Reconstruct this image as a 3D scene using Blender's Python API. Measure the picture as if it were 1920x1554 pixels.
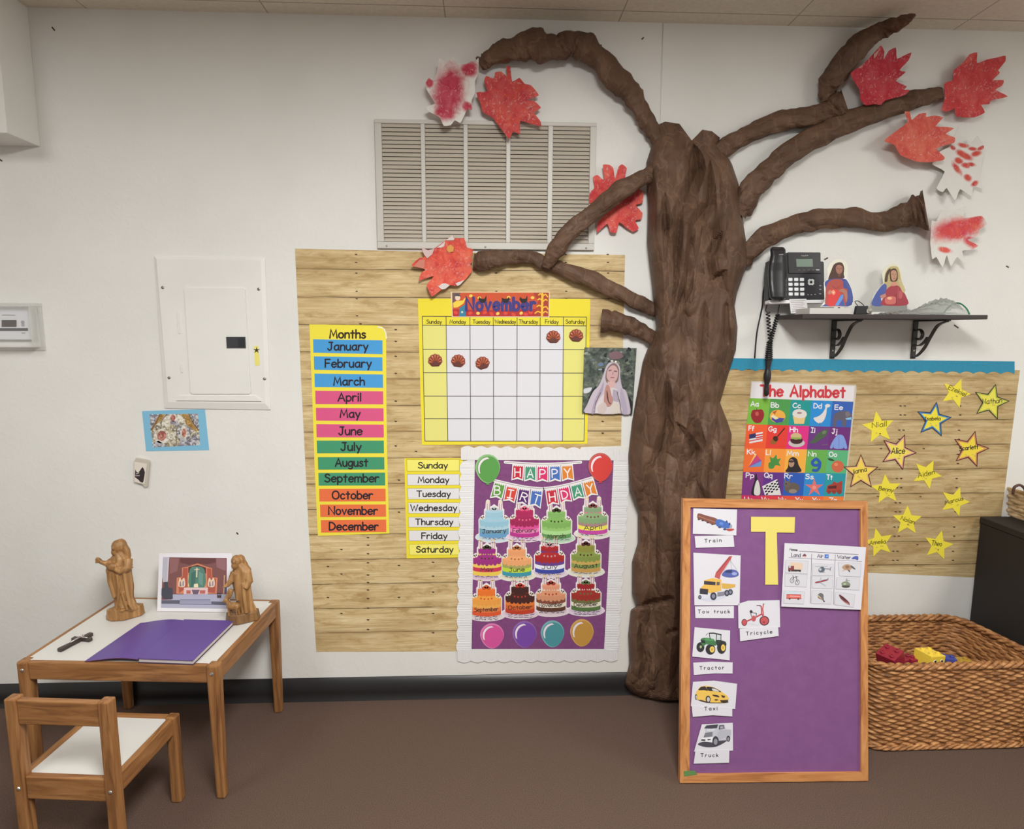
import bpy, bmesh, math, random
import numpy as np
from mathutils import Vector, Matrix

SC = bpy.context.scene
for _o in list(bpy.data.objects):
    bpy.data.objects.remove(_o)
COL = SC.collection
IMG_W, IMG_H = 1920, 1554

# ------------------------------------------------------------------ camera
FPX, PITCH, YAW, ROLL, CAM_H, CAM_D = 1162.0, .133, .0418, .0036, 1.4645, 2.338
_f = np.array([math.sin(YAW) * math.cos(PITCH), math.cos(YAW) * math.cos(PITCH), -math.sin(PITCH)])
_r = np.array([math.cos(YAW), -math.sin(YAW), 0.0])
_u = np.cross(_r, _f)
RT = _r * math.cos(ROLL) + _u * math.sin(ROLL)
UP = -_r * math.sin(ROLL) + _u * math.cos(ROLL)
FW = _f
EYE = np.array([0.0, -CAM_D, CAM_H])
cam = bpy.data.objects.new('camera', bpy.data.cameras.new('camera'))
COL.objects.link(cam)
cam.data.sensor_fit = 'HORIZONTAL'
cam.data.sensor_width = 36.0
cam.data.lens = 36.0 * FPX / IMG_W
cam.data.clip_start = .02
cam.matrix_world = Matrix(((RT[0], UP[0], -FW[0], EYE[0]), (RT[1], UP[1], -FW[1], EYE[1]),
                           (RT[2], UP[2], -FW[2], EYE[2]), (0, 0, 0, 1)))
SC.camera = cam

# ------------------------------------------------------------------ light
CEIL = 2.551
world = bpy.data.worlds.new('world')
SC.world = world
world.use_nodes = True
world.node_tree.nodes['Background'].inputs[0].default_value = (.99, 1.0, .97, 1)
world.node_tree.nodes['Background'].inputs[1].default_value = .28
def area(name, loc, sx, sy, power, col=(.985, 1, .975)):
    d = bpy.data.lights.new(name, 'AREA'); d.shape = 'RECTANGLE'; d.size = sx; d.size_y = sy
    d.energy = power; d.color = col
    o = bpy.data.objects.new(name, d); COL.objects.link(o); o.location = loc
    return o
# recessed ceiling troffers of the room, facing straight down
area('ceiling_troffer', (-1.9, -1.85, CEIL - .01), .6, 1.2, 21)
area('ceiling_troffer', (2.75, -1.95, CEIL - .01), .6, 1.2, 36)
area('ceiling_troffer', (.25, -2.2, CEIL - .01), .6, 1.2, 106)
vs = SC.view_settings
vs.view_transform = 'Standard'
vs.look = 'None'
vs.gamma = 1
vs.use_curve_mapping = False
vs.exposure = 0.0

# ------------------------------------------------------------------ materials
def lin(c):
    c = c / 255.0
    return c / 12.92 if c <= .04045 else ((c + .055) / 1.055) ** 2.4
ILLUM = 1.0
def alb(r, g, b, k=None):
    k = k or ILLUM
    c = [lin(q) / k * .98 + .01 for q in (r, g, b)]; f = min(1, .9 / max(c))
    return (c[0] * f, c[1] * f, c[2] * f, 1)
def albw(r, g, b): return alb(r, g, b, .795)
_mats = {}
def newmat(name, rough=.6, spec=.3):
    m = bpy.data.materials.new(name); m.use_nodes = True
    b = m.node_tree.nodes['Principled BSDF']
    b.inputs['Roughness'].default_value = rough
    b.inputs['Specular IOR Level'].default_value = spec
    return m, b
def P(r, g, b, rough=.6, spec=.25, metal=0, k=None):
    key = (r, g, b, rough, spec, metal, k)
    if key not in _mats:
        m, bs = newmat('paint_%d_%d_%d' % (r, g, b), rough, spec)
        bs.inputs['Base Color'].default_value = alb(r, g, b, k)
        bs.inputs['Metallic'].default_value = metal
        _mats[key] = m
    return _mats[key]
class NT:
    def __init__(s, m):
        s.t = m.node_tree; s.b = s.t.nodes['Principled BSDF']
    def put(s, sock, v):
        if isinstance(v, bpy.types.NodeSocket): s.t.links.new(v, sock)
        elif v is not None:
            try: sock.default_value = v
            except Exception: sock.default_value = tuple(v)[:len(sock.default_value)]
    def n(s, kind, out=0, props=None, **ins):
        nd = s.t.nodes.new(kind)
        for k, v in (props or {}).items(): setattr(nd, k, v)
        for k, v in ins.items():
            key = int(k[1:]) if k[0] == 'i' and k[1:].isdigit() else k.replace('_', ' ')
            s.put(nd.inputs[key], v)
        return nd.outputs[out]
    def m(s, op, a, b=0.0, c=None):
        nd = s.t.nodes.new('ShaderNodeMath'); nd.operation = op
        s.put(nd.inputs[0], a); s.put(nd.inputs[1], b)
        if c is not None: s.put(nd.inputs[2], c)
        return nd.outputs[0]
    def obj(s): return s.n('ShaderNodeTexCoord', 3)
    def sep(s, v):
        nd = s.t.nodes.new('ShaderNodeSeparateXYZ'); s.put(nd.inputs[0], v); return nd.outputs
    def comb(s, x, y, z): return s.n('ShaderNodeCombineXYZ', 0, None, i0=x, i1=y, i2=z)
    def noise(s, vec, scale, detail=3, rough=.55, dist=0, out=0):
        return s.n('ShaderNodeTexNoise', out, None, Vector=vec, Scale=scale, Detail=detail, Roughness=rough, Distortion=dist)
    def ramp(s, fac, stops, interp='LINEAR'):
        nd = s.t.nodes.new('ShaderNodeValToRGB'); s.put(nd.inputs[0], fac); cr = nd.color_ramp; cr.interpolation = interp
        while len(cr.elements) < len(stops): cr.elements.new(.5)
        for e, (p, c) in zip(cr.elements, stops): e.position = p; e.color = c
        return nd.outputs[0]
    def mix(s, f, a, b, mode='MIX'):
        nd = s.t.nodes.new('ShaderNodeMix'); nd.data_type = 'RGBA'; nd.blend_type = mode
        s.put(nd.inputs[0], f); s.put(nd.inputs[6], a); s.put(nd.inputs[7], b); return nd.outputs[2]
    def step(s, v, lo, hi):
        nd = s.t.nodes.new('ShaderNodeMapRange'); nd.interpolation_type = 'SMOOTHSTEP'
        s.put(nd.inputs[0], v); s.put(nd.inputs[1], lo); s.put(nd.inputs[2], hi); return nd.outputs[0]
    def bump(s, h, dist, strength=1.0):
        nrm = s.n('ShaderNodeBump', 0, None, Strength=strength, Distance=dist, Height=h)
        s.t.links.new(nrm, s.b.inputs['Normal'])
    def color(s, v): s.put(s.b.inputs['Base Color'], v)

def wall_mat():
    m, b = newmat('painted_drywall', .42, .35); t = NT(m); o = t.obj()
    n1 = t.noise(o, 2.2, 3); n2 = t.noise(o, 95, 3, .6); n3 = t.noise(o, 38, 3, .55, .6)
    t.color(t.ramp(n1, [(.3, albw(203, 201, 196)), (.7, albw(211, 209, 205))]))
    h = t.m('ADD', t.m('MULTIPLY', n2, .5), t.step(n3, .46, .62))
    t.bump(h, .0008, .22)
    return m
def white_metal_mat():
    m, b = newmat('white_enamel', .4, .4); t = NT(m)
    t.color(t.ramp(t.noise(t.obj(), 3), [(.3, albw(205, 203, 198)), (.7, albw(213, 211, 207))]))
    t.bump(t.noise(t.obj(), 120, 2), .0006, .35)
    return m
def carpet_mat():
    m, b = newmat('brown_carpet', .95, .05); t = NT(m); o = t.obj()
    n = t.noise(o, 420, 3, .7); w = t.noise(o, 3, 3)
    c = t.mix(t.step(n, .3, .7), alb(62, 47, 40, .76), alb(110, 88, 77, .76))
    c = t.mix(t.m('MULTIPLY', w, .3), c, alb(84, 68, 60, .74))
    t.color(c); t.bump(n, .004, .8)
    return m
def ceiling_mat():
    m, b = newmat('ceiling_tile', .9, .1); t = NT(m); o = t.obj(); x, y, z = t.sep(o)
    def groove(v, off, pitch, w):
        f = t.m('FRACT', t.m('ADD', t.m('DIVIDE', t.m('SUBTRACT', v, off), pitch), 100))
        return t.m('ADD', t.m('LESS_THAN', f, w), t.m('GREATER_THAN', f, 1 - w))
    g = t.m('MAXIMUM', groove(x, GROOVE_X, .61, .0035), groove(y, -.075, .61, .004))
    c = t.ramp(t.noise(o, 60, 4), [(.3, alb(188, 180, 166, .70)), (.7, alb(198, 190, 176, .70))])
    t.color(t.mix(t.m('MULTIPLY', g, .55), c, alb(110, 98, 86))); t.bump(t.noise(o, 200, 3), .001, .3)
    return m
def plank_mat(pitch, seed=0.0, tone=1.0):
    m, b = newmat('wood_print_paper', .62, .25); t = NT(m); x, y, z = t.sep(t.obj())
    zz = t.m('ADD', t.m('DIVIDE', z, pitch), 50)
    zz = t.m('ADD', zz, t.m('MULTIPLY', t.m('SUBTRACT', t.noise(t.comb(t.m('MULTIPLY', x, 1.3), 0, seed), 2.2, 2), .5), .07))
    idx = t.m('FLOOR', zz); fr = t.m('FRACT', zz)
    rnd = t.n('ShaderNodeTexWhiteNoise', 0, {'noise_dimensions': '1D'}, W=t.m('ADD', idx, seed))
    xs = t.m('ADD', x, t.m('MULTIPLY', rnd, 13.7))
    grain = t.noise(t.comb(t.m('MULTIPLY', xs, 2.4), t.m('MULTIPLY', rnd, 9), t.m('MULTIPLY', z, 70)), 1.6, 7, .68, .9)
    fine = t.noise(t.comb(t.m('MULTIPLY', xs, 6), 1.0, t.m('MULTIPLY', z, 220)), 1.2, 4, .6)
    blot = t.noise(t.comb(t.m('MULTIPLY', xs, 6.5), t.m('MULTIPLY', rnd, 5), t.m('MULTIPLY', z, 24)), 1.3, 6, .68, .5)
    c = t.ramp(grain, [(.28, albw(166, 141, 97)), (.42, albw(186, 162, 117)), (.56, albw(202, 180, 136)), (.75, albw(220, 203, 164))])
    c = t.mix(t.m('MULTIPLY', t.step(blot, .48, .70), .85), c, albw(152, 121, 72))
    c = t.mix(t.m('MULTIPLY', t.step(blot, .46, .28), .7), c, albw(218, 202, 164))
    c = t.mix(t.m('MULTIPLY', t.step(fine, .45, .75), .45), c, albw(146, 120, 78))
    c = t.mix(t.m('MULTIPLY', rnd, .30), c, albw(170, 142, 96))
    brk = t.noise(t.comb(t.m('MULTIPLY', xs, 5), 7.0, idx), 1.5, 3)
    edge = t.m('LESS_THAN', t.m('ABSOLUTE', t.m('SUBTRACT', fr, .5)), 10)
    d = t.m('MINIMUM', fr, t.m('SUBTRACT', 1, fr))
    line = t.m('MULTIPLY', t.step(d, .026, .008), t.step(brk, .34, .5))
    halo = t.m('MULTIPLY', t.step(d, .14, .0), .3)
    c = t.mix(halo, c, albw(140, 112, 72))
    c = t.mix(t.m('MULTIPLY', line, .9), c, albw(74, 54, 32))
    c = t.mix(t.m('MULTIPLY', t.step(t.noise(t.comb(t.m('MULTIPLY', x, 2.2), seed, t.m('MULTIPLY', zz, .8)), 1.5, 3), .42, .7), .4), c, albw(150, 122, 78))
    if tone < 1: c = t.mix(1.0, c, (tone, tone * .985, tone * .96, 1), 'MULTIPLY')
    t.color(c)
    return m
def wood_mat(name, axis, dark=(118, 76, 38), mid=(158, 110, 62), light=(184, 138, 84), k=.86):
    m, b = newmat(name, .42, .35); t = NT(m); o = t.obj(); s = list(t.sep(o))
    v = [t.m('MULTIPLY', q, 34) for q in s]; v[axis] = t.m('MULTIPLY', s[axis], 2.6)
    n = t.noise(t.comb(*v), 1.3, 4, .6, 1.1)
    v2 = [t.m('MULTIPLY', q, 150) for q in s]; v2[axis] = t.m('MULTIPLY', s[axis], 6)
    f = t.noise(t.comb(*v2), 1.0, 3, .6)
    c = t.ramp(n, [(.3, alb(*dark, k)), (.48, alb(*mid, k)), (.7, alb(*light, k))])
    c = t.mix(t.m('MULTIPLY', f, .35), c, alb(*dark, k))
    t.color(c); t.bump(n, .0006, .3)
    return m
def kraft_mat():
    m, b = newmat('brown_kraft_paper', .55, .2); t = NT(m); o = t.obj()
    n = t.noise(o, 9, 5, .6, .4); f = t.noise(o, 90, 3, .6)
    c = t.ramp(n, [(.3, albw(70, 49, 36)), (.55, albw(86, 62, 46)), (.75, albw(100, 75, 57))])
    t.color(c)
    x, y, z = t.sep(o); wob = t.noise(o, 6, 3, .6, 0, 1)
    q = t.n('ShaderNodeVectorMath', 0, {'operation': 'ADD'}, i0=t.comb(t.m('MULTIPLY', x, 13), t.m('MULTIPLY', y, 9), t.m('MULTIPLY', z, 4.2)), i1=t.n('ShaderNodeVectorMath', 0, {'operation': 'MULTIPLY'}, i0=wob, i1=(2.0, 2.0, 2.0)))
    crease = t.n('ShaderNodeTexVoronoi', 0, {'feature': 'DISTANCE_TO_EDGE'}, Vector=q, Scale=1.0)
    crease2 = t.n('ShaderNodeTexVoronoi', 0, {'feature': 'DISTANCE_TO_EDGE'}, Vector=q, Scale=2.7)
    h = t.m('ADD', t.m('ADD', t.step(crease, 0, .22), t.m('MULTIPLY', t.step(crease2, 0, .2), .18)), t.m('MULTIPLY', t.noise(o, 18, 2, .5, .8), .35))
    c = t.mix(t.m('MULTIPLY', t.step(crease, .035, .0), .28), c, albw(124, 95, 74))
    t.color(c)
    t.bump(h, .008, .3)
    return m
def wicker_mat(dark, mid, light):
    m, b = newmat('wicker', .5, .35); t = NT(m); o = t.obj(); x, y, z = t.sep(o)
    n = t.noise(t.comb(t.m('MULTIPLY', x, 30), t.m('MULTIPLY', y, 30), t.m('MULTIPLY', z, 110)), 1, 3, .6)
    t.color(t.ramp(n, [(.3, alb(*dark, .9)), (.5, alb(*mid, .9)), (.72, alb(*light, .9))]))
    t.bump(t.noise(t.comb(t.m('MULTIPLY', x, 60), t.m('MULTIPLY', y, 60), t.m('MULTIPLY', z, 700)), 1, 2), .0008, .5)
    return m
def leaf_mat(name, paper, paint, paint2, blobs, soft=.45, amount=1.0):
    """painted paper; blobs = list of (cx, cz, rx, rz, rot) ellipses of paint in the sheet's own metres"""
    m, b = newmat(name, .6, .25); t = NT(m); o = t.obj()
    n = t.noise(o, 30, 4, .65, .8); nf = t.noise(o, 140, 3, .6)
    fac = None
    for cx, cz, rx, rz, rot in blobs:
        nd = t.t.nodes.new('ShaderNodeMapping'); nd.vector_type = 'TEXTURE'
        t.put(nd.inputs[0], o); nd.inputs[1].default_value = (cx, 0, cz); nd.inputs[2].default_value = (0, rot, 0)
        nd.inputs[3].default_value = (rx, 1000, rz)
        ln = t.t.nodes.new('ShaderNodeVectorMath'); ln.operation = 'LENGTH'; t.t.links.new(nd.outputs[0], ln.inputs[0])
        d = t.m('ADD', ln.outputs['Value'], t.m('MULTIPLY', t.m('SUBTRACT', n, .5), .9))
        f = t.step(d, 1 + soft, 1 - soft)
        fac = f if fac is None else t.m('MAXIMUM', fac, f)
    col = t.mix(t.step(n, .35, .65), alb(*paint), alb(*paint2))
    if fac is None: fac = t.m('SUBTRACT', 1.0, t.m('MULTIPLY', t.step(nf, .66, .85), .25))
    streak = t.m('SUBTRACT', 1.0, t.m('MULTIPLY', t.step(t.noise(o, 55, 4, .65, 2.0), .54, .72), .45))
    pat = t.step(t.noise(o, 16, 3, .6, .6), .42, .66)
    col = t.mix(t.m('MULTIPLY', pat, .35), col, alb(min(255, paint[0] + 24), paint[1] + 56, paint[2] + 46))
    t.color(t.mix(t.m('MULTIPLY', t.m('MULTIPLY', fac, streak), amount), alb(*paper), col))
    return m
def speckle_mat(name, scale, stops, rough=.5, dist=.3):
    m, b = newmat(name, rough, .3); t = NT(m)
    n = t.noise(t.obj(), scale, 4, .65, dist)
    k = len(stops)
    t.color(t.ramp(n, [(.25 + .5 * i / (k - 1), alb(*c)) for i, c in enumerate(stops)], 'LINEAR'))
    return m
def cells_mat(name, scale, cols):
    m, b = newmat(name, .5, .3); t = NT(m)
    v = t.n('ShaderNodeTexVoronoi', 1, None, Vector=t.obj(), Scale=scale)
    r = t.sep(v)[0]
    t.color(t.ramp(r, [(i / len(cols), alb(*c)) for i, c in enumerate(cols)], 'CONSTANT'))
    return m
def glass_mat(name, tint=(.93, .95, .92), rough=.12, alpha=.35):
    m = bpy.data.materials.new(name); m.use_nodes = True
    b = m.node_tree.nodes['Principled BSDF']
    b.inputs['Base Color'].default_value = (*tint, 1); b.inputs['Roughness'].default_value = rough
    b.inputs['Alpha'].default_value = alpha
    b.inputs['Specular IOR Level'].default_value = .6
    return m

# ------------------------------------------------------------------ geometry helpers
class Plane:
    """a real plane of the room; at() gives the point of it that the measured photo pixel falls on"""
    def __init__(s, o, n):
        s.o = np.array(o, float); s.n = np.array(n, float) / np.linalg.norm(n)
    def at(s, px, py, off=0.0):
        d = FW * FPX + RT * (px - IMG_W / 2) - UP * (py - IMG_H / 2)
        k = ((s.o + s.n * off - EYE) @ s.n) / (d @ s.n)
        return EYE + d * k
WALL = Plane((0, 0, 0), (0, -1, 0))
def on_level(px, py, z):
    d = FW * FPX + RT * (px - IMG_W / 2) - UP * (py - IMG_H / 2)
    return EYE + d * ((z - CAM_H) / d[2])
def Z(x0, y0, s, *pts):
    return [(x0 + p[0] / s, y0 + p[1] / s) for p in pts]
def catmull(pts, closed=False, k=5):
    pts = [np.array(p, float) for p in pts]; n = len(pts); out = []
    rng = range(n if closed else n - 1)
    for i in rng:
        if closed: a, b, c, d = pts[(i - 1) % n], pts[i], pts[(i + 1) % n], pts[(i + 2) % n]
        else: a, b, c, d = pts[max(i - 1, 0)], pts[i], pts[i + 1], pts[min(i + 2, n - 1)]
        for j in range(k):
            t = j / k
            out.append(.5 * (2 * b + (c - a) * t + (2 * a - 5 * b + 4 * c - d) * t * t + (3 * b - a - 3 * c + d) * t ** 3))
    if not closed: out.append(pts[-1])
    return out

class MB:
    def __init__(s):
        s.v = []; s.f = []; s.mi = []; s.mats = []; s.k = 0
    def mat(s, m):
        if m not in s.mats: s.mats.append(m)
        return s.mats.index(m)
    def add(s, pts):
        i = len(s.v); s.v.extend([tuple(map(float, p)) for p in pts]); return list(range(i, i + len(pts)))
    def face(s, idx, m):
        s.f.append(list(idx)); s.mi.append(s.mat(m))
    def poly3(s, pts, m, facing=None):
        pts = [np.array(p, float) for p in pts]
        if facing is not None:
            nn = np.zeros(3)
            for i in range(len(pts)):
                nn += np.cross(pts[i] - pts[0], pts[(i + 1) % len(pts)] - pts[0])
            if nn @ np.array(facing) < 0: pts = pts[::-1]
        s.face(s.add(pts), m)
    # ---- flat printing and cut paper on a plane, measured in photo pixels
    def poly(s, pl, pts, off, m):
        s.poly3([pl.at(x, y, off) for x, y in pts], m, pl.n)
    def sheet(s, pl, pts, off0, off1, m, side=None):
        a = [pl.at(x, y, off1) for x, y in pts]; b = [p - pl.n * (off1 - off0) for p in a]
        s.poly3(a, m, pl.n); s.poly3(b, m, -pl.n)
        for i in range(len(a)):
            j = (i + 1) % len(a)
            c = sum(a) / len(a); mid = (a[i] + a[j]) / 2
            s.poly3([a[i], a[j], b[j], b[i]], side or m, None)
    def rect(s, pl, x0, y0, x1, y1, off, m): s.poly(pl, [(x0, y0), (x1, y0), (x1, y1), (x0, y1)], off, m)
    def ell(s, pl, cx, cy, rx, ry, off, m, rot=0.0, n=20, a0=0.0, a1=2 * math.pi):
        full = abs(a1 - a0) > 6.28; pts = []
        for i in range(n if full else n + 1):
            a = a0 + (a1 - a0) * i / n; x, y = rx * math.cos(a), ry * math.sin(a)
            pts.append((cx + x * math.cos(rot) - y * math.sin(rot), cy + x * math.sin(rot) + y * math.cos(rot)))
        s.poly(pl, pts, off, m)
    def line(s, pl, pts, w, off, m, closed=False, cap=True):
        pts = [np.array(p, float) for p in pts]
        q = [pts[0]]
        for p in pts[1:]:
            if np.hypot(*(p - q[-1])) > 1e-4: q.append(p)
        if closed and len(q) > 2 and np.hypot(*(q[0] - q[-1])) < 1e-4: q.pop()
        if len(q) < 2: return
        s.k = (s.k + 1) % 12; off = off + s.k * 6e-6
        n = len(q); L = []; R = []
        for i in range(n):
            a = q[i - 1] if (i > 0 or closed) else None; b = q[(i + 1) % n] if (i < n - 1 or closed) else None
            d1 = (q[i] - a) / np.hypot(*(q[i] - a)) if a is not None else None
            d2 = (b - q[i]) / np.hypot(*(b - q[i])) if b is not None else None
            if d1 is None: d1 = d2
            if d2 is None: d2 = d1
            t = d1 + d2; l = np.hypot(*t)
            t = d1 if l < .2 else t / l
            nr = np.array([-t[1], t[0]]); c = max(.55, nr @ np.array([-d1[1], d1[0]]))
            L.append(q[i] + nr * w / 2 / c); R.append(q[i] - nr * w / 2 / c)
        for i in range(n if closed else n - 1):
            j = (i + 1) % n
            s.poly(pl, [L[i], L[j], R[j], R[i]], off + (i % 5) * 1.6e-5, m)
        if cap and not closed and w > .9:
            for e, dr in ((q[0], q[0] - q[1]), (q[-1], q[-1] - q[-2])):
                a0 = math.atan2(dr[1], dr[0]) - math.pi / 2
                s.poly(pl, [(e[0] + w / 2 * math.cos(a0 + math.pi * i / 5), e[1] + w / 2 * math.sin(a0 + math.pi * i / 5)) for i in range(6)], off + 9e-5, m)
    def text(s, pl, txt, p0, p1, h, w, off, m, gap=2.0, slant=0.0, wob=0.0):
        p0 = np.array(p0, float); p1 = np.array(p1, float)
        adv = [(3.4 if c == ' ' else GLYPH[c][0]) for c in txt]
        total = sum(adv) + gap * (len(txt) - 1)
        ex = (p1 - p0) / total; L = np.hypot(*(p1 - p0)); d = (p1 - p0) / L
        ey = np.array([d[1], -d[0]]) * h / 10.0
        rr = random.Random(txt); x = 0
        for c, a in zip(txt, adv):
            if c != ' ':
                dy = rr.uniform(-wob, wob)
                for sm, closed, pts in GLYPH[c][1]:
                    pp = [p0 + ex * (x + u + slant * v) + ey * (v + dy) for u, v in pts]
                    if sm: pp = catmull(pp, closed, 3)
                    s.line(pl, pp, w, off, m, closed)
            x += a + gap
    # ---- solids
    def box(s, o, ex, ey, ez, m):
        o, ex, ey, ez = [np.array(q, float) for q in (o, ex, ey, ez)]
        i = s.add([o, o + ex, o + ex + ey, o + ey, o + ez, o + ex + ez, o + ex + ey + ez, o + ey + ez])
        if np.cross(ex, ey) @ ez < 0: fl = lambda q: q[::-1]
        else: fl = lambda q: q
        for q in ((3, 2, 1, 0), (4, 5, 6, 7), (0, 1, 5, 4), (1, 2, 6, 5), (2, 3, 7, 6), (3, 0, 4, 7)):
            s.face([i[j] for j in fl(q)], m)
    def cbox(s, c, sx, sy, sz, m):
        c = np.array(c, float)
        s.box(c - [sx / 2, sy / 2, sz / 2], (sx, 0, 0), (0, sy, 0), (0, 0, sz), m)
    def tube(s, pts, r, m, n=10, caps=True, up=None):
        pts = [np.array(p, float) for p in pts]; N = len(pts)
        rs = r if hasattr(r, '__len__') else [r] * N
        prev = None; rings = []
        for i in range(N):
            t = pts[min(i + 1, N - 1)] - pts[max(i - 1, 0)]; t = t / (np.linalg.norm(t) + 1e-12)
            ref = np.array(up if up is not None else (0, 0, 1.0)) if prev is None else prev
            a = ref - t * (ref @ t)
            if np.linalg.norm(a) < 1e-6: a = np.cross(t, (1.0, .2, .1))
            a /= np.linalg.norm(a); b = np.cross(t, a); prev = a
            rings.append(s.add([pts[i] + (a * math.cos(2 * math.pi * j / n) + b * math.sin(2 * math.pi * j / n)) * rs[i] for j in range(n)]))
        for i in range(N - 1):
            for j in range(n):
                s.face([rings[i][j], rings[i][(j + 1) % n], rings[i + 1][(j + 1) % n], rings[i + 1][j]], m)
        if caps: s.face(rings[0][::-1], m); s.face(rings[-1], m)
    def lathe(s, c, prof, m, n=20, axis=(0, 0, 1), ref=(1, 0, 0)):
        axis = np.array(axis, float); axis /= np.linalg.norm(axis); a = np.array(ref, float); a -= axis * (a @ axis); a /= np.linalg.norm(a); b = np.cross(axis, a)
        c = np.array(c, float); rings = []
        for r, h in prof:
            rings.append(s.add([c + axis * h + (a * math.cos(2 * math.pi * j / n) + b * math.sin(2 * math.pi * j / n)) * r for j in range(n)]))
        for i in range(len(rings) - 1):
            for j in range(n): s.face([rings[i][j], rings[i][(j + 1) % n], rings[i + 1][(j + 1) % n], rings[i + 1][j]], m)
        s.face(rings[0][::-1], m); s.face(rings[-1], m)
    def blob(s, c, r, m, rot=None, n=16):
        R = rot if rot is not None else np.eye(3); c = np.array(c, float); rings = []
        for i in range(1, n // 2):
            a = math.pi * i / (n // 2)
            rings.append(s.add([c + R @ (np.array([math.sin(a) * math.cos(2 * math.pi * j / n), math.sin(a) * math.sin(2 * math.pi * j / n), math.cos(a)]) * np.array(r)) for j in range(n)]))
        t = s.add([c + R @ (np.array([0, 0, 1.0]) * np.array(r)), c - R @ (np.array([0, 0, 1.0]) * np.array(r))])
        for i in range(len(rings) - 1):
            for j in range(n): s.face([rings[i][j], rings[i + 1][j], rings[i + 1][(j + 1) % n], rings[i][(j + 1) % n]], m)
        for j in range(n):
            s.face([t[0], rings[0][j], rings[0][(j + 1) % n]], m); s.face([t[1], rings[-1][(j + 1) % n], rings[-1][j]], m)
    def grid(s, pts2, m, flip=False):
        R = [s.add(row) for row in pts2]
        for i in range(len(R) - 1):
            for j in range(len(R[0]) - 1):
                q = [R[i][j], R[i][j + 1], R[i + 1][j + 1], R[i + 1][j]]
                s.face(q[::-1] if flip else q, m)
    # ---- link
    def build(s, name, parent=None, smooth=False, bevel=0.0, origin=None):
        v = np.array(s.v)
        if parent is not None: o0 = np.array(parent.get('_world', (0, 0, 0)), float)
        elif origin is not None: o0 = np.array(origin, float)
        else: o0 = (v.min(0) + v.max(0)) / 2
        me = bpy.data.meshes.new(name)
        me.from_pydata((v - o0).tolist(), [], s.f)
        for m in s.mats: me.materials.append(m)
        me.polygons.foreach_set('material_index', s.mi)
        if smooth: me.polygons.foreach_set('use_smooth', [True] * len(me.polygons))
        me.update()
        o = bpy.data.objects.new(name, me); COL.objects.link(o)
        if parent is not None: o.parent = parent
        else: o.location = o0
        o['_world'] = [float(q) for q in o0]
        if bevel:
            bm = o.modifiers.new('bevel', 'BEVEL'); bm.width = bevel; bm.segments = 2; bm.limit_method = 'ANGLE'
        return o
def tag(o, label, cat, group=None, kind=None):
    if label: o['label'] = label
    if cat: o['category'] = cat
    if group: o['group'] = group
    if kind: o['kind'] = kind
    return o
def thing(name, label, cat, loc, group=None):
    o = bpy.data.objects.new(name, None); COL.objects.link(o); o.location = tuple(map(float, loc)); o.empty_display_size = .05
    o['_world'] = [float(q) for q in loc]
    return tag(o, label, cat, group)
def struct(mb, name, **k):
    o = mb.build(name, **k); o['kind'] = 'structure'; return o

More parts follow.
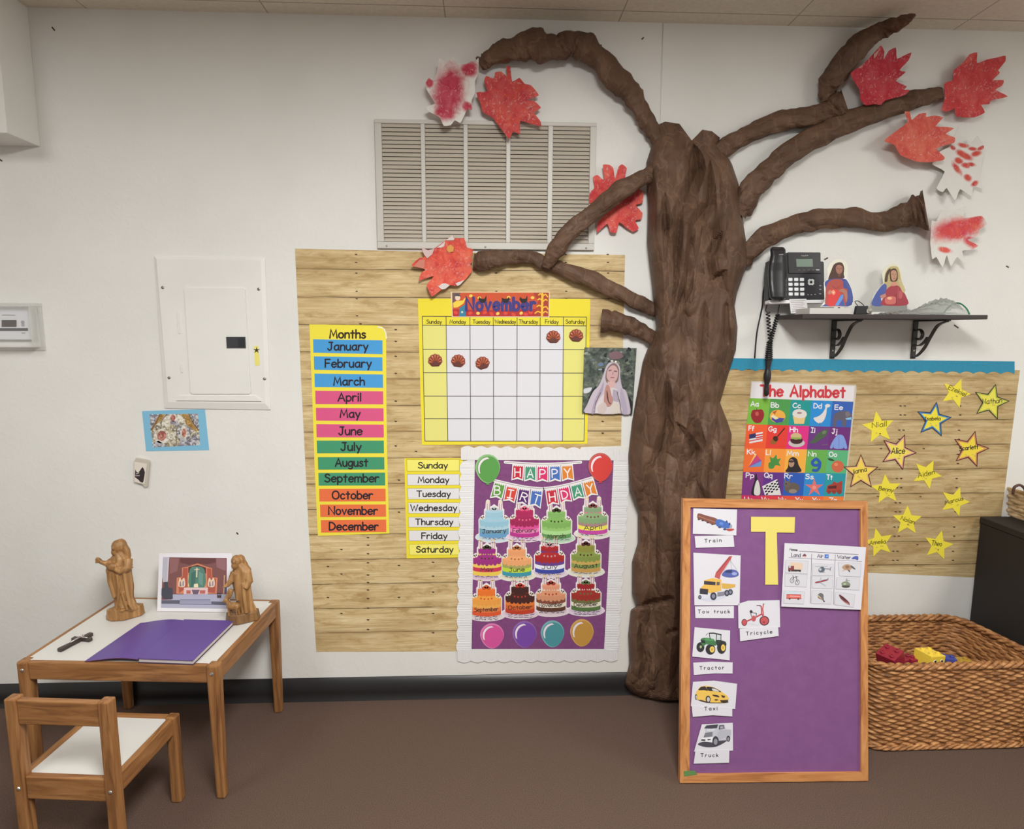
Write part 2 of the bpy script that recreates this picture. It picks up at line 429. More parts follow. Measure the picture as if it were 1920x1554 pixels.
# ------------------------------------------------------------------ single-stroke lettering
_G = {
'A': (7.4, '0,0 3.7,10 7.4,0;1.3,3.4 6.1,3.4'), 'B': (6.4, '0,0 0,10;~0,10 4,9.8 5.4,7.8 4,5.6 0,5.3;~0,5.3 4.8,5 6.4,2.8 4.6,.3 0,0'),
'C': (7, '~6.8,8.3 5,9.8 2.5,9.2 .3,6 .3,3 2.5,.4 5,.1 7,1.7'), 'D': (7, '0,0 0,10;~0,10 4,9.3 6.8,6 6.5,3 4,.6 0,0'),
'E': (5.4, '5.4,10 0,10 0,0 5.4,0;0,5.2 4.6,5.2'), 'F': (5.4, '5.4,10 0,10 0,0;0,5.2 4.6,5.2'),
'G': (7.4, '~6.8,8.5 4.8,9.9 2.3,9 .3,6 .4,3 2.6,.3 5.2,.3 7.2,2.4 7.2,4.4;7.3,4.4 4.4,4.4'),
'H': (6.6, '0,0 0,10;6.6,0 6.6,10;0,5.2 6.6,5.2'), 'I': (4, '0,10 4,10;2,10 2,0;0,0 4,0'),
'J': (5.6, '1.4,10 5.6,10;~4.2,10 4.2,3 3.4,.6 1.6,0 0,1.8'), 'K': (6, '0,0 0,10;5.6,10 0,4.6;1.6,6 6,0'), 'L': (5, '0,10 0,0 5,0'),
'M': (8.4, '0,0 1.2,10 4.2,2.6 7.2,10 8.4,0'), 'N': (6.8, '0,0 0,10 6.8,0 6.8,10'),
'O': (8, '@4,10 1.2,8.6 0,5 1.2,1.2 4,0 6.8,1.2 8,5 6.8,8.6'), 'P': (6, '0,0 0,10;~0,10 4,9.8 5.8,7.6 4.4,5 0,4.4'),
'Q': (8, '@4,10 1.2,8.6 0,5 1.2,1.2 4,0 6.8,1.2 8,5 6.8,8.6;5,2.6 8,-.8'), 'R': (6.4, '0,0 0,10;~0,10 4,9.8 5.6,7.8 4.2,5.6 0,5;2.4,5.2 6.4,0'),
'S': (5.8, '~5.4,8.6 3.6,9.9 1.2,9.4 .5,7.4 2,5.8 4.4,4.8 5.8,2.8 4.8,.7 2.4,0 0,1.3'), 'T': (7, '0,10 7,10;3.5,10 3.5,0'),
'U': (6.8, '~0,10 0,3.4 1.2,.8 3.4,0 5.6,.8 6.8,3.4 6.8,10'), 'V': (7, '0,10 3.5,0 7,10'), 'W': (10, '0,10 2.6,0 5,8 7.4,0 10,10'),
'X': (6.6, '0,10 6.6,0;6.6,10 0,0'), 'Y': (6.8, '0,10 3.4,4.6 6.8,10;3.4,4.6 3.4,0'), 'Z': (6.4, '0,10 6.4,10 0,0 6.4,0'),
'a': (5.4, '~5,5.4 3.2,6.4 1,5.4 0,3 1,.5 2.8,.1 4.4,1.4 5,3.6;5.1,6.3 5,1.2 5.6,0'), 'b': (5.2, '0,10 0,0;~0,4.4 1.6,6.2 3.6,6.2 5.2,4.2 5,1.8 3.4,.1 1.4,.2 0,1.8'),
'c': (4.8, '~4.6,5.2 3,6.4 1,5.5 0,3.2 .8,.9 2.6,0 4.8,1'), 'd': (5.2, '5.2,10 5.2,0;~5.2,4.4 3.6,6.3 1.4,5.9 0,3.6 .4,1.2 2,0 4,.5 5.2,2'),
'e': (5.2, '~0,3.4 5.2,3.6 4.6,5.6 2.8,6.4 .8,5.4 0,3.2 .8,.8 2.8,0 5,1.2'), 'f': (4.2, '~4.2,9.4 2.8,10 1.6,8.8 1.5,6 1.5,0;0,6 3.6,6'),
'g': (5.2, '~5,5.4 3.2,6.4 1,5.4 0,3.2 1,.7 2.8,.3 4.4,1.5 5,3.6;~5.1,6.3 5.1,0 4.4,-2.4 2.4,-3.2 .4,-2.4'),
'h': (4.8, '0,10 0,0;~0,3.8 1.4,6 3.4,6.3 4.7,4.8 4.8,0'), 'i': (.6, '.3,6.2 .3,0;.3,8.7 .3,9.3'), 'j': (2.6, '~2.2,6.2 2.2,-1 1.6,-2.8 0,-3;2.2,8.7 2.2,9.3'),
'k': (4.8, '0,10 0,0;4.4,6 0,2.6;1.6,3.8 4.8,0'), 'l': (.6, '.3,10 .3,0'),
'm': (7.8, '0,6.3 0,0;~0,4 1.2,6 2.8,6.2 3.9,4.8 3.9,0;~3.9,4 5,6 6.6,6.2 7.7,4.8 7.8,0'), 'n': (4.8, '0,6.3 0,0;~0,3.8 1.4,6 3.4,6.3 4.7,4.8 4.8,0'),
'o': (5.4, '@2.7,6.4 .7,5.3 0,3.2 .7,1 2.7,0 4.7,1 5.4,3.2 4.7,5.3'), 'p': (5.2, '0,6.3 0,-3.2;~0,4.4 1.6,6.2 3.6,6.2 5.2,4.2 5,1.8 3.4,.1 1.4,.2 0,1.8'),
'q': (5.2, '5.2,6.3 5.2,-3.2;~5.2,4.4 3.6,6.3 1.4,5.9 0,3.6 .4,1.2 2,0 4,.5 5.2,2'), 'r': (4, '0,6.3 0,0;~0,3.6 1.2,5.8 2.6,6.4 4,5.8'),
's': (4.2, '~4,5.5 2.4,6.4 .7,5.6 .9,4.1 3.2,2.9 4.2,1.6 3,.2 1.2,0 0,.9'), 't': (4, '2,9 2,0;0,6.2 4,6.2'),
'u': (4.8, '~0,6.3 .1,1.8 1.4,.1 3.2,.3 4.6,2.2;4.7,6.3 4.8,0'), 'v': (4.8, '0,6.3 2.4,0 4.8,6.3'), 'w': (7, '0,6.3 1.8,0 3.5,5.2 5.2,0 7,6.3'),
'x': (4.6, '0,6.3 4.6,0;4.6,6.3 0,0'), 'y': (5, '0,6.3 2.5,.3;5,6.3 1.4,-3.2'), 'z': (4.4, '0,6.3 4.4,6.3 0,0 4.4,0'),
'9': (5.6, '@5.4,7 3,9.9 .3,7.6 .6,5.2 3,4.4 5,5.6;~5.5,7 5.2,3 3.4,.2 .8,.4'), ':': (.6, '.3,5 .3,5.4;.3,.6 .3,1'), '-': (4, '0,4 4,4'),
}
GLYPH = {}
for _c, (_w, _s) in _G.items():
    st = []
    for q in _s.split(';'):
        sm, cl = q[0] in '~@', q[0] == '@'
        st.append((sm, cl, [tuple(map(float, p.split(','))) for p in q.lstrip('~@').split()]))
    GLYPH[_c] = (_w, st)
# ------------------------------------------------------------------ room shell
GROOVE_X = float(WALL.at(1160, 34)[0])
WALLM = wall_mat(); ENAMEL = white_metal_mat()
SEAM = float(WALL.at(1243, 42)[0])
mb = MB(); mb.box((-3.2, -4.6, -.1), (6.4, 0, 0), (0, 4.6, 0), (0, 0, .1), carpet_mat()); struct(mb, 'floor', origin=(0, 0, 0))
mb = MB(); mb.box((-3.2, -4.6, CEIL), (6.4, 0, 0), (0, 4.75, 0), (0, 0, .1), ceiling_mat()); struct(mb, 'ceiling', origin=(0, 0, 0))
mb = MB()
mb.box((-3.2, 0, 0), (SEAM + 3.2 - .002, 0, 0), (0, .15, 0), (0, 0, CEIL), WALLM)
mb.box((SEAM - .002, .0035, 0), (.0045, 0, 0), (0, .1465, 0), (0, 0, CEIL), WALLM)
mb.box((SEAM + .0025, 0, 0), (3.2 - SEAM - .0025, 0, 0), (0, .15, 0), (0, 0, CEIL), WALLM)
for px, py, a, l in ((100, 54, .9, 7), (1205, 72, 2.4, 4), (1127, 86, 1.5, 3), (1793, 612, .6, 8), (1549, 485, -.5, 6), (1889, 500, .5, 4), (1, 300, .6, 6), (445, 1000, .8, 3)):
    mb.line(WALL, [(px - l * .5 * math.cos(a), py - l * .5 * math.sin(a)), (px + l * .5 * math.cos(a), py + l * .5 * math.sin(a))], 2.6, .0004, P(74, 58, 48))
struct(mb, 'wall_back', origin=(0, 0, 0))
mb = MB(); mb.box((3.2, -4.6, 0), (.12, 0, 0), (0, 4.6, 0), (0, 0, CEIL), WALLM); struct(mb, 'wall_right', origin=(3.2, 0, 0))
mb = MB(); mb.box((-3.32, -4.6, 0), (.12, 0, 0), (0, 4.6, 0), (0, 0, CEIL), WALLM); struct(mb, 'wall_left', origin=(-3.2, 0, 0))
# soffit box under the ceiling at the left
sx = float(WALL.at(76, 275)[0]); sz = float(WALL.at(76, 275)[2])
mb = MB(); mb.box((-3.2, -.152, sz), (sx + 3.2, 0, 0), (0, .152, 0), (0, 0, CEIL - sz), WALLM); struct(mb, 'wall_soffit', bevel=.002)
# black vinyl cove base
mb = MB(); BL = P(22, 19, 20, .35, .45)
prof = [(0, .0955), (-.0035, .0945), (-.0042, .03), (-.006, .012), (-.012, .0025), (-.013, 0)]
mb.grid([[(-3.2, y, z) for y, z in prof], [(3.2, y, z) for y, z in prof]], BL, True)
struct(mb, 'baseboard_back', smooth=True)

# ------------------------------------------------------------------ air return grille
c = [WALL.at(*p) for p in ((703, 225), (1113, 234), (1113, 470), (706, 468))]
gx0, gx1, gz1, gz0 = c[0][0], c[2][0], c[0][2], c[2][2]
g = thing('air_return_grille', 'large white metal air return grille with five louvred bays high on the wall', 'vent', ((gx0 + gx1) / 2, 0, gz0))
cols = [(WALL.at(a, 236)[0], WALL.at(b, 236)[0]) for a, b in ((716, 789), (797, 869), (877, 949), (957, 1027.5), (1036.5, 1106))]
iz1 = WALL.at(900, 236)[2]; iz0 = WALL.at(900, 455.5)[2]
GF = P(203, 198, 190, .4, .35); SL = P(190, 180, 165, .45, .3); DK = P(40, 34, 30)
mb = MB(); T = .014
mb.box((gx0, -T, gz0), (gx1 - gx0, 0, 0), (0, T - .001, 0), (0, 0, iz0 - gz0), GF)
mb.box((gx0, -T, iz1), (gx1 - gx0, 0, 0), (0, T - .001, 0), (0, 0, gz1 - iz1), GF)
xs = [gx0] + [q for cc in cols for q in cc] + [gx1]
for i in range(0, len(xs), 2):
    mb.box((xs[i], -T, iz0), (xs[i + 1] - xs[i], 0, 0), (0, T - .001, 0), (0, 0, iz1 - iz0), GF)
mb.build('frame', g, bevel=.0018)
mb = MB(); mb.box((cols[0][0] - .004, -.0025, iz0 - .004), (cols[-1][1] - cols[0][0] + .008, 0, 0), (0, .0015, 0), (0, 0, iz1 - iz0 + .008), DK); mb.build('backing', g)
for a, b in cols:
    mb = MB(); n = 29; p = (iz1 - iz0) / n
    for i in range(n):
        z = iz0 + p * i
        mb.box((a + .0005, -.0050, z + p * .98), (b - a - .001, 0, 0), (0, -.0062, -p * .93), (0, -.0010, .0007), SL)
    mb.build('louvre_bank', g)
for px, py in ((726, 462), (910, 464), (1098, 466)):
    mb = MB(); q = WALL.at(px, py); mb.lathe((q[0], -T, q[2]), [(.004, 0), (.0035, .0012), (.001, .002)], P(150, 145, 138, .35, .5), 10, (0, -1, 0)); mb.build('screw', g)


# ------------------------------------------------------------------ breaker panel
e = thing('breaker_panel', 'white painted electrical breaker panel set flush in the left wall', 'electrical panel', WALL.at(408, 768))
def wq(*px): return [WALL.at(x, y) for x, y in px]
mb = MB()
a = wq((290, 480), (497, 484), (508, 768), (310, 765)); b = wq((296, 486), (491, 489), (499, 756), (318, 753))
F0 = [p - np.array([0, .004, 0]) for p in a]; F1 = [p - np.array([0, .010, 0]) for p in b]
for i in range(4):
    j = (i + 1) % 4
    mb.poly3([a[i], a[j], F0[j], F0[i]], ENAMEL); mb.poly3([F0[i], F0[j], F1[j], F1[i]], ENAMEL, (0, -1, 0))
mb.poly3(F1, ENAMEL, (0, -1, 0))
emb = [(342, 538), (462, 538), (484, 748), (336, 747)]
mb.build('cover', e)
mb = MB(); mb.sheet(WALL, [(336, 742), (478, 742), (490, 752), (330, 751)], .0105, .014, ENAMEL)
mb.build('lower_ridge', e, bevel=.0015)
mb = MB(); mb.sheet(WALL, [(345, 543), (348, 540), (456, 540), (459, 543), (470, 735), (467, 738.5), (360, 738.5), (357, 735)], .0105, .0145, ENAMEL)
mb.build('door', e, bevel=.0012)
mb = MB(); mb.sheet(WALL, [(424, 631.5), (459.5, 631.5), (460.5, 652.5), (425, 652.5)], .0145, .0175, P(54, 56, 60, .4, .4))
mb.sheet(WALL, [(446, 634), (457, 634), (458, 650), (447, 650)], .0176, .0195, P(38, 40, 44, .4, .4))
h = mb.build('latch', e, bevel=.0008); h['label'] = 'dark grey slide latch'
for px, py in ((305, 539), (485, 542), (317, 708), (496, 710)):
    mb = MB(); q = WALL.at(px, py, .010); mb.lathe(q, [(.0055, 0), (.005, .0018), (.002, .0032)], P(140, 134, 126, .3, .5, .6), 12, (0, -1, 0)); mb.build('screw', e)
for y0, y1 in ((583, 625), (683, 698)):
    mb = MB(); mb.sheet(WALL, [(332 + (y0 - 583) * .065, y0), (335 + (y0 - 583) * .065, y0), (337.5 + (y1 - 625) * .065, y1), (334.5 + (y1 - 625) * .065, y1)], .010, .013, ENAMEL); mb.build('hinge', e, bevel=.0006)
mb = MB(); mb.sheet(WALL, [(476, 649), (484, 648), (487, 684), (478.5, 686)], .0105, .0109, P(238, 226, 120))
mb.sheet(WALL, [(481 + (6.5 if i % 2 == 0 else 2.2) * math.sin(i * math.pi / 5), 656.5 - (6.5 if i % 2 == 0 else 2.2) * math.cos(i * math.pi / 5)) for i in range(10)], .0110, .0113, P(52, 44, 30))
tag(mb.build('star_sticker'), 'small strip of yellow tape with a black star stuck on the breaker panel', 'sticker')

# ------------------------------------------------------------------ thermostat with clear guard
t = thing('thermostat', 'white thermostat inside a clear guard at the left edge of the wall', 'thermostat', WALL.at(20, 650))
tx1 = WALL.at(62, 620, .018)[0]; tz1 = WALL.at(30, 579, .018)[2]; tz0 = WALL.at(30, 637, .018)[2]
gx1 = WALL.at(83, 620)[0]; gz1 = WALL.at(60, 568, .01)[2]; gz0 = WALL.at(60, 657, .01)[2]
mb = MB(); mb.box((tx1 - .14, -.018, tz0), (.14, 0, 0), (0, .017, 0), (0, 0, tz1 - tz0), P(222, 222, 226)); mb.build('body', t, bevel=.003)
mb = MB(); mb.rect(WALL, 3, 600, 31, 613, .0186, P(62, 46, 42, .2)); mb.rect(WALL, -2, 615, 52.5, 620.5, .0186, P(72, 68, 72)); mb.build('display', t)
mb = MB(); mb.line(WALL, [(4, 590.5), (28, 591)], 1.6, .0186, P(150, 160, 155)); mb.ell(WALL, 42.5, 604, 3.6, 3.4, .0186, P(160, 162, 168)); mb.ell(WALL, 43, 609.5, 3.4, 3, .0186, P(172, 176, 180)); mb.line(WALL, [(41, 624), (47, 624.5)], 1.5, .0186, P(140, 140, 146)); mb.build('button', t)
GL = glass_mat('clear_plastic', (.80, .79, .75), .15, .42)
mb = MB(); w = .0035; gx0 = gx1 - .19; D = .048; fx = gx1 - .014
mb.box((gx0, -.006, gz0), (gx1 - gx0, 0, 0), (0, .005, 0), (0, 0, .013), GL); mb.box((gx0, -.006, gz1 - .012), (gx1 - gx0, 0, 0), (0, .005, 0), (0, 0, .012), GL)
mb.box((gx1 - .014, -.006, gz0 + .013), (.014, 0, 0), (0, .005, 0), (0, 0, gz1 - gz0 - .025), GL)
mb.box((gx0, -D, gz0 + .012), (fx - gx0, 0, 0), (0, w, 0), (0, 0, gz1 - gz0 - .023), glass_mat('clear_front', (.95, .95, .95), .08, .06))
mb.box((gx0, -D + w, gz1 - .014), (fx - gx0, 0, 0), (0, D - .006 - w, 0), (0, 0, w), GL)
mb.box((gx0, -D + w, gz0 + .012), (fx - gx0, 0, 0), (0, D - .006 - w, 0), (0, 0, w), GL)
mb.box((fx - w, -D + w, gz0 + .012 + w), (w, 0, 0), (0, D - .006 - w, 0), (0, 0, gz1 - gz0 - .026 - w), GL)
mb.build('guard', t, bevel=.0008)['label'] = 'clear plastic locking guard'

# ------------------------------------------------------------------ little picture holder on the wall
h = thing('picture_holder', 'small pale wall holder with a dark silhouette picture, under the blue bordered card', 'picture holder', WALL.at(265, 912))
q = Z(240, 850, 22.2, (250, 340), (330, 190), (860, 300), (890, 380), (790, 1390), (700, 1400), (600, 1290), (270, 1200))
mb = MB(); mb.sheet(WALL, q, .0005, .011, P(196, 188, 176, .4)); mb.build('body', h, bevel=.002)
mb = MB(); mb.sheet(WALL, Z(240, 850, 22.2, (255, 350), (780, 440), (690, 1270), (600, 1260), (265, 1180)), .0112, .0128, P(226, 216, 204))
mb.poly(WALL, Z(240, 850, 22.2, (300, 660), (360, 780), (440, 780), (520, 680), (600, 560), (660, 640), (705, 790), (680, 960), (640, 1180), (600, 1220), (500, 1180), (420, 1080), (285, 990)), .0130, P(48, 40, 40))
mb.line(WALL, Z(240, 850, 22.2, (310, 930), (470, 920)), 2, .0131, P(176, 160, 160)); mb.line(WALL, Z(240, 850, 22.2, (350, 850), (450, 800)), 2, .0131, P(190, 176, 176))
mb.build('picture', h)

# ------------------------------------------------------------------ mosaic picture on blue card
c = thing('picture_card', 'blue bordered card with a pale mosaic picture, below the breaker panel', 'picture', WALL.at(330, 845))
S = (255, 760, 13.241)
mb = MB(); mb.sheet(WALL, Z(*S, (150, 140), (1710, 95), (1815, 1110), (250, 1135)), .0004, .0010, P(128, 188, 218)); mb.build('card', c)
mb = MB(); quad = [(335, 225), (1535, 205), (1590, 985), (420, 1040)]
MOS = cells_mat('mosaic_chips', 150, [(196, 186, 160), (150, 140, 118), (212, 204, 186), (120, 108, 92), (176, 168, 150), (220, 214, 202), (140, 134, 128), (190, 176, 140)])
MO2 = cells_mat('ochre_chips', 150, [(176, 138, 74), (150, 112, 56), (196, 164, 96), (168, 130, 80)])
MO3 = cells_mat('rose_chips', 150, [(176, 110, 98), (150, 84, 76), (204, 150, 136), (190, 120, 110)])
MO4 = cells_mat('grey_blue_chips', 150, [(156, 152, 160), (186, 184, 190), (130, 126, 138), (204, 204, 204), (112, 108, 118)])
MO5 = cells_mat('white_chips', 150, [(222, 214, 202), (206, 196, 178), (232, 226, 216), (190, 180, 164)])
mb.poly(WALL, Z(*S, *quad), .0012, MOS)
mb.poly(WALL, Z(*S, (335, 225), (580, 220), (480, 420), (360, 640), (350, 400)), .0013, MO4)
mb.poly(WALL, Z(*S, (1320, 210), (1535, 205), (1575, 640), (1420, 420)), .0013, MO4)
mb.poly(WALL, Z(*S, (570, 222), (720, 220), (620, 380), (500, 470), (400, 640), (380, 600)), .0014, MO2)
mb.poly(WALL, Z(*S, (1110, 214), (1300, 210), (1420, 430), (1560, 620), (1500, 660), (1380, 560), (1240, 480), (1230, 380)), .0014, MO2)
mb.poly(WALL, Z(*S, (630, 520), (640, 380), (720, 260), (860, 230), (860, 420), (760, 500)), .0014, MO5)
mb.poly(WALL, Z(*S, (960, 230), (1090, 240), (1200, 350), (1250, 470), (1100, 420), (960, 390)), .0014, MO5)
mb.ell(WALL, *Z(*S, (915, 310))[0], 4.6, 6.4, .0015, MO3); mb.poly(WALL, Z(*S, (850, 380), (980, 380), (1110, 480), (1060, 520), (860, 450)), .0015, MO4)
mb.ell(WALL, *Z(*S, (640, 760))[0], 15, 14, .0014, MO5); mb.ell(WALL, *Z(*S, (640, 750))[0], 8.6, 9.5, .0015, MO3, .5)
mb.ell(WALL, *Z(*S, (1190, 680))[0], 13, 15, .0014, MO4); mb.ell(WALL, *Z(*S, (1190, 670))[0], 7, 12.5, .0015, MO5); mb.ell(WALL, *Z(*S, (1190, 680))[0], 4, 8, .0016, MO3)
mb.poly(WALL, Z(*S, (1100, 880), (1300, 860), (1440, 700), (1560, 800), (1585, 980), (1050, 1005)), .0014, MO4)
mb.poly(WALL, Z(*S, (410, 940), (560, 870), (760, 1010), (730, 1025), (420, 1038)), .0014, MO4)
mb.line(WALL, catmull(Z(*S, (380, 620), (500, 420), (600, 220))), 1.1, .0017, P(80, 66, 50)); mb.line(WALL, catmull(Z(*S, (1310, 210), (1400, 400), (1560, 630))), 1.1, .0017, P(80, 66, 50))
mb.line(WALL, Z(*S, (1010, 560), (1000, 1000)), 1, .0017, P(96, 84, 72)); mb.line(WALL, catmull(Z(*S, (630, 520), (640, 380), (760, 240))), 1, .0017, P(90, 76, 60))
mb.build('mosaic_print', c)
# ------------------------------------------------------------------ wood print paper backings
INK = P(38, 30, 40); BLK = P(34, 30, 32)
KNOT = P(70, 50, 28)
def wood_paper(name, quad, zline, pitch, seed, dots, label, tone=1.0):
    pm = plank_mat(pitch, seed, tone); mb = MB()
    mb.sheet(WALL, quad, .0001, .0005, pm)
    rr = random.Random(seed)
    for x, y, s in dots:
        a = rr.uniform(-.3, .3)
        mb.poly(WALL, [(x - 4.2 * s, y), (x - 1 * s, y - 1.7 * s), (x + 3.6 * s, y - .6 + a), (x + 1.4 * s, y + 1.9 * s)], .00062, KNOT)
    o0 = WALL.at(quad[0][0], quad[0][1]); o0[2] = zline
    return tag(mb.build(name, origin=o0), label, 'backing paper')
dots = []
for x in (668, 930, 1061, 1140):
    for y in (477, 492, 512, 546, 560, 592): dots.append((x + (y - 500) * .015, y, .75))
for x, ys in ((676, (607, 632)), (672, (750,)), (742, (618, 640, 668, 700, 752, 790, 836)), (690, (1008, 1022, 1038, 1055, 1078, 1092, 1106, 1122, 1140, 1162, 1180)), (640, (1030, 1076, 1150)), (812, (1054, 1080, 1110, 1150, 1186)), (748, (900, 960, 1060, 1120)), (780, (846,)), (1130, (790, 812)), (615, (1062, 1120))):
    for y in ys: dots.append((x, y, .85))
ZP = float(WALL.at(668, 557)[2])
wood_paper('wood_grain_paper', [(553, 466), (860, 473), (1172, 478), (1168, 660), (1164, 860), (1163, 1222), (880, 1221), (593, 1222), (578, 980), (565, 720)], ZP, (ZP - float(WALL.at(668, 1048)[2])) / 10, 1.0, dots,
           'larger wood plank print paper behind the month chart and the November calendar')
dots = []
for x in (1700, 1692, 1790):
    for k in range(7):
        y = 770 + k * 45.4
        for d in (-9, 8): dots.append((x + 60 * 0 - (y - 700) * .05 + (14 if x == 1790 else 0), y + d, .8))
for x in (1655, 1735):
    for k in range(7): dots.append((x - k * 3, 790 + k * 45 + (k % 2) * 6, .7))
ZR = float(WALL.at(1660, 740)[2])
wood_paper('wood_grain_paper', [(1330, 690), (1620, 690), (1912.5, 694), (1895, 830), (1876, 980), (1862, 1085), (1825, 1082.5), (1630, 1073.5), (1330, 1066)], ZR, (ZR - float(WALL.at(1660, 1059)[2])) / 7, 5.0, dots,
           'smaller wood plank print paper right of the tree, behind the yellow stars', .84)

# ------------------------------------------------------------------ scalloped borders
def scallop(x0, y0, x1, y1, period, amp, side):
    d = np.array([x1 - x0, y1 - y0], float); L = np.hypot(*d); d /= L; n = np.array([-d[1], d[0]]) * side
    k = max(1, round(L / period)); out = []
    for i in range(k * 8 + 1):
        u = i / (k * 8); out.append(tuple(np.array([x0, y0]) + d * L * u + n * amp * (abs(math.sin(math.pi * u * k)) - .3)))
    return out
def ribbed(name, col, axis, k=620):
    m, b = newmat(name, .6, .25); t = NT(m); x, y, z = t.sep(t.obj())
    w = t.m('SINE', t.m('MULTIPLY', (x, y, z)[axis], k * 2.2)); t.color(alb(*col)); t.bump(w, .0012, .5)
    return m
mb = MB(); mb.sheet(WALL, [(1340, 671)] + [(1902.5, 677.5), (1902.5, 697)] + scallop(1902, 700, 1340, 694, 25.2, 4.2, 1), .0007, .0014, ribbed('blue_border_card', (46, 144, 178), 0))
tag(mb.build('scalloped_border'), 'blue scalloped border strip along the top of the right wood print paper', 'border strip')

# ------------------------------------------------------------------ month chart
YEL = P(242, 226, 70); YE2 = P(238, 220, 52)
c = thing('month_chart', 'tall yellow chart listing the twelve months on coloured strips', 'chart', WALL.at(660, 1004))
mb = MB(); mb.sheet(WALL, [(580, 608), (706, 610), (716, 612), (722, 618), (724, 630), (724.5, 760), (727, 900), (730, 1000), (596, 1004.5), (590, 880), (584.5, 720)], .0009, .0016, YEL)
mb.text(WALL, 'Months', (618.5, 633.5), (685, 633.8), 15.2, 3.1, .0018, P(54, 34, 16))
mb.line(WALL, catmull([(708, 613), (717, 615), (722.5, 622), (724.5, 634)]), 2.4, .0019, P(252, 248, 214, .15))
mb.build('backing', c)
BLU, PNK, GRN, ORG = P(72, 158, 220), P(220, 88, 136), P(66, 152, 112), P(236, 116, 68)
rows = [('January', 587, 636, 661, 717, 638, 664, 614.7, 689.7, 656.3, BLU), ('February', 588.4, 668, 693, 717, 670, 695.6, 610, 696, 688.3, BLU),
 ('March', 589.6, 700.3, 725.4, 718, 702, 727, 626, 683, 722, BLU), ('April', 591, 732.4, 757.4, 718.3, 733.5, 758, 634, 676.5, 751.7, PNK),
 ('May', 592.3, 764.3, 788.4, 719, 765.4, 789.6, 638, 675, 782.6, PNK), ('June', 593, 795, 819.7, 719.4, 796, 820, 635.3, 678.4, 815, PNK),
 ('July', 594, 826, 849.7, 719.6, 826, 849.6, 639.5, 677, 844.4, GRN), ('August', 596, 857, 880.4, 720.5, 857, 880, 629, 689.3, 874.2, GRN),
 ('September', 597, 886.5, 910.4, 722, 886, 910, 609.3, 710.2, 903.4, GRN), ('October', 598.4, 916.5, 940, 722.8, 916, 939.6, 623.2, 698.5, 935.2, ORG),
 ('November', 600, 946, 969.2, 723.5, 945.6, 968.5, 616.5, 707.5, 964.3, ORG), ('December', 601.5, 975, 998.5, 724, 974, 997.2, 617.7, 708.8, 993.7, ORG)]
for nm, xl, yt, yb, xr, rt, rb, tx0, tx1, base, m in rows:
    mb = MB(); mb.sheet(WALL, [(xl, yt), (xr, rt), (xr + .3, rb), (xl + .6, yb)], .0017, .0020, m)
    mb.text(WALL, nm, (tx0, base), (tx1, base), 14.6, 2.85, .0022, INK); mb.build('month_strip', c)

# ------------------------------------------------------------------ day chart
WHT = P(228, 226, 228); PYE = P(246, 236, 116)
c = thing('day_chart', 'yellow chart listing the seven days, beside the birthday poster', 'chart', WALL.at(810, 1046))
mb = MB(); mb.sheet(WALL, [(758, 859), (868, 859), (868, 1045), (762.4, 1046.7)], .0009, .0016, YE2); mb.build('backing', c)
S = (560, 800, 5.978)
for nm, xl, yt, yb, tx0, tx1, base, m in (('Sunday', 1212, 368, 497, 1342, 1668, 464, PYE), ('Monday', 1216, 533, 655, 1340, 1683, 626, WHT), ('Tuesday', 1221, 690, 812, 1325, 1700, 784, WHT),
    ('Wednesday', 1226, 852, 970, 1256, 1772, 940, WHT), ('Thursday', 1230, 1014, 1125, 1310, 1728, 1098, WHT), ('Friday', 1234, 1163, 1278, 1380, 1663, 1254, WHT), ('Saturday', 1238, 1316, 1437, 1320, 1730, 1406, PYE)):
    mb = MB(); q = Z(*S, (xl, yt), (1800, yt - 2), (1800, yb - 2), (xl + 4, yb)); mb.sheet(WALL, q, .0017, .0020, m)
    mb.line(WALL, q, .5, .0021, P(150, 138, 40), closed=True)
    a, b = Z(*S, (tx0, base), (tx1, base)); mb.text(WALL, nm, a, b, 10.8, 2.1, .0022, BLK); mb.build('day_strip', c)

# ------------------------------------------------------------------ calendar
c = thing('wall_calendar', 'yellow edged month calendar with an empty white grid', 'calendar', WALL.at(945, 833))
mb = MB(); mb.sheet(WALL, [(783.5, 559.7), (1107, 560.4), (1104, 700), (1101, 832), (791, 834), (787, 690)], .0009, .0018, YE2)
ct = [791.6, 836.3, 881, 925, 969.7, 1013, 1056.7, 1099.6]; cb = [796.8, 839.8, 882.7, 925.7, 969, 1012, 1054.6, 1095]
ry = [593.6, 610.3, 655, 699, 742.6, 785, 827]
def cx(i, y): return ct[i] + (cb[i] - ct[i]) * (y - 593.6) / (827 - 593.6)
def cy(y, x): return y + (x - 945) * .004 * (1 - (y - 594) / 240)
mb.build('backing', c)
CW = P(222, 220, 226); CY = P(228, 222, 128); CH = P(234, 220, 60); LN = P(66, 60, 60)
mb = MB()
def cell(i, j, m): mb.poly(WALL, [(cx(i, ry[j]), cy(ry[j], ct[i])), (cx(i + 1, ry[j]), cy(ry[j], ct[i + 1])), (cx(i + 1, ry[j + 1]), cy(ry[j + 1], ct[i + 1])), (cx(i, ry[j + 1]), cy(ry[j + 1], ct[i]))], .0020, m)
for j in range(6):
    for i in range(7): cell(i, j, CH if j == 0 else (CY if i in (0, 6) else CW))
for i in range(8): mb.line(WALL, [(cx(i, 593.6), cy(593.6, ct[i])), (cx(i, 827), 827)], 1.25, .0021, LN, cap=False)
for y in ry: mb.line(WALL, [(cx(0, y), cy(y, ct[0])), (cx(7, y), cy(y, ct[7]))], 1.25, .00218, LN, cap=False)
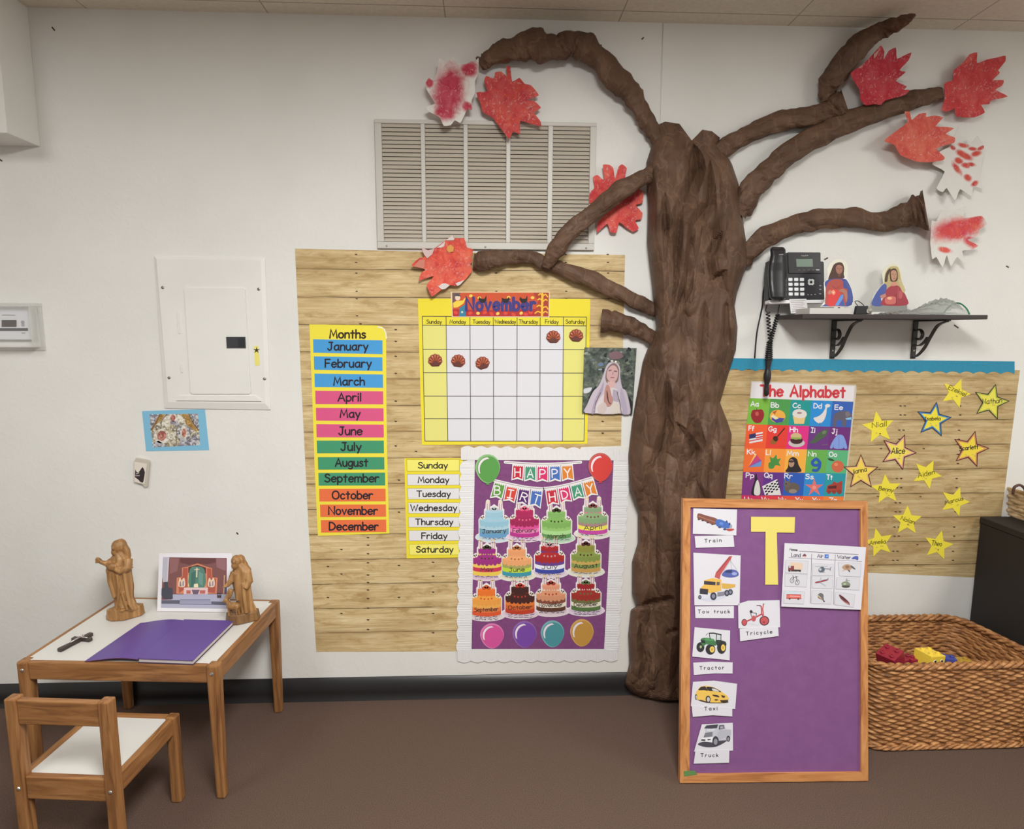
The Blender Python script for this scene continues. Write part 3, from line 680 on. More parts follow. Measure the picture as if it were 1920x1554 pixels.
for (nm, a, b) in (('Sunday', 800, 828), ('Monday', 843.4, 873.4), ('Tuesday', 886.5, 919), ('Wednesday', 928, 967), ('Thursday', 973, 1008.4), ('Friday', 1022.4, 1047), ('Saturday', 1061, 1096)):
    mb.text(WALL, nm, (a, 606.4), (b, 606.8), 7.0, 1.25, .0022, P(72, 60, 20))
mb.build('day_grid', c)
S = (830, 530, 8.727)
# November header card
n = thing('header_card', 'orange and red November header card on top of the calendar', 'card', WALL.at(938, 595))
mb = MB(); mb.sheet(WALL, [(845, 547), (1030.6, 547), (1030, 595), (847, 594.4)], .0020, .0030, P(238, 216, 176))
mb.poly(WALL, Z(*S, (155, 160), (1738, 160), (1732, 552), (165, 552)), .0032, P(206, 84, 44))
mb.poly(WALL, Z(*S, (160, 430), (400, 440), (700, 450), (1100, 445), (1500, 430), (1734, 400), (1732, 552), (165, 552)), .0033, P(182, 44, 44))
mb.poly(WALL, Z(*S, (1480, 160), (1738, 160), (1732, 552), (1500, 552), (1560, 300)), .0034, P(170, 62, 40))
mb.poly(WALL, Z(*S, (155, 160), (300, 160), (190, 330), (158, 340)), .0034, P(120, 84, 82))
mb.build('card', n)
mb = MB()
rr = random.Random(3)
for x, y in ((460, 215), (600, 248), (1080, 240), (1470, 245), (578, 500), (902, 505), (1285, 498)): mb.ell(WALL, *Z(*S, (x, y))[0], 3.5, 2.9, .0036, P(244, 206, 92), rr.uniform(-.6, .6), 8)
for x, y in ((215, 490), (450, 500), (690, 490), (800, 510), (1030, 500), (1160, 520), (1440, 490), (1360, 515), (780, 240), (1400, 210)): mb.ell(WALL, *Z(*S, (x, y))[0], 4.4, 3.2, .0035, P(222, 74, 54), rr.uniform(-.8, .8), 8)
for x, fl in ((655, 1), (1030, -1), (1325, 1)):
    q = [(x - 70, 270), (x - 55, 230), (x - 25, 262), (x + 30, 262), (x + 60, 205 if fl > 0 else 240), (x + 62, 290), (x + 25, 330), (x - 30, 328)]
    if fl < 0: q = [(2 * x - a, b) for a, b in q]
    mb.poly(WALL, Z(*S, *q), .0044, BLK)
mb.poly(WALL, Z(*S, (170, 330), (215, 300), (330, 290), (370, 240), (375, 260), (340, 340), (250, 400), (180, 410)), .0036, P(240, 208, 74))
mb.poly(WALL, Z(*S, (275, 415), (370, 350), (380, 552), (265, 552)), .0037, P(52, 128, 160)); mb.ell(WALL, *Z(*S, (318, 480))[0], 2, 2, .0039, P(220, 230, 200), 0, 8)
mb.ell(WALL, *Z(*S, (245, 245))[0], 4.8, 5.4, .0038, P(232, 208, 186)); mb.poly(WALL, Z(*S, (190, 215), (230, 175), (280, 205), (310, 225)), .0039, P(70, 84, 84))
CORN = P(246, 190, 60)
mb.line(WALL, Z(*S, (1625, 540), (1632, 180)), 4.2, .0036, CORN)
for q in (((1625, 500), (1560, 470), (1510, 500)), ((1625, 510), (1680, 470), (1715, 490)), ((1628, 400), (1580, 370), (1545, 390)), ((1628, 420), (1690, 390), (1722, 430)), ((1630, 300), (1590, 260), (1560, 280)), ((1630, 320), (1680, 275), (1710, 290)), ((1632, 220), (1600, 180), (1570, 200)), ((1632, 230), (1680, 190), (1715, 230))): mb.line(WALL, catmull(Z(*S, *q)), 2.3, .0037, CORN)
a, b = Z(*S, (388, 448), (1510, 448)); mb.text(WALL, 'November', a, b, 23, 5.6, .0041, P(62, 56, 128), gap=3.0)
mb.build('printed_picture', n)
# shell shaped day markers
SH = [P(134, 66, 48, .35, .4), P(150, 68, 50, .35, .4), P(104, 54, 46, .35, .4), P(186, 100, 72, .4, .35)]
def shell(cx_, cy_, rot, label):
    mb = MB(); cr_, sr_ = math.cos(rot), math.sin(rot)
    T_ = lambda x, y: (cx_ + x * cr_ - y * sr_, cy_ + x * sr_ + y * cr_)
    fan = []
    for j in range(61):
        a = math.radians(-112 + 224 * j / 60); R = 13.4 * (.93 + .08 * abs(math.sin(math.pi * 7 * j / 60)))
        fan.append((R * math.sin(a), 1.5 - R * .98 * math.cos(a)))
    mb.sheet(WALL, [T_(*p) for p in fan + [(9.5, 9), (6, 11.8), (-6, 11.8), (-9.5, 9)]], .0022, .0034, SH[0])
    for j in range(7):
        a = math.radians(-96 + 32 * j); t_ = np.array([math.sin(a), -math.cos(a)]); q0 = np.array([0, 5.5]); pts = [q0 + (np.array([0, 1.5]) + t_ * 11.8 - q0) * k for k in (.28, .5, .75, .92, 1)]
        mb.tube([WALL.at(*T_(*p), .0034 + .0012 * h) for p, h in zip(pts, (.6, 1.4, 1.6, .9, 0))], [.0016, .0030, .0042, .0044, .003], SH[3], 6)
    mb.sheet(WALL, [T_(*p) for p in ((-6.4, 4), (-3, 2.4), (3, 2.4), (6.4, 4), (8, 7.5), (5.4, 10.6), (-5.4, 10.6), (-8, 7.5))], .0034, .0075, SH[2])
    tag(mb.build('shell_marker'), label, 'calendar marker', 'shell markers on the calendar')
shell(1037.4, 631, 0, 'brown shell marker in the Friday column of the calendar')
shell(1080.4, 628.5, .05, 'brown shell marker in the Saturday column of the calendar')
shell(816, 675, -.05, 'brown shell marker in the Sunday column of the calendar')
shell(859.3, 676, .12, 'brown shell marker in the Monday column of the calendar')
shell(904.4, 680, -.28, 'brown shell marker in the Tuesday column of the calendar')

# ------------------------------------------------------------------ birthday poster
PUR = speckle_mat('purple_paper', 60, [(120, 62, 116), (136, 76, 130)], .6)
q = [(1090, 838), (1163, 836), (1178.5, 838), (1178.5, 905), (1190, 945), (1196, 984), (1190, 1030), (1187, 1061), (1195.5, 1128), (1186, 1150), (1185, 1174), (1178, 1190), (1181, 1225), (1177, 1260), (1000, 1262), (858, 1262), (858, 1224)]
mb = MB(); mb.sheet(WALL, q, .0006, .0010, P(228, 224, 218)); tag(mb.build('backing_paper'), 'plain white paper with a wavy right edge behind the birthday poster', 'backing paper')
mb = MB(); mb.sheet(WALL, [(876, 850), (1160, 850), (1142, 1226), (872, 1226)], .0017, .0022, PUR); tag(mb.build('poster_paper'), 'purple paper sheet behind the birthday cakes', 'poster paper')
RV = ribbed('white_border_card', (240, 238, 239), 2); RH = ribbed('white_border_card_h', (236, 233, 233), 0)
def border(pts, off, m, label): 
    mb = MB(); mb.sheet(WALL, pts, off - .0007, off, m); tag(mb.build('scalloped_border'), label, 'border strip', 'white scalloped borders of the birthday poster')
border(scallop(864.5, 866, 857.5, 1224, 24.6, 3.6, 1) + [(884, 1224), (890.4, 858)], .0042, RV, 'white scalloped border strip on the left side of the birthday poster')
border([(1150.8, 858), (1132.4, 1224)] + scallop(1157, 1224, 1181, 860, 24.6, 3.6, 1), .0042, RV, 'white scalloped border strip on the right side of the birthday poster')
border([(864, 862)] + scallop(864, 838.5, 1163, 842, 25.5, 3.8, -1) + [(1178, 848), (1178, 865), (1150, 863), (1000, 862.4)], .0052, RH, 'white scalloped border strip across the top of the birthday poster')
border([(857, 1216.8), (1133, 1216.8), (1157, 1218), (1158, 1234)] + scallop(1158, 1238, 858, 1240, 25, 3.8, -1), .0052, RH, 'white scalloped border strip along the bottom of the birthday poster')

S = (850, 830, 5.818); WO = P(236, 232, 232)
PC = {'red': P(200, 40, 62), 'green': P(70, 152, 118), 'mag': P(218, 50, 110), 'blue': P(72, 112, 188), 'orange': P(222, 132, 48), 'leaf': P(98, 156, 66), 'tomato': P(216, 68, 56), 'plum': P(88, 40, 112)}
def banner(label, strings, flags):
    n = thing('letter_banner', label, 'banner', WALL.at(*Z(*S, flags[0][2])[0]), 'birthday letter banners')
    mb = MB()
    for st in strings: mb.line(WALL, catmull(Z(*S, *st)), 5.2, .0056, WO); mb.line(WALL, catmull(Z(*S, *st)), .9, .0058, P(150, 130, 140))
    mb.build('string', n)
    for ch, col, tl, tr, br, bl in flags:
        tl, tr, br, bl = [np.array(p, float) for p in (tl, tr, br, bl)]
        mid = (bl + br) / 2 * .84 + (tl + tr) / 2 * .16
        q = [tl, tr, br, mid, bl]; cen = (tl + tr + br + bl) / 4
        mb = MB(); out = []
        for p in q:
            v = p - cen; out.append(p + v / np.hypot(*v) * 20)
        out[3] = mid + (bl + br - tl - tr) / np.hypot(*(bl + br - tl - tr)) * 22
        mb.sheet(WALL, Z(*S, *out), .0044, .0052, WO)
        mb.poly(WALL, Z(*S, *q), .0054, PC[col])
        # zigzag white icing edge along the top
        zz = []
        for i in range(11): zz.append(tl + (tr - tl) * i / 10 + (bl - tl) * (.02 if i % 2 else .13))
        mb.poly(WALL, Z(*S, *([tl - (bl - tl) * .02] + zz + [tr - (br - tr) * .02])), .0056, WO)
        ux = (tr - tl); uy = (bl - tl); b0 = tl + uy * .80 + ux * .22; b1 = tl + (br - tr) * .80 + ux * .78
        a, b = Z(*S, b0, b1); mb.text(WALL, ch, a, b, np.hypot(*uy) * .56 / S[2], 2.2, .0060, P(240, 236, 238)); mb.build('pennant', n)
banner('HAPPY letter banner, uppermost on the purple birthday poster', [((565, 212), (800, 228), (980, 234), (1160, 228), (1390, 212))],
  [('H', 'red', (655, 240), (762, 246), (752, 398), (645, 396)), ('A', 'green', (788, 250), (893, 254), (893, 410), (783, 406)), ('P', 'mag', (920, 254), (1026, 254), (1026, 416), (918, 414)), ('P', 'blue', (1055, 252), (1160, 248), (1162, 410), (1056, 414)), ('Y', 'orange', (1186, 246), (1293, 240), (1307, 398), (1192, 406))])
banner('BIRT half of the birthday letter banner, lower left', [((440, 408), (620, 450), (800, 485), (980, 502))],
  [('B', 'leaf', (458, 428), (562, 456), (524, 606), (412, 590)), ('I', 'tomato', (588, 468), (698, 490), (660, 642), (556, 622)), ('R', 'plum', (722, 496), (828, 512), (812, 684), (698, 650)), ('T', 'blue', (858, 514), (966, 522), (944, 702), (838, 676))])
banner('HDAY half of the birthday letter banner, lower right', [((990, 498), (1150, 478), (1350, 430), (1510, 382))],
  [('H', 'red', (1012, 516), (1118, 500), (1144, 662), (1034, 676)), ('D', 'mag', (1146, 494), (1252, 472), (1284, 628), (1174, 652)), ('A', 'green', (1284, 466), (1388, 438), (1426, 596), (1316, 616)), ('Y', 'orange', (1416, 430), (1522, 402), (1566, 560), (1456, 586))])

def balloon(cx_, cy_, rx, ry, col, lite, off, label, grp=True):
    def shape(k):
        out = []
        for i in range(36):
            a = 2 * math.pi * i / 36; x = math.sin(a); y = -math.cos(a); tap = 1 - .16 * max(0, y)
            out.append((cx_ + rx * k * x * tap, cy_ + ry * k * y * (1.1 if y > 0 else 1)))
        return out
    mb = MB(); mb.sheet(WALL, shape(1.0), off - .0007, off, P(*lite)); mb.poly(WALL, [(x + rx * .05, y + ry * .05) for x, y in shape(.91)], off + .0002, P(*col))
    cres = [(cx_ + rx * .78 * math.sin(a), cy_ - ry * .78 * math.cos(a)) for a in [math.radians(d) for d in range(-118, 8, 9)]]
    inn = [(cx_ + rx * .08 + rx * .72 * math.sin(a), cy_ + ry * .10 - ry * .76 * math.cos(a)) for a in [math.radians(d) for d in range(4, -119, -9)]]
    mb.poly(WALL, cres + inn, off + .0004, P(240, 228, 236))
    if off > .005: mb.poly(WALL, [(cx_ - 2, cy_ + ry * 1.08), (cx_ + 2, cy_ + ry * 1.08), (cx_ + 3.4, cy_ + ry * 1.2), (cx_ - 3.4, cy_ + ry * 1.2)], off, P(*col))
    tag(mb.build('paper_balloon'), label, 'paper balloon', 'paper balloons on the birthday poster')
balloon(914.5, 877.5, 23.5, 26, (92, 158, 78), (146, 190, 132), .0064, 'green paper balloon at the top left corner of the birthday poster')
balloon(1125.8, 874.5, 23, 25.5, (216, 66, 60), (196, 96, 92), .0064, 'red paper balloon at the top right corner of the birthday poster')
balloon(922.5, 1191, 22.5, 22.5, (216, 84, 156), (222, 130, 182), .0032, 'pink paper balloon at the bottom of the birthday poster')
balloon(983.5, 1188, 22.8, 24, (124, 72, 168), (146, 104, 176), .0032, 'violet paper balloon at the bottom of the birthday poster')
balloon(1036, 1187, 22.2, 24, (76, 148, 158), (124, 180, 186), .0032, 'teal paper balloon at the bottom of the birthday poster')
balloon(1091, 1185, 22.3, 24.5, (196, 146, 66), (210, 166, 96), .0032, 'golden paper balloon at the bottom of the birthday poster')

def cake(px, py, month, plate, bands, tops, name_band, fruit, off, order, hand, label):
    """px, py = middle of the plate; bands = lower tier colours top to bottom; tops = upper tier colours"""
    c = thing('paper_cake', label, 'paper cake', WALL.at(px, py), 'paper birthday cakes')
    W_ = P(236, 230, 230); mb = MB()
    # white cut-out outline with candles
    out = [(-36, 0), (-33, -5), (-29, -7), (-29.5, -33), (-26, -38), (-22, -42), (-19, -41), (-19, -52), (-16.5, -54.5), (-15.5, -68), (-12, -71), (-8, -69), (-7, -57), (0, -62), (7, -57), (8, -69), (12, -71), (15.5, -68), (16.5, -54.5), (19, -52), (19, -41), (22, -42), (26, -38), (29.5, -33), (29, -7), (33, -5), (36, 0)]
    out += [(36 * math.cos(a), 11 * math.sin(a)) for a in [math.pi * i / 12 for i in range(1, 12)]]
    mb.sheet(WALL, [(px + x, py + y) for x, y in out], off - .0006, off, W_)
    mb.ell(WALL, px, py, 34.6, 9.6, off + .0002, P(*plate)); mb.ell(WALL, px, py - .5, 29, 7, off + .00025, P(*[int(v * .93) for v in plate]))
    mb.build('plate', c)
    def tier(hw, y0, y1, cols, curve):
        mb = MB(); n = len(cols)
        def edge(y, k=14): return [(px + hw * math.sin(math.pi * (i / k - .5)), y + curve * math.cos(math.pi * (i / k - .5)) + py) for i in range(k + 1)]
        for i, col in enumerate(cols):
            a = y0 + (y1 - y0) * i / n; b = y0 + (y1 - y0) * (i + 1) / n
            mb.poly(WALL, edge(a) + edge(b)[::-1], off + .0004, P(*col))
        mb.ell(WALL, px, py + y0, hw, curve * 1.05, off + .0005, P(*[min(255, int(v * 1.06)) for v in cols[0]]))
        # drips under the first band
        for i in range(7):
            u = -1 + 2 * (i + .5) / 7; yy = y0 + (y1 - y0) / n + curve * math.sqrt(max(0, 1 - u * u))
            mb.ell(WALL, px + hw * u * .96, py + yy, hw / 8, 2.3 + (i % 2), off + .0006, P(*cols[0]), 0, 10)
        return mb
    mb = tier(27.4, -33, -3.5, bands, 5.2)
    y = -33 + 29.5 * (name_band + .80) / len(bands)
    pw = {3: 23, 4: 29, 5: 33}.get(len(month), 44)
    mb.text(WALL, month, (px - pw / 2, py + y + 5), (px + pw / 2, py + y + 3.4), 7.2, 1.15, off + .0009, P(62, 44, 44))
    if hand:
        rr = random.Random(month)
        for k in range(hand):
            yy = py + 2.6 + k * 4.4; x = px - 22
            while x < px + 20:
                w = rr.uniform(4, 9); mb.line(WALL, [(x + w * t / 4, yy + rr.uniform(-1.3, 1.3) - .9 * ((x - px) / 24) ** 2) for t in range(5)], .9, off + .0009, P(66, 58, 96), cap=False); x += w + rr.uniform(1, 3.5)
    mb.build('lower_tier', c)
    mb = tier(16.4, -49, -34, tops, 3.2)
    for i, u in enumerate((-24, -20, 20, 24)): mb.ell(WALL, px + u, py - 36.5 + abs(i - 1.5), 3, 2.5, off + .0007, P(232, 222, 206), 0, 8); mb.ell(WALL, px + u, py - 38.5 + abs(i - 1.5), 1.3, 1.5, off + .0008, P(86, 52, 40), 0, 8)
    for u in (-10, -3.5, 3.5, 10): mb.ell(WALL, px + u, py - 33.5 + 2.6 * math.cos(u / 10), 1.7, 1.9, off + .0008, P(*fruit), 0, 8)
    mb.build('upper_tier', c)
    for u in (-13.4, -9.2, 9.2, 13.4):
        mb = MB()
        mb.poly(WALL, [(px + u - 1.2, py - 50), (px + u - 1.0, py - 64), (px + u + 1.0, py - 64), (px + u + 1.2, py - 50)], off + .0007, P(236, 216, 214)); mb.line(WALL, [(px + u + .7, py - 51), (px + u + .6, py - 63)], .8, off + .0009, P(150, 84, 100), cap=False)
        mb.ell(WALL, px + u, py - 66, 1.0, 2.2, off + .0007, P(240, 200, 130), 0, 8); mb.build('candle', c)
    mb = MB()
    for x, y in ((-4.5, -51.5), (4.5, -51.5), (0, -54)): mb.ell(WALL, px + x, py + y, 4.4, 3.4, off + .0008, P(*fruit), 0, 10)
    mb.build('topping', c)
CAKES = [
 (926.5, 1007, 'January', (206, 222, 232), [(150, 194, 214), (176, 208, 222), (112, 160, 186), (104, 158, 200)], [(160, 200, 218), (128, 172, 194)], 2, (190, 200, 206), 'pale blue paper birthday cake for January'),
 (983.5, 1006, 'February', (236, 206, 226), [(160, 34, 84), (222, 80, 150), (234, 132, 184), (186, 50, 140)], [(176, 38, 92), (218, 96, 146)], 2, (232, 100, 130), 'deep pink paper birthday cake for February'),
 (1043.5, 1009, 'March', (190, 216, 190), [(128, 176, 92), (150, 196, 110), (172, 216, 146), (98, 150, 88)], [(132, 180, 100), (196, 226, 176)], 3, (64, 66, 40), 'green paper birthday cake for March'),
 (1111.5, 1000.5, 'April', (230, 226, 214), [(134, 168, 118), (170, 132, 128), (240, 228, 90), (198, 74, 162)], [(136, 164, 124), (216, 130, 150), (228, 216, 130)], 2, (124, 60, 62), 'pastel striped paper birthday cake for April'),
 (913, 1078.5, 'May', (224, 196, 216), [(156, 46, 126), (240, 202, 92), (204, 54, 86), (236, 202, 84)], [(154, 42, 130), (222, 190, 112), (186, 62, 86)], 2, (70, 60, 40), 'magenta and yellow paper birthday cake for May'),
 (969, 1079.5, 'June', (232, 226, 206), [(234, 166, 112), (166, 164, 92), (192, 216, 62), (62, 150, 170)], [(234, 160, 108), (166, 166, 104)], 2, (180, 110, 60), 'orange, lime and teal paper birthday cake for June'),
 (1030.5, 1074, 'July', (230, 214, 226), [(172, 38, 38), (104, 64, 144), (234, 234, 244), (62, 72, 160)], [(168, 34, 42), (84, 64, 152), (236, 214, 230)], 2, (200, 150, 160), 'red, white and blue paper birthday cake for July'),
 (1098.5, 1072, 'August', (230, 228, 214), [(132, 150, 72), (206, 170, 92), (132, 156, 84), (200, 156, 86)], [(142, 142, 62), (190, 160, 74)], 2, (84, 38, 34), 'olive green and tan paper birthday cake for August'),
 (912, 1154, 'September', (228, 214, 218), [(236, 160, 70), (238, 172, 84), (232, 128, 68), (222, 88, 48)], [(236, 118, 44), (204, 74, 36)], 2, (206, 90, 40), 'all orange paper birthday cake for September'),
 (975, 1150, 'October', (228, 206, 220), [(70, 32, 28), (226, 120, 50), (216, 100, 44), (192, 62, 38)], [(66, 30, 28), (190, 72, 42)], 2, (190, 60, 44), 'chocolate and orange paper birthday cake for October'),
 (1033, 1145.5, 'November', (228, 210, 218), [(216, 148, 112), (130, 72, 54), (238, 226, 208), (92, 54, 40)], [(226, 152, 122), (238, 216, 196), (132, 64, 48)], 2, (170, 64, 52), 'peach, cream and brown paper birthday cake for November'),
 (1098.5, 1144.5, 'December', (228, 206, 226), [(160, 46, 38), (112, 112, 64), (234, 226, 204), (86, 116, 64)], [(160, 32, 38), (230, 232, 224), (104, 120, 74)], 2, (96, 112, 70), 'red, cream and green paper birthday cake for December')]
for i, (px, py, mo, plate, bands, tops, nb, fr, lab) in enumerate(CAKES):
    cake(px, py, mo, plate, bands, tops, nb, fr, .0029 + .00035 * (i % 2), i, 2 if mo in ('October', 'September', 'December', 'February') else 1, lab)
# ------------------------------------------------------------------ paper tree
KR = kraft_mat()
def vnoise(x, seed=0):
    x = np.asarray(x, float); i = np.floor(x).astype(int); f = x - i; f = f * f * (3 - 2 * f)
    h = lambda n: (np.sin((n + seed * 17.3) * 127.1) * 43758.5453) % 1.0
    return h(i) * (1 - f) + h(i + 1) * f
def tri(u): return np.abs(2 * (u - np.floor(u + .5)))
def segdist(X, Y, pl):
    d = np.full(X.shape, 1e9); n_ = len(pl) - 1; k_ = 0
    for (x0, y0), (x1, y1) in zip(pl[:-1], pl[1:]):
        vx, vy = x1 - x0, y1 - y0; t = np.clip(((X - x0) * vx + (Y - y0) * vy) / (vx * vx + vy * vy), 0, 1)
        s_ = (k_ + t) / n_; k_ += 1
        d = np.minimum(d, np.hypot(X - x0 - t * vx, Y - y0 - t * vy) + 26 * np.abs(2 * s_ - 1) ** 5)
    return d
tree = thing('paper_tree', 'large crumpled brown paper tree climbing the wall to the ceiling', 'paper tree', WALL.at(1230, 1310))
LE = [(232, 1247), (238, 1232), (274, 1222), (304, 1212), (342, 1212), (389, 1214.7), (454, 1213), (496, 1217.6), (531, 1222), (582, 1226.5), (614, 1231), (640, 1222), (656, 1213), (678, 1205), (740, 1194), (791, 1185), (854, 1178), (917, 1180), (958, 1196), (1016, 1196), (1052, 1185), (1111, 1185), (1136, 1194), (1143, 1182.5), (1188, 1178), (1242, 1180), (1282, 1171), (1296, 1182), (1307, 1200), (1313, 1225)]
RE = [(232, 1350), (256, 1347), (274, 1356.7), (309, 1373), (345, 1385), (378, 1388), (407, 1392), (466, 1401), (499, 1401), (511, 1395), (549, 1382), (573, 1377.5), (614, 1383), (656, 1380), (710, 1363), (755, 1350), (790, 1364), (814, 1372), (854, 1369.5), (908, 1363), (960, 1358), (1050, 1350), (1180, 1352), (1313, 1356)]
NJ, NI = 330, 150
ys = np.linspace(232, 1313, NJ)
le = np.interp(ys, *zip(*LE)); re_ = np.interp(ys, *zip(*RE))
dep = np.interp(ys, [232, 300, 480, 700, 1000, 1250, 1313], [.05, .085, .12, .135, .12, .10, .09])
s_ = np.linspace(0, 1, NI)
TX = le[:, None] + (re_ - le)[:, None] * s_[None, :]; TY = np.repeat(ys[:, None], NI, 1)
# uneven top edge: two folded humps with a notch between
hump = np.interp(TX[0], [1232, 1247, 1274, 1299, 1317, 1335, 1350], [238, 228, 232, 266, 243, 246, 258])
TY = TY + (hump[None, :] - 232) * np.clip(1 - (TY - 232) / 70, 0, 1)
prof_ = np.clip(1 - np.abs(2 * s_ - 1) ** 2.6, 0, 1) ** .5
OFF = .012 + dep[:, None] * prof_[None, :]
def lnoise(x, seed=0):
    x = np.asarray(x, float); i = np.floor(x).astype(int); f = x - i
    h = lambda n: (np.sin((n + seed * 17.3) * 127.1) * 43758.5453) % 1.0
    return h(i) * (1 - f) + h(i + 1) * f
def facet(u, v, seed):
    """flat triangular facets, like the planes of crumpled paper"""
    i, j = np.floor(u).astype(int), np.floor(v).astype(int); a, b = u - i, v - j
    H = lambda p, q: (np.sin(p * 127.1 + q * 311.7 + seed * 74.7) * 43758.5453) % 1.0
    flip = ((i + j) % 2 == 0)
    lo = np.where(a + b < 1, H(i, j) + a * (H(i + 1, j) - H(i, j)) + b * (H(i, j + 1) - H(i, j)), H(i + 1, j + 1) + (1 - a) * (H(i, j + 1) - H(i + 1, j + 1)) + (1 - b) * (H(i + 1, j) - H(i + 1, j + 1)))
    hi = np.where(a > b, H(i, j) + a * (H(i + 1, j) - H(i, j)) + b * (H(i + 1, j + 1) - H(i + 1, j)), H(i, j) + b * (H(i, j + 1) - H(i, j)) + a * (H(i + 1, j + 1) - H(i, j + 1)))
    return np.where(flip, lo, hi)
fold = np.zeros_like(TX)
for w_, h_, amp, sd in ((40, 150, .090, 1), (24, 80, .042, 2), (13, 38, .012, 3)):
    fold += amp * (facet(TX / w_ + .9 * lnoise(TY / 190, sd) + .15 * lnoise(TY / 60, sd + 4), TY / h_ + .8 * lnoise(TX / 45, sd + 7), sd) - .5)
VAL = [([(1299, 262), (1308, 318), (1275, 404), (1258, 608)], 17, .045), ([(1332, 277), (1330, 383), (1299, 425), (1287, 534), (1261, 608)], 15, .038), ([(1246, 342), (1249, 437), (1258, 600)], 10, .022),
       ([(1364, 416), (1329, 481), (1335, 526), (1376, 499)], 11, .022), ([(1323, 543), (1317, 656), (1313, 733)], 11, .022), ([(1361, 555), (1364, 660)], 9, .018),
       ([(1252, 665), (1250, 800), (1234, 868), (1230, 1025), (1228, 1115)], 15, .034), ([(1257, 778), (1295, 832), (1304, 845), (1286, 872)], 12, .026), ([(1350, 760), (1330, 860), (1322, 930)], 12, .024),
       ([(1194, 1137), (1235, 1128), (1275, 1119)], 9, .030), ([(1200, 1150), (1206, 1220), (1212, 1240), (1196, 1300)], 11, .026), ([(1245, 1190), (1275, 1180)], 8, .016), ([(1203, 960), (1214, 1000), (1200, 1080)], 10, .018)]
for pl_, w_, d_ in VAL: fold -= d_ * np.clip(1 - segdist(TX, TY, pl_) / w_, 0, 1)
for pl_, w_, d_ in (([(1290, 440), (1270, 560), (1240, 650)], 22, .020), ([(1305, 425), (1300, 540), (1290, 600)], 16, .024), ([(1345, 480), (1352, 520)], 18, .018), ([(1218, 700), (1205, 850), (1200, 930)], 18, .020), ([(1275, 660), (1272, 760)], 16, .018), ([(1355, 770), (1362, 850)], 14, .022), ([(1196, 1150), (1192, 1240), (1184, 1290)], 14, .020), ([(1228, 1240), (1222, 1300)], 10, .018), ([(1230, 300), (1232, 420)], 12, .018)):
    fold += d_ * np.clip(1 - segdist(TX, TY, pl_) / w_, 0, 1)
edge_ = np.clip(prof_ * 1.6, 0, 1)[None, :]
OFF = np.maximum(.006, OFF + fold * edge_)
def trunk_point(i, j):
    p = WALL.at(TX[j, i], TY[j, i], OFF[j, i])
    if p[2] < .004:
        p = np.array([p[0], p[1], .004])
    return p
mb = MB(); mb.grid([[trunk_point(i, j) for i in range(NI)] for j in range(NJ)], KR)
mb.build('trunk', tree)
def branch(pts, flat=.62, lift=.004, seed=0, offs=None, twist=.5, tip=True):
    """pts = (px, py, width px) along the twisted paper branch"""
    P0 = catmull(pts, False, 6); N = len(P0); n = 20; rows_ = []
    ofs = catmull([(o, 0) for o in offs], False, 6) if offs else None
    for i in range(N):
        p = P0[i]; a = P0[max(i - 1, 0)]; b = P0[min(i + 1, N - 1)]
        t = (b - a)[:2]; t = t / np.hypot(*t); nr = np.array([-t[1], t[0]]); row = []
        R = p[2] / 2; scale = .00205
        rag = 1 + .20 * (lnoise(i * .5, seed + 3) - .5)
        for j in range(n + 1):
            th = 2 * math.pi * (j % n) / n
            u = th / (2 * math.pi)
            k = 1 + .26 * (tri(u * 3 + twist * i / 6 + lnoise(i * .3, seed)) - .5) + .42 * (float(facet(np.array(u * 6 + twist * i / 5), np.array(i * .42 + .5 * math.cos(th)), seed)) - .5) + .22 * (float(facet(np.array(u * 11 - twist * i / 7), np.array(i * .9), seed + 5)) - .5)
            kk = k * rag
            lat = math.cos(th) * R * (1 + .75 * (kk - 1)); out = (math.sin(th) * kk + 1.32) * R * scale * flat
            o = lift + out + (float(ofs[i][0]) if ofs is not None else 0)
            q = WALL.at(p[0] + nr[0] * lat, p[1] + nr[1] * lat, o)
            q[2] = min(q[2], CEIL - .004)
            row.append(q)
        rows_.append(row)
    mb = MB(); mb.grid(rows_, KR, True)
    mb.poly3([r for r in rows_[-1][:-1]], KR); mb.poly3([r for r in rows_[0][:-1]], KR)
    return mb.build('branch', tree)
def BZ(x0, y0, s, *pts): return [(x0 + x / s, y0 + y / s, w / s) for x, y, w in pts]
branch(BZ(780, 20, 3.378, (1600, 900, 110), (1560, 850, 110), (1515, 785, 105), (1470, 710, 110), (1410, 610, 115), (1350, 510, 135), (1260, 415, 150), (1150, 290, 150), (1060, 228, 190), (985, 205, 165), (905, 235, 165), (820, 232, 195), (717, 222, 200), (600, 248, 150), (480, 295, 105), (430, 325, 95), (402, 342, 86)), seed=1, twist=.45)
branch(BZ(1320, 0, 2.988, (60, 860, 90), (130, 815, 105), (250, 748, 98), (400, 690, 105), (550, 655, 112), (690, 615, 118), (760, 580, 140), (792, 568, 135)), seed=2)
branch(BZ(1320, 0, 2.988, (700, 560, 105), (690, 500, 100), (740, 400, 128), (830, 290, 130), (930, 205, 112), (1010, 165, 92), (1090, 128, 74), (1150, 98, 48), (1186, 82, 12)), seed=3, offs=[0, 0, .005, .01, .02, .045, .10, .15, .18], twist=.4)
branch(BZ(1320, 0, 2.988, (190, 1190, 110), (230, 1140, 118), (280, 1040, 132), (400, 925, 130), (560, 800, 124), (760, 705, 122), (950, 635, 110), (1150, 568, 96), (1270, 532, 92), (1340, 522, 62)), seed=4)
branch(BZ(1320, 0, 2.988, (205, 1460, 110), (250, 1410, 108), (330, 1335, 110), (480, 1270, 105), (650, 1228, 115), (850, 1225, 112), (1000, 1240, 104), (1120, 1205, 135), (1200, 1190, 190), (1245, 1182, 226)), seed=5, flat=.5)
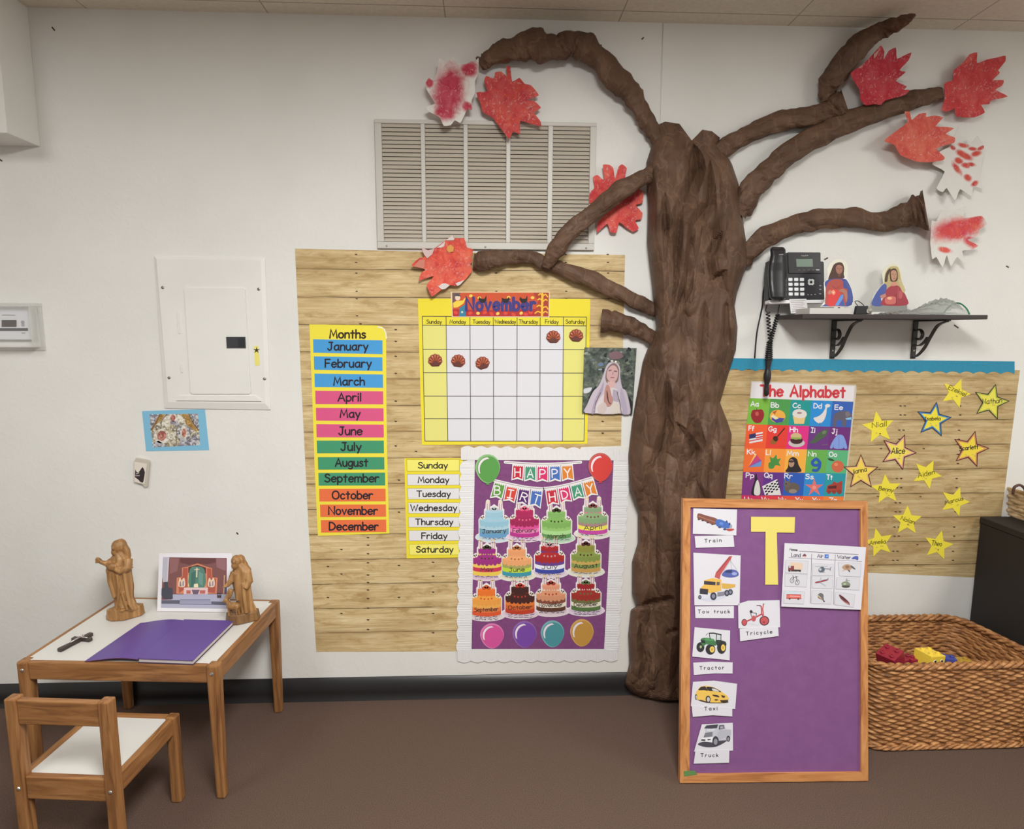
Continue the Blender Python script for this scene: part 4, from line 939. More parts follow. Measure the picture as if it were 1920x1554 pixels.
branch(BZ(700, 200, 3.556, (1900, 430, 105), (1820, 462, 110), (1650, 560, 124), (1500, 680, 118), (1350, 800, 122), (1230, 935, 120), (1170, 1030, 80), (1150, 1075, 50)), seed=6, lift=.046)
branch(BZ(700, 200, 3.556, (1905, 1375, 80), (1850, 1345, 84), (1750, 1300, 92), (1600, 1225, 104), (1400, 1135, 110), (1200, 1065, 95), (1050, 1005, 88), (900, 1005, 95), (800, 1018, 128), (720, 1030, 130), (668, 1028, 84)), seed=7)
branch(BZ(1080, 200, 3.379, (560, 1510, 80), (500, 1480, 84), (400, 1415, 100), (300, 1375, 118), (220, 1358, 128), (160, 1352, 134)), seed=8)

# ------------------------------------------------------------------ painted hand-print leaves
WP = (226, 222, 216)
def leaf(quad, S, label, paint=(206, 66, 60), paint2=(188, 44, 52), blobs=None, lift=.012, tilt=(0, 0), curl=.012, extra=(), amount=1.0, paper=WP):
    pts = Z(*S, *quad); cen = np.mean(np.array(pts), 0)
    lin_ = [np.array(pts[i]) + (np.array(pts[(i + 1) % len(pts)]) - np.array(pts[i])) * j / 3 for i in range(len(pts)) for j in range(3)]; out = [.5 * a + .5 * b for a, b in zip(catmull(pts, True, 3), lin_)]
    bm = bmesh.new(); vs_ = [bm.verts.new((p[0], p[1], 0)) for p in out]; f = bm.faces.new(vs_); f.normal_update()
    bmesh.ops.triangulate(bm, faces=[f]); bmesh.ops.subdivide_edges(bm, edges=bm.edges[:], cuts=2, use_grid_fill=True)
    bmesh.ops.triangulate(bm, faces=bm.faces[:]); bm.verts.index_update()
    R = max(np.hypot(*(np.array(p) - cen)) for p in pts)
    def o(x, y):
        dx, dy = (x - cen[0]) / R, (y - cen[1]) / R
        return max(.003, lift + tilt[0] * dx + tilt[1] * dy + curl * (dx * dx + dy * dy) + .004 * math.sin(5 * dx + 3 * dy))
    o0 = WALL.at(*cen, o(*cen)); bl = None
    if blobs:
        bl = []
        for cx_, cy_, rx, ry, rot in blobs:
            c_ = Z(*S, (cx_, cy_))[0]; q = WALL.at(*c_, o(*c_)) - o0
            bl.append((q[0], q[2], rx / S[2] * .00208, ry / S[2] * .00208, rot))
    m = leaf_mat('painted_leaf', paper, paint, paint2, bl or [], amount=amount)
    mb = MB(); ids = mb.add([WALL.at(v.co.x, v.co.y, o(v.co.x, v.co.y)) for v in bm.verts])
    for fc in bm.faces:
        q = [ids[v.index] for v in fc.verts]
        a, b, c_ = [np.array(mb.v[i]) for i in q[:3]]
        if np.cross(b - a, c_ - a)[1] > 0: q = q[::-1]
        mb.face(q, m)
    bm.free()
    for poly, col in extra:
        pp = Z(*S, *poly); pts3 = [WALL.at(x, y, o(x, y) + .0035) for x, y in pp]
        mb.poly3(pts3, P(*col), (0, -1, 0))
    ob = mb.build('paper_leaf', origin=o0)
    tag(ob, label, 'paper leaf', 'painted paper leaves on the tree')
    sol = ob.modifiers.new('thick', 'SOLIDIFY'); sol.thickness = .0005; sol.offset = -1
S1 = (780, 90, 7.68)
leaf([(140, 500), (185, 430), (250, 470), (300, 360), (320, 250), (330, 140), (430, 200), (540, 130), (600, 230), (720, 230), (790, 190), (860, 190), (900, 140), (900, 350), (850, 480), (850, 640), (800, 760), (810, 890), (740, 880), (700, 960), (640, 1080), (560, 1040), (500, 1110), (400, 1120), (340, 1000), (180, 910), (150, 850), (270, 800), (215, 700), (150, 590)], S1,
     'leaf with a crimson palm on pale paper at the tip of the top left branch', (180, 40, 66), (196, 62, 84), [(480, 620, 200, 300, .2), (760, 300, 110, 90, 0), (190, 500, 60, 60, 0), (420, 920, 130, 110, 0), (740, 850, 80, 60, .6)], .046, curl=.012)
leaf([(870, 640), (1030, 620), (980, 480), (1010, 400), (1120, 440), (1140, 350), (1230, 340), (1310, 410), (1300, 265), (1355, 265), (1385, 480), (1490, 430), (1560, 510), (1660, 540), (1770, 680), (1600, 750), (1700, 760), (1800, 860), (1700, 930), (1790, 1050), (1800, 1125), (1650, 1090), (1500, 1050), (1500, 1240), (1400, 1200), (1340, 1310), (1230, 1170), (1110, 1010), (960, 920), (930, 800)], S1,
     'orange red leaf with a stem, hanging over the top edge of the vent grille', (204, 66, 58), (182, 44, 56), None, .03, (0, .01), .006)
S3 = (700, 200, 3.556)
leaf([(1530, 388), (1575, 388), (1600, 410), (1612, 480), (1636, 400), (1660, 384), (1690, 410), (1680, 470), (1760, 540), (1800, 570), (1795, 640), (1750, 655), (1795, 710), (1785, 750), (1745, 760), (1770, 810), (1735, 835), (1690, 810), (1640, 770), (1620, 840), (1580, 835), (1560, 780), (1490, 840), (1500, 770), (1550, 710), (1500, 660), (1440, 640), (1445, 570), (1475, 540), (1465, 470), (1495, 455), (1540, 490)], S3,
     'coral red leaf tucked behind the branch beside the vent grille', (222, 76, 66), (206, 54, 62), None, .017, (0, 0), .004)
S4 = (770, 430, 11.957); WT = (216, 206, 202)
leaf([(180, 1150), (240, 970), (330, 900), (60, 830), (20, 790), (200, 640), (310, 620), (240, 400), (390, 470), (540, 420), (780, 250), (930, 130), (990, 200), (1200, 200), (1260, 400), (1400, 450), (1360, 640), (1390, 700), (1340, 780), (1380, 930), (1210, 1140), (1050, 1270), (880, 1250), (700, 1340), (600, 1420), (470, 1500), (360, 1250), (520, 1050), (350, 1090)], S4,
     'orange leaf with white folded tips at the tip of the lowest long branch', (222, 84, 62), (200, 52, 50), None, .022, (0, 0), .006,
     extra=[([(620, 1285), (690, 1220), (770, 1205), (880, 1250), (780, 1330), (700, 1345)], WT), ([(790, 250), (930, 130), (985, 210), (960, 245)], WT), ([(590, 410), (770, 270), (750, 380), (680, 410)], WT), ([(1000, 1210), (1210, 1130), (1120, 1230), (1050, 1270)], WT), ([(240, 400), (390, 470), (530, 430), (480, 560), (370, 650), (300, 560)], (214, 186, 184)), ([(820, 380), (900, 340), (970, 400), (950, 500), (850, 520), (810, 460)], (216, 156, 80)), ([(60, 830), (200, 680), (320, 680), (300, 880)], (206, 128, 110))])
S5 = (1580, 80, 6.0)
leaf([(90, 340), (230, 240), (350, 120), (430, 30), (470, 100), (460, 190), (520, 90), (600, 55), (610, 180), (700, 140), (775, 110), (740, 200), (640, 310), (710, 330), (600, 430), (720, 490), (690, 530), (755, 530), (700, 590), (480, 650), (430, 700), (350, 690), (260, 705), (200, 640), (190, 530), (120, 420)], S5,
     'deep crimson leaf between the two upper right branches, near the ceiling', (190, 42, 58), (176, 34, 52), None, .060, (0, 0), .006, extra=[([(350, 130), (420, 70), (380, 150), (350, 180)], (206, 150, 140))])
leaf([(1110, 760), (1150, 620), (1140, 470), (1180, 440), (1240, 420), (1250, 310), (1350, 230), (1430, 130), (1515, 110), (1510, 230), (1620, 190), (1720, 170), (1830, 145), (1830, 210), (1750, 310), (1770, 340), (1690, 420), (1810, 420), (1800, 480), (1720, 530), (1860, 605), (1670, 650), (1650, 690), (1560, 700), (1600, 785), (1480, 840), (1280, 830), (1260, 740), (1180, 775)], S5,
     'scarlet leaf highest at the far right, at the tip of the long branch', (204, 60, 60), (190, 46, 56), None, .03, (0, 0), .008)
S7 = (1640, 200, 5.178)
leaf([(90, 330), (210, 235), (320, 150), (290, 50), (340, 50), (360, 130), (430, 70), (500, 60), (500, 100), (580, 85), (665, 105), (590, 190), (690, 195), (770, 210), (690, 265), (780, 300), (770, 350), (600, 405), (680, 490), (660, 520), (520, 540), (400, 530), (250, 470), (190, 370)], S7,
     'smooth coral orange leaf below the long right branch', (214, 90, 74), (206, 74, 66), None, .05, (.0, .0), .01)
leaf([(600, 470), (560, 560), (680, 630), (600, 790), (660, 830), (700, 790), (780, 910), (830, 800), (940, 870), (960, 770), (1050, 800), (1030, 700), (1030, 620), (1060, 460), (1060, 380), (1000, 280), (940, 350), (830, 350), (820, 180), (780, 270), (740, 380), (640, 430)], S7,
     'mostly white leaf with separate red dabs, at the right below the coral leaf', (206, 70, 56), (190, 56, 56), [(865, 470, 88, 26, .5), (795, 600, 66, 24, .9), (815, 525, 40, 26, .4), (885, 570, 40, 22, .3), (985, 455, 40, 24, -.2), (905, 690, 40, 26, .6), (970, 748, 36, 22, -.4), (760, 400, 34, 18, .4), (860, 375, 50, 20, .2), (1035, 400, 34, 16, -.5), (950, 410, 36, 16, .2), (940, 560, 40, 18, .2)], .024, (.0, .0), .012)
leaf([(548, 1150), (556, 1105), (575, 1110), (600, 1110), (650, 1000), (720, 1030), (890, 960), (860, 1080), (1040, 1060), (1090, 1140), (1010, 1200), (1020, 1260), (900, 1290), (1010, 1350), (930, 1390), (850, 1400), (880, 1530), (800, 1460), (740, 1550), (700, 1440), (660, 1560), (600, 1460), (560, 1480), (548, 1400), (540, 1320), (546, 1220)], S7,
     'white leaf with one broad red and orange stroke, just above the telephone shelf', (214, 72, 62), (206, 56, 82), [(790, 1190, 250, 100, -.15), (950, 1130, 120, 60, -.5), (930, 1310, 90, 45, .5), (680, 1390, 60, 24, .2)], .04, (-.006, .0), .01)

# ------------------------------------------------------------------ alphabet poster
S = (1380, 700, 6.475)
al = thing('alphabet_poster', 'colourful alphabet poster with one picture per letter, behind the purple board', 'poster', WALL.at(1495, 985))
mb = MB(); mb.sheet(WALL, [(1408.5, 714), (1605, 721.5), (1606, 730), (1578, 985), (1389, 985)], .0008, .0013, P(206, 196, 180, .3)); mb.build('paper', al)
mb = MB(); mb.sheet(WALL, Z(*S, (195, 105), (1440, 155), (1425, 340), (178, 300)), .0014, .0016, P(228, 222, 224, .3))
a, b = Z(*S, (300, 272), (1320, 290)); mb.text(WALL, 'The Alphabet', a, b, 19.5, 4.3, .0018, P(204, 56, 66), gap=2.4); mb.build('title_strip', al)
rows = [((165, 300), (1425, 345)), ((130, 615), (1395, 655)), ((105, 905), (1365, 935)), ((85, 1195), (1335, 1215)), ((68, 1478), (1310, 1494)), ((40, 1820), (1280, 1830))]
RC = [[(122, 180, 66), (78, 152, 78), (34, 148, 146), (44, 140, 212), (54, 96, 180)], [(236, 92, 50), (226, 62, 52), (222, 48, 132), (108, 54, 128), (110, 44, 120)], [(238, 112, 52), (244, 152, 62), (248, 178, 72), (104, 172, 80), (92, 178, 124)], [(128, 60, 130), (100, 54, 138), (46, 92, 182), (48, 140, 206), (40, 152, 164)], [(206, 50, 96), (222, 62, 70), (232, 84, 56), (238, 110, 56), (240, 130, 60)]]
LT = ['Aa Bb Cc Dd Ee', 'Ff Gg Hh Ii Jj', 'Kk Ll Mm Nn Oo', 'Pp Qq Rr Ss Tt']
LW = P(236, 232, 236, .3)
tiles = {}
def lerp(a, b, t): return (a[0] + (b[0] - a[0]) * t, a[1] + (b[1] - a[1]) * t)
for r in range(5):
    for k in range(5):
        mb = MB(); q = [lerp(*rows[r], k / 5), lerp(*rows[r], (k + 1) / 5), lerp(*rows[r + 1], (k + 1) / 5), lerp(*rows[r + 1], k / 5)]
        mb.poly(WALL, Z(*S, *q), .0016, P(*RC[r][k], .3)); tiles[(r, k)] = mb
LP = [[(180, 395), (425, 410), (690, 415), (945, 420), (1200, 437)], [(155, 692), (395, 700), (655, 708), (910, 715), (1165, 728)], [(135, 978), (365, 985), (620, 995), (878, 1003), (1130, 1008)], [(122, 1262), (345, 1262), (590, 1270), (845, 1278), (1100, 1285)]]
for r in range(4):
    for k, tx in enumerate(LT[r].split()):
        x, y = LP[r][k]; wd = {'Mm': 135, 'Ff': 62, 'Ii': 46, 'Ll': 52, 'Jj': 60, 'Tt': 68}.get(tx, 92)
        a, b = Z(*S, (x, y), (x + wd, y + 4)); tiles[(r, k)].text(WALL, tx, a, b, 8.6, 1.7, .0020, LW)
for k, tx in enumerate('Uu Vv Ww Xx Yy Zz'.split()):
    x = 105 + k * 206; a, b = Z(*S, (x, 1556 + k * 2), (x + 85, 1557 + k * 2)); tiles[(4, min(4, int(k / 1.2)))].text(WALL, tx, a, b, 8.6, 1.7, .0020, LW)
def pic(r, k, *items):
    mb = tiles[(r, k)]; o = .0017
    for it in items:
        o += .00004
        kind, col = it[0], P(*it[1], .3)
        if kind == 'p': mb.poly(WALL, Z(*S, *it[2]), o, col)
        elif kind == 'c': mb.poly(WALL, catmull(Z(*S, *it[2]), True, 3), o, col)
        elif kind == 'e': x, y, rx, ry = it[2][:4]; c_ = Z(*S, (x, y))[0]; mb.ell(WALL, c_[0], c_[1], rx / S[2], ry / S[2], o, col, it[2][4] if len(it[2]) > 4 else 0)
        elif kind == 'l': mb.line(WALL, Z(*S, *it[2]), it[3] / S[2], o, col)
pic(0, 0, ('c', (150, 38, 46), [(262, 440), (320, 440), (342, 510), (300, 595), (225, 595), (182, 520), (200, 448)]), ('e', (190, 90, 80), (255, 490, 22, 26)), ('l', (80, 60, 40), [(255, 445), (250, 425)], 8))
pic(0, 1, ('e', (236, 170, 72), (505, 520, 95, 78)), ('p', (74, 72, 150), [(440, 530), (590, 545), (560, 590), (490, 600), (430, 560)]), ('p', (222, 216, 180), [(420, 520), (450, 500), (520, 545), (480, 560)]), ('p', (180, 90, 50), [(445, 470), (500, 445), (470, 500)]))
pic(0, 2, ('p', (226, 196, 130), [(690, 520), (845, 520), (825, 612), (710, 612)]), ('c', (222, 214, 208), [(690, 510), (700, 455), (770, 432), (850, 465), (850, 525), (770, 545)]), ('e', (160, 130, 130), (770, 480, 30, 12)))
pic(0, 3, ('c', (222, 216, 214), [(940, 545), (1000, 520), (1050, 480), (1085, 420), (1080, 390), (1110, 370), (1145, 385), (1130, 410), (1105, 420), (1095, 500), (1060, 580), (1000, 605)]), ('l', (120, 100, 70), [(1020, 600), (1018, 628)], 9))
pic(0, 4, ('c', (96, 92, 108), [(1180, 600), (1190, 500), (1260, 460), (1340, 455), (1400, 490), (1410, 560), (1350, 560), (1330, 640), (1290, 640), (1280, 570), (1220, 580), (1215, 645), (1180, 645)]), ('p', (140, 196, 228), [(1330, 545), (1405, 530), (1405, 560), (1340, 562)]), ('e', (124, 112, 120), (1355, 495, 30, 34)))
pic(1, 0, ('p', (226, 222, 224), [(160, 740), (325, 708), (322, 820), (162, 850)]), ('p', (206, 60, 60), [(240, 745), (325, 728), (325, 745), (240, 762)]), ('p', (206, 60, 60), [(240, 775), (323, 758), (323, 775), (240, 792)]), ('p', (206, 60, 60), [(162, 815), (322, 783), (322, 796), (162, 828)]), ('p', (52, 48, 96), [(160, 740), (240, 724), (240, 780), (160, 796)]))
pic(1, 1, ('l', (70, 30, 24), [(500, 770), (590, 665)], 13), ('e', (150, 96, 44), (460, 825, 46, 34, -.7)), ('e', (70, 40, 24), (480, 792, 30, 34, -.7)))
pic(1, 2, ('e', (200, 190, 190), (735, 845, 100, 50)), ('e', (66, 38, 40), (735, 812, 76, 46)), ('e', (206, 180, 130), (730, 762, 66, 40)), ('p', (140, 170, 80), [(665, 775), (800, 780), (790, 800), (670, 795)]))
pic(1, 3, ('c', (78, 96, 74), [(890, 840), (940, 800), (980, 740), (1060, 690), (1115, 680), (1090, 760), (1030, 800), (960, 845)]), ('e', (110, 126, 96), (1070, 715, 26, 20, -.6)), ('l', (120, 96, 110), [(1040, 870), (1115, 862)], 8))
pic(1, 4, ('c', (130, 158, 222), [(1140, 900), (1175, 820), (1215, 765), (1240, 745), (1290, 748), (1320, 790), (1350, 905), (1315, 910), (1300, 860), (1300, 910), (1190, 910), (1190, 860), (1170, 908)]), ('l', (100, 124, 190), [(1248, 770), (1248, 905)], 5))
pic(2, 0, ('p', (248, 206, 120), [(150, 1135), (235, 970), (250, 985)]), ('p', (206, 70, 120), [(150, 1138), (250, 985), (290, 1040)]), ('p', (150, 80, 160), [(150, 1138), (290, 1040), (312, 1060)]), ('p', (104, 150, 206), [(150, 1138), (312, 1062), (300, 1130)]))
pic(2, 1, ('c', (74, 142, 68), [(400, 1150), (395, 1090), (420, 1070), (410, 1010), (450, 1030), (490, 985), (500, 1040), (545, 1030), (520, 1080), (540, 1120), (480, 1115), (450, 1155)]))
pic(2, 2, ('c', (44, 38, 42), [(605, 1195), (630, 1140), (640, 1050), (690, 1015), (740, 1040), (760, 1110), (790, 1195)]), ('e', (176, 140, 120), (672, 1090, 36, 48)), ('e', (60, 48, 46), (672, 1068, 32, 14)))
x0, y0 = Z(*S, (925, 1180))[0]; x1 = Z(*S, (1020, 1180))[0][0]; tiles[(2, 3)].text(WALL, '9', (x0, y0), (x1, y0), 22, 5.4, .0020, P(46, 88, 176, .3))
pic(2, 4, ('e', (206, 104, 72), (1235, 1130, 76, 72)), ('c', (50, 80, 44), [(1110, 1035), (1150, 1030), (1200, 1060), (1150, 1062)]), ('e', (226, 140, 100), (1215, 1105, 24, 20)))
pic(3, 0, ('c', (40, 36, 44), [(190, 1475), (200, 1380), (225, 1300), (235, 1225), (250, 1225), (262, 1290), (295, 1360), (300, 1470)]), ('c', (222, 218, 214), [(222, 1470), (225, 1380), (258, 1290), (290, 1370), (290, 1470)]))
pic(3, 1, ('p', (226, 222, 222), [(318, 1370), (500, 1282), (548, 1478), (350, 1478)]))
for i in range(6):
    for j in range(6):
        if (i + j) % 2: pic(3, 1, ('p', (52, 48, 56), [(332 + i * 30 + j * 6, 1378 - i * 14 + j * 17), (356 + i * 30 + j * 6, 1366 - i * 14 + j * 17), (362 + i * 30 + j * 6, 1382 - i * 14 + j * 17), (337 + i * 30 + j * 6, 1394 - i * 14 + j * 17)]))
pic(3, 2, ('e', (104, 92, 84), (680, 1390, 95, 66)), ('e', (112, 100, 90), (620, 1345, 40, 40)), ('l', (120, 106, 96), [(600, 1310), (590, 1285)], 14), ('l', (120, 106, 96), [(640, 1310), (655, 1290)], 14), ('e', (150, 136, 124), (690, 1430, 50, 26)), ('e', (30, 26, 26), (608, 1340, 7, 8)))
cx_, cy_ = 950, 1385
pic(3, 3, ('p', (226, 116, 110), [(cx_ + (118 if i % 2 == 0 else 42) * math.sin(i * math.pi / 5), cy_ - (118 if i % 2 == 0 else 42) * math.cos(i * math.pi / 5)) for i in range(10)]), ('e', (236, 150, 140), (950, 1385, 24, 24)))
pic(3, 4, ('p', (170, 64, 54), [(1090, 1440), (1110, 1360), (1170, 1340), (1180, 1310), (1230, 1330), (1290, 1300), (1285, 1440)]), ('p', (90, 40, 40), [(1120, 1370), (1220, 1360), (1220, 1395), (1120, 1400)]), ('e', (140, 60, 50), (1130, 1440, 24, 22)), ('e', (140, 60, 50), (1190, 1440, 24, 22)), ('e', (140, 60, 50), (1255, 1438, 28, 26)))
for r in range(5):
    for k in range(5): tiles[(r, k)].build('letter_tile', al)

# ------------------------------------------------------------------ name stars
S = (1360, 640, 3.379); INKG = P(78, 72, 34)
PRINT_J = GLYPH['J']; GLYPH['J'] = (4.4, [(True, False, [(4.2, 10), (4.2, 3), (3.4, .6), (1.6, 0), (0, 1.8)])])
def star(cx_, cy_, R, rot, name, label, outline=None, fill=(240, 222, 66), inner=None, tx=None, tw=1.05, off=.0012):
    def pts(k): return [(cx_ + R * k * (1 if i % 2 == 0 else .45) * math.sin(rot + i * math.pi / 5), cy_ - R * k * (1 if i % 2 == 0 else .45) * math.cos(rot + i * math.pi / 5)) for i in range(10)]
    mb = MB()
    mb.sheet(WALL, Z(*S, *pts(1.0)), off - .0004, off + .0006, P(*fill))
    if outline:
        mb.line(WALL, Z(*S, *pts(.93)), 11 / S[2], off + .0008, P(*inner), closed=True)
        mb.line(WALL, Z(*S, *pts(.985)), 6.5 / S[2], off + .0010, P(*outline), closed=True)
        mb.line(WALL, Z(*S, *pts(.80)), 4 / S[2], off + .0009, P(*inner), closed=True)
    x0, y0, x1, y1, h = tx; h *= .82; a, b = Z(*S, (x0, y0), (x1, y1))
    mb.text(WALL, name, a, b, h / S[2], tw, off + .0012, INKG if not outline else P(40, 34, 30), wob=.5, slant=.12)
    rr = random.Random(name)
    for k in range(3): mb.ell(WALL, *Z(*S, (cx_ + rr.uniform(-.25, .25) * R, cy_ + rr.uniform(.15, .4) * R))[0], 1.7, 1.4, off + .0011, P(214, 190, 90), 0, 8)
    tag(mb.build('paper_star'), label, 'paper star', 'yellow name stars on the wood print paper')
star(1460, 327, 97, .38, 'Ezekiel', 'pale yellow star just under the blue border strip', tx=(1410, 300, 1518, 348, 34))
star(1683, 384, 116, .26, 'Nathan', 'star outlined in dark green, topmost at the far right', (52, 58, 36), (232, 222, 84), (196, 196, 84), tx=(1630, 397, 1752, 388, 38))
star(1320, 497, 113, .17, 'Isabela', 'star outlined in blue', (40, 56, 92), (240, 222, 66), (76, 140, 196), tx=(1262, 500, 1362, 498, 26))
star(970, 545, 105, -.14, 'Niall', 'plain yellow star directly right of the alphabet poster title rows', tx=(930, 548, 1022, 536, 38))
star(1095, 700, 116, .37, 'Alice', 'star outlined in maroon and pink, nearest the middle of the paper', (84, 34, 44), (242, 222, 92), (226, 166, 150), tx=(1052, 712, 1136, 710, 44), tw=1.5)
star(1553, 683, 117, .26, 'Scarlett', 'star outlined in dark red at the right side of the paper', (92, 34, 44), (240, 216, 66), (216, 150, 100), tx=(1484, 692, 1602, 680, 32), tw=1.3)
star(859, 830, 113, 0, 'Jianna', 'star outlined in brown touching the alphabet poster edge', (76, 48, 34), (242, 214, 84), (236, 182, 130), tx=(802, 842, 896, 822, 34))
star(1278, 840, 96, .45, 'Aiden', 'plain yellow star below the star outlined in maroon and pink', tx=(1222, 862, 1326, 838, 34))
star(1020, 938, 98, -.09, 'Benny', 'plain yellow star below and right of the brown outlined star', tx=(970, 942, 1062, 954, 30))
star(1455, 1014, 96, .35, 'Marcus', 'plain yellow star level with the small basket on the black cabinet', tx=(1394, 1032, 1508, 1004, 28))
star(1152, 1135, 96, .03, 'Nolan', 'plain yellow star level with the top of the big yellow letter T', tx=(1110, 1128, 1194, 1158, 30))
star(974, 1275, 95, -.24, 'Amelia', 'plain yellow star lowest at the left, partly behind the frame of the purple board', tx=(914, 1288, 1016, 1278, 30))
star(1350, 1292, 96, .23, 'Theo', 'plain yellow star lowest at the right, near the black cabinet', tx=(1306, 1290, 1370, 1296, 36))
# ------------------------------------------------------------------ purple letter board
BB = np.array([on_level(1275, 1468, 0), on_level(1628, 1464, 0)])
bx = BB[1] - BB[0]; bx /= np.linalg.norm(bx)
bn0 = np.array([bx[1], -bx[0], 0]); bn0 *= -1 if bn0[1] > 0 else 1
LEAN = .150
bup = -bn0 * math.sin(LEAN) + np.array([0, 0, math.cos(LEAN)]); bn = bn0 * math.cos(LEAN) + np.array([0, 0, math.sin(LEAN)])
BOARD = Plane(BB[0], bn)
bd = thing('display_board', 'wood framed purple display board standing on the carpet in front of the tree', 'board', (BB[0] + BB[1]) / 2)
OAK_X = wood_mat('oak_frame_x', 0, (140, 84, 42), (184, 124, 72), (204, 148, 92)); OAK_Z = wood_mat('oak_frame_z', 2, (140, 84, 42), (184, 124, 72), (204, 148, 92))
o4 = [(1275, 1468), (1628, 1464), (1627, 940), (1281, 935)]; i4 = [(1293, 1452), (1615, 1448), (1614, 954), (1294.5, 951)]
for k, m in ((0, OAK_X), (1, OAK_Z), (2, OAK_X), (3, OAK_Z)):
    j = (k + 1) % 4; mb = MB(); mb.sheet(BOARD, [o4[k], o4[j], i4[j], i4[k]], -.016, .006, m); mb.build('frame_rail', bd, bevel=.0022)
PB = speckle_mat('purple_board_paper', 26, [(119, 73, 124), (128, 82, 132)], .55)
mb = MB(); mb.sheet(BOARD, [(1290, 1455), (1618, 1451), (1617, 951), (1291, 948)], -.012, -.002, PB); mb.build('panel', bd)
topc = (BOARD.at(1281, 935) + BOARD.at(1627, 940)) / 2
mb = MB(); q0 = topc - bn * .018 - bup * .05; q1 = np.array([q0[0], q0[1] + .20, 0.0]); ex = bx * .05
mb.box(q0 - ex / 2 - bn * .006, ex, bn * .006, q1 - q0 + bn * .006, OAK_Z); mb.build('easel_leg', bd)
mb = MB(); mb.sheet(BOARD, Z(1260, 920, 2.774, (60, 1458), (118, 1455), (132, 1476), (64, 1486)), .0062, .0068, P(92, 130, 74)); mb.build('green_tape', bd)
WC = P(212, 209, 216); WL = P(204, 202, 208)
CARDN = 'picture and word cards on the purple board'
def card(name, pts, label, off=.0012, m=None, bulge=.003):
    mb = MB(); mb.sheet(BOARD, pts, off - .0006, off, m or WC); mb._o = off + .0001
    return mb
class Draw:
    """printed picture made of flat coloured shapes"""
    def __init__(s, mb, S, off, pl=None): s.mb, s.S, s.o, s.pl = mb, S, off, pl or BOARD
    def p(s, col, *pts): s.o += .00003; s.mb.poly(s.pl, Z(*s.S, *pts), s.o, P(*col))
    def c(s, col, *pts): s.o += .00003; s.mb.poly(s.pl, catmull(Z(*s.S, *pts), True, 3), s.o, P(*col))
    def e(s, col, x, y, rx, ry, rot=0): s.o += .00003; c = Z(*s.S, (x, y))[0]; s.mb.ell(s.pl, c[0], c[1], rx / s.S[2], ry / s.S[2], s.o, P(*col), rot)
    def l(s, col, w, *pts): s.o += .00003; s.mb.line(s.pl, Z(*s.S, *pts), w / s.S[2], s.o, P(*col), cap=False)
def done(mb, name, label, cat='card', group=CARDN): tag(mb.build(name), label, cat, group)
def wordcard(pts, word, a, b, h, label, off=.0010):
    mb = card('word_card', pts, label, off); mb.text(BOARD, word, a, b, h, 1.15, off + .0003, P(40, 36, 46), gap=5.2); done(mb, 'word_card', label)
# word cards
wordcard([(1302.5, 1005), (1375, 1003), (1377, 1024.8), (1304.4, 1027)], 'Train', (1321.4, 1017), (1352.5, 1015.6), 6.2, 'white word card reading Train')
wordcard([(1303, 1136.8), (1376, 1136), (1376, 1159), (1304, 1158.7)], 'Tow truck', (1309, 1149.6), (1368.3, 1149.2), 6.4, 'white word card reading Tow truck')
wordcard([(1299.8, 1242.3), (1335, 1240.4), (1373.8, 1241.8), (1373.5, 1262.6), (1340, 1262.4), (1301, 1265.2)], 'Tractor', (1312, 1255.3), (1357.4, 1254.4), 6.2, 'white word card reading Tractor')
wordcard([(1386.8, 1178.8), (1459, 1174), (1460, 1192.3), (1387.8, 1202)], 'Tricycle', (1399.3, 1190.7), (1447.6, 1187.2), 6.2, 'white word card reading Tricycle', .0028)
wordcard([(1297, 1323), (1373, 1327), (1373, 1343), (1336, 1340.8), (1299, 1343.8)], 'Taxi', (1321, 1331.4), (1344.8, 1331), 6.2, 'white word card reading Taxi', .0028)
wordcard([(1304, 1407), (1367.5, 1405), (1367, 1429.8), (1300.8, 1431.5)], 'Truck', (1314, 1418.8), (1346.6, 1418.6), 6.2, 'white word card reading Truck', .0028)
# train
S = (1280, 940, 6.757); mb = card('', [(1300, 953), (1382, 955), (1380.6, 1003.6), (1299, 1000.7)], '', .0018); d = Draw(mb, S, .0020)
d.c((126, 78, 68), (185, 175), (205, 150), (300, 178), (440, 222), (425, 290), (370, 290), (310, 265), (240, 235), (190, 220)); d.l((170, 112, 92), 10, (200, 185), (300, 222), (415, 262))
for x, y in ((205, 228), (255, 242), (318, 268), (378, 290)): d.e((70, 46, 42), x, y, 16, 9)
d.c((70, 104, 178), (425, 235), (480, 228), (560, 262), (610, 290), (600, 330), (540, 340), (450, 320), (420, 290)); d.p((46, 66, 120), (540, 262), (560, 235), (575, 270)); d.p((44, 50, 76), (585, 290), (600, 262), (612, 310))
d.e((150, 156, 170), 612, 315, 16, 24); d.c((176, 76, 72), (560, 345), (640, 345), (650, 360), (600, 378), (560, 365)); d.e((70, 80, 110), 470, 325, 22, 12); d.e((70, 80, 110), 535, 352, 22, 12); d.e((94, 134, 200), 490, 280, 26, 18, .3)
done(mb, 'picture_card', 'picture card of a blue steam engine pulling brown coaches', 'card')
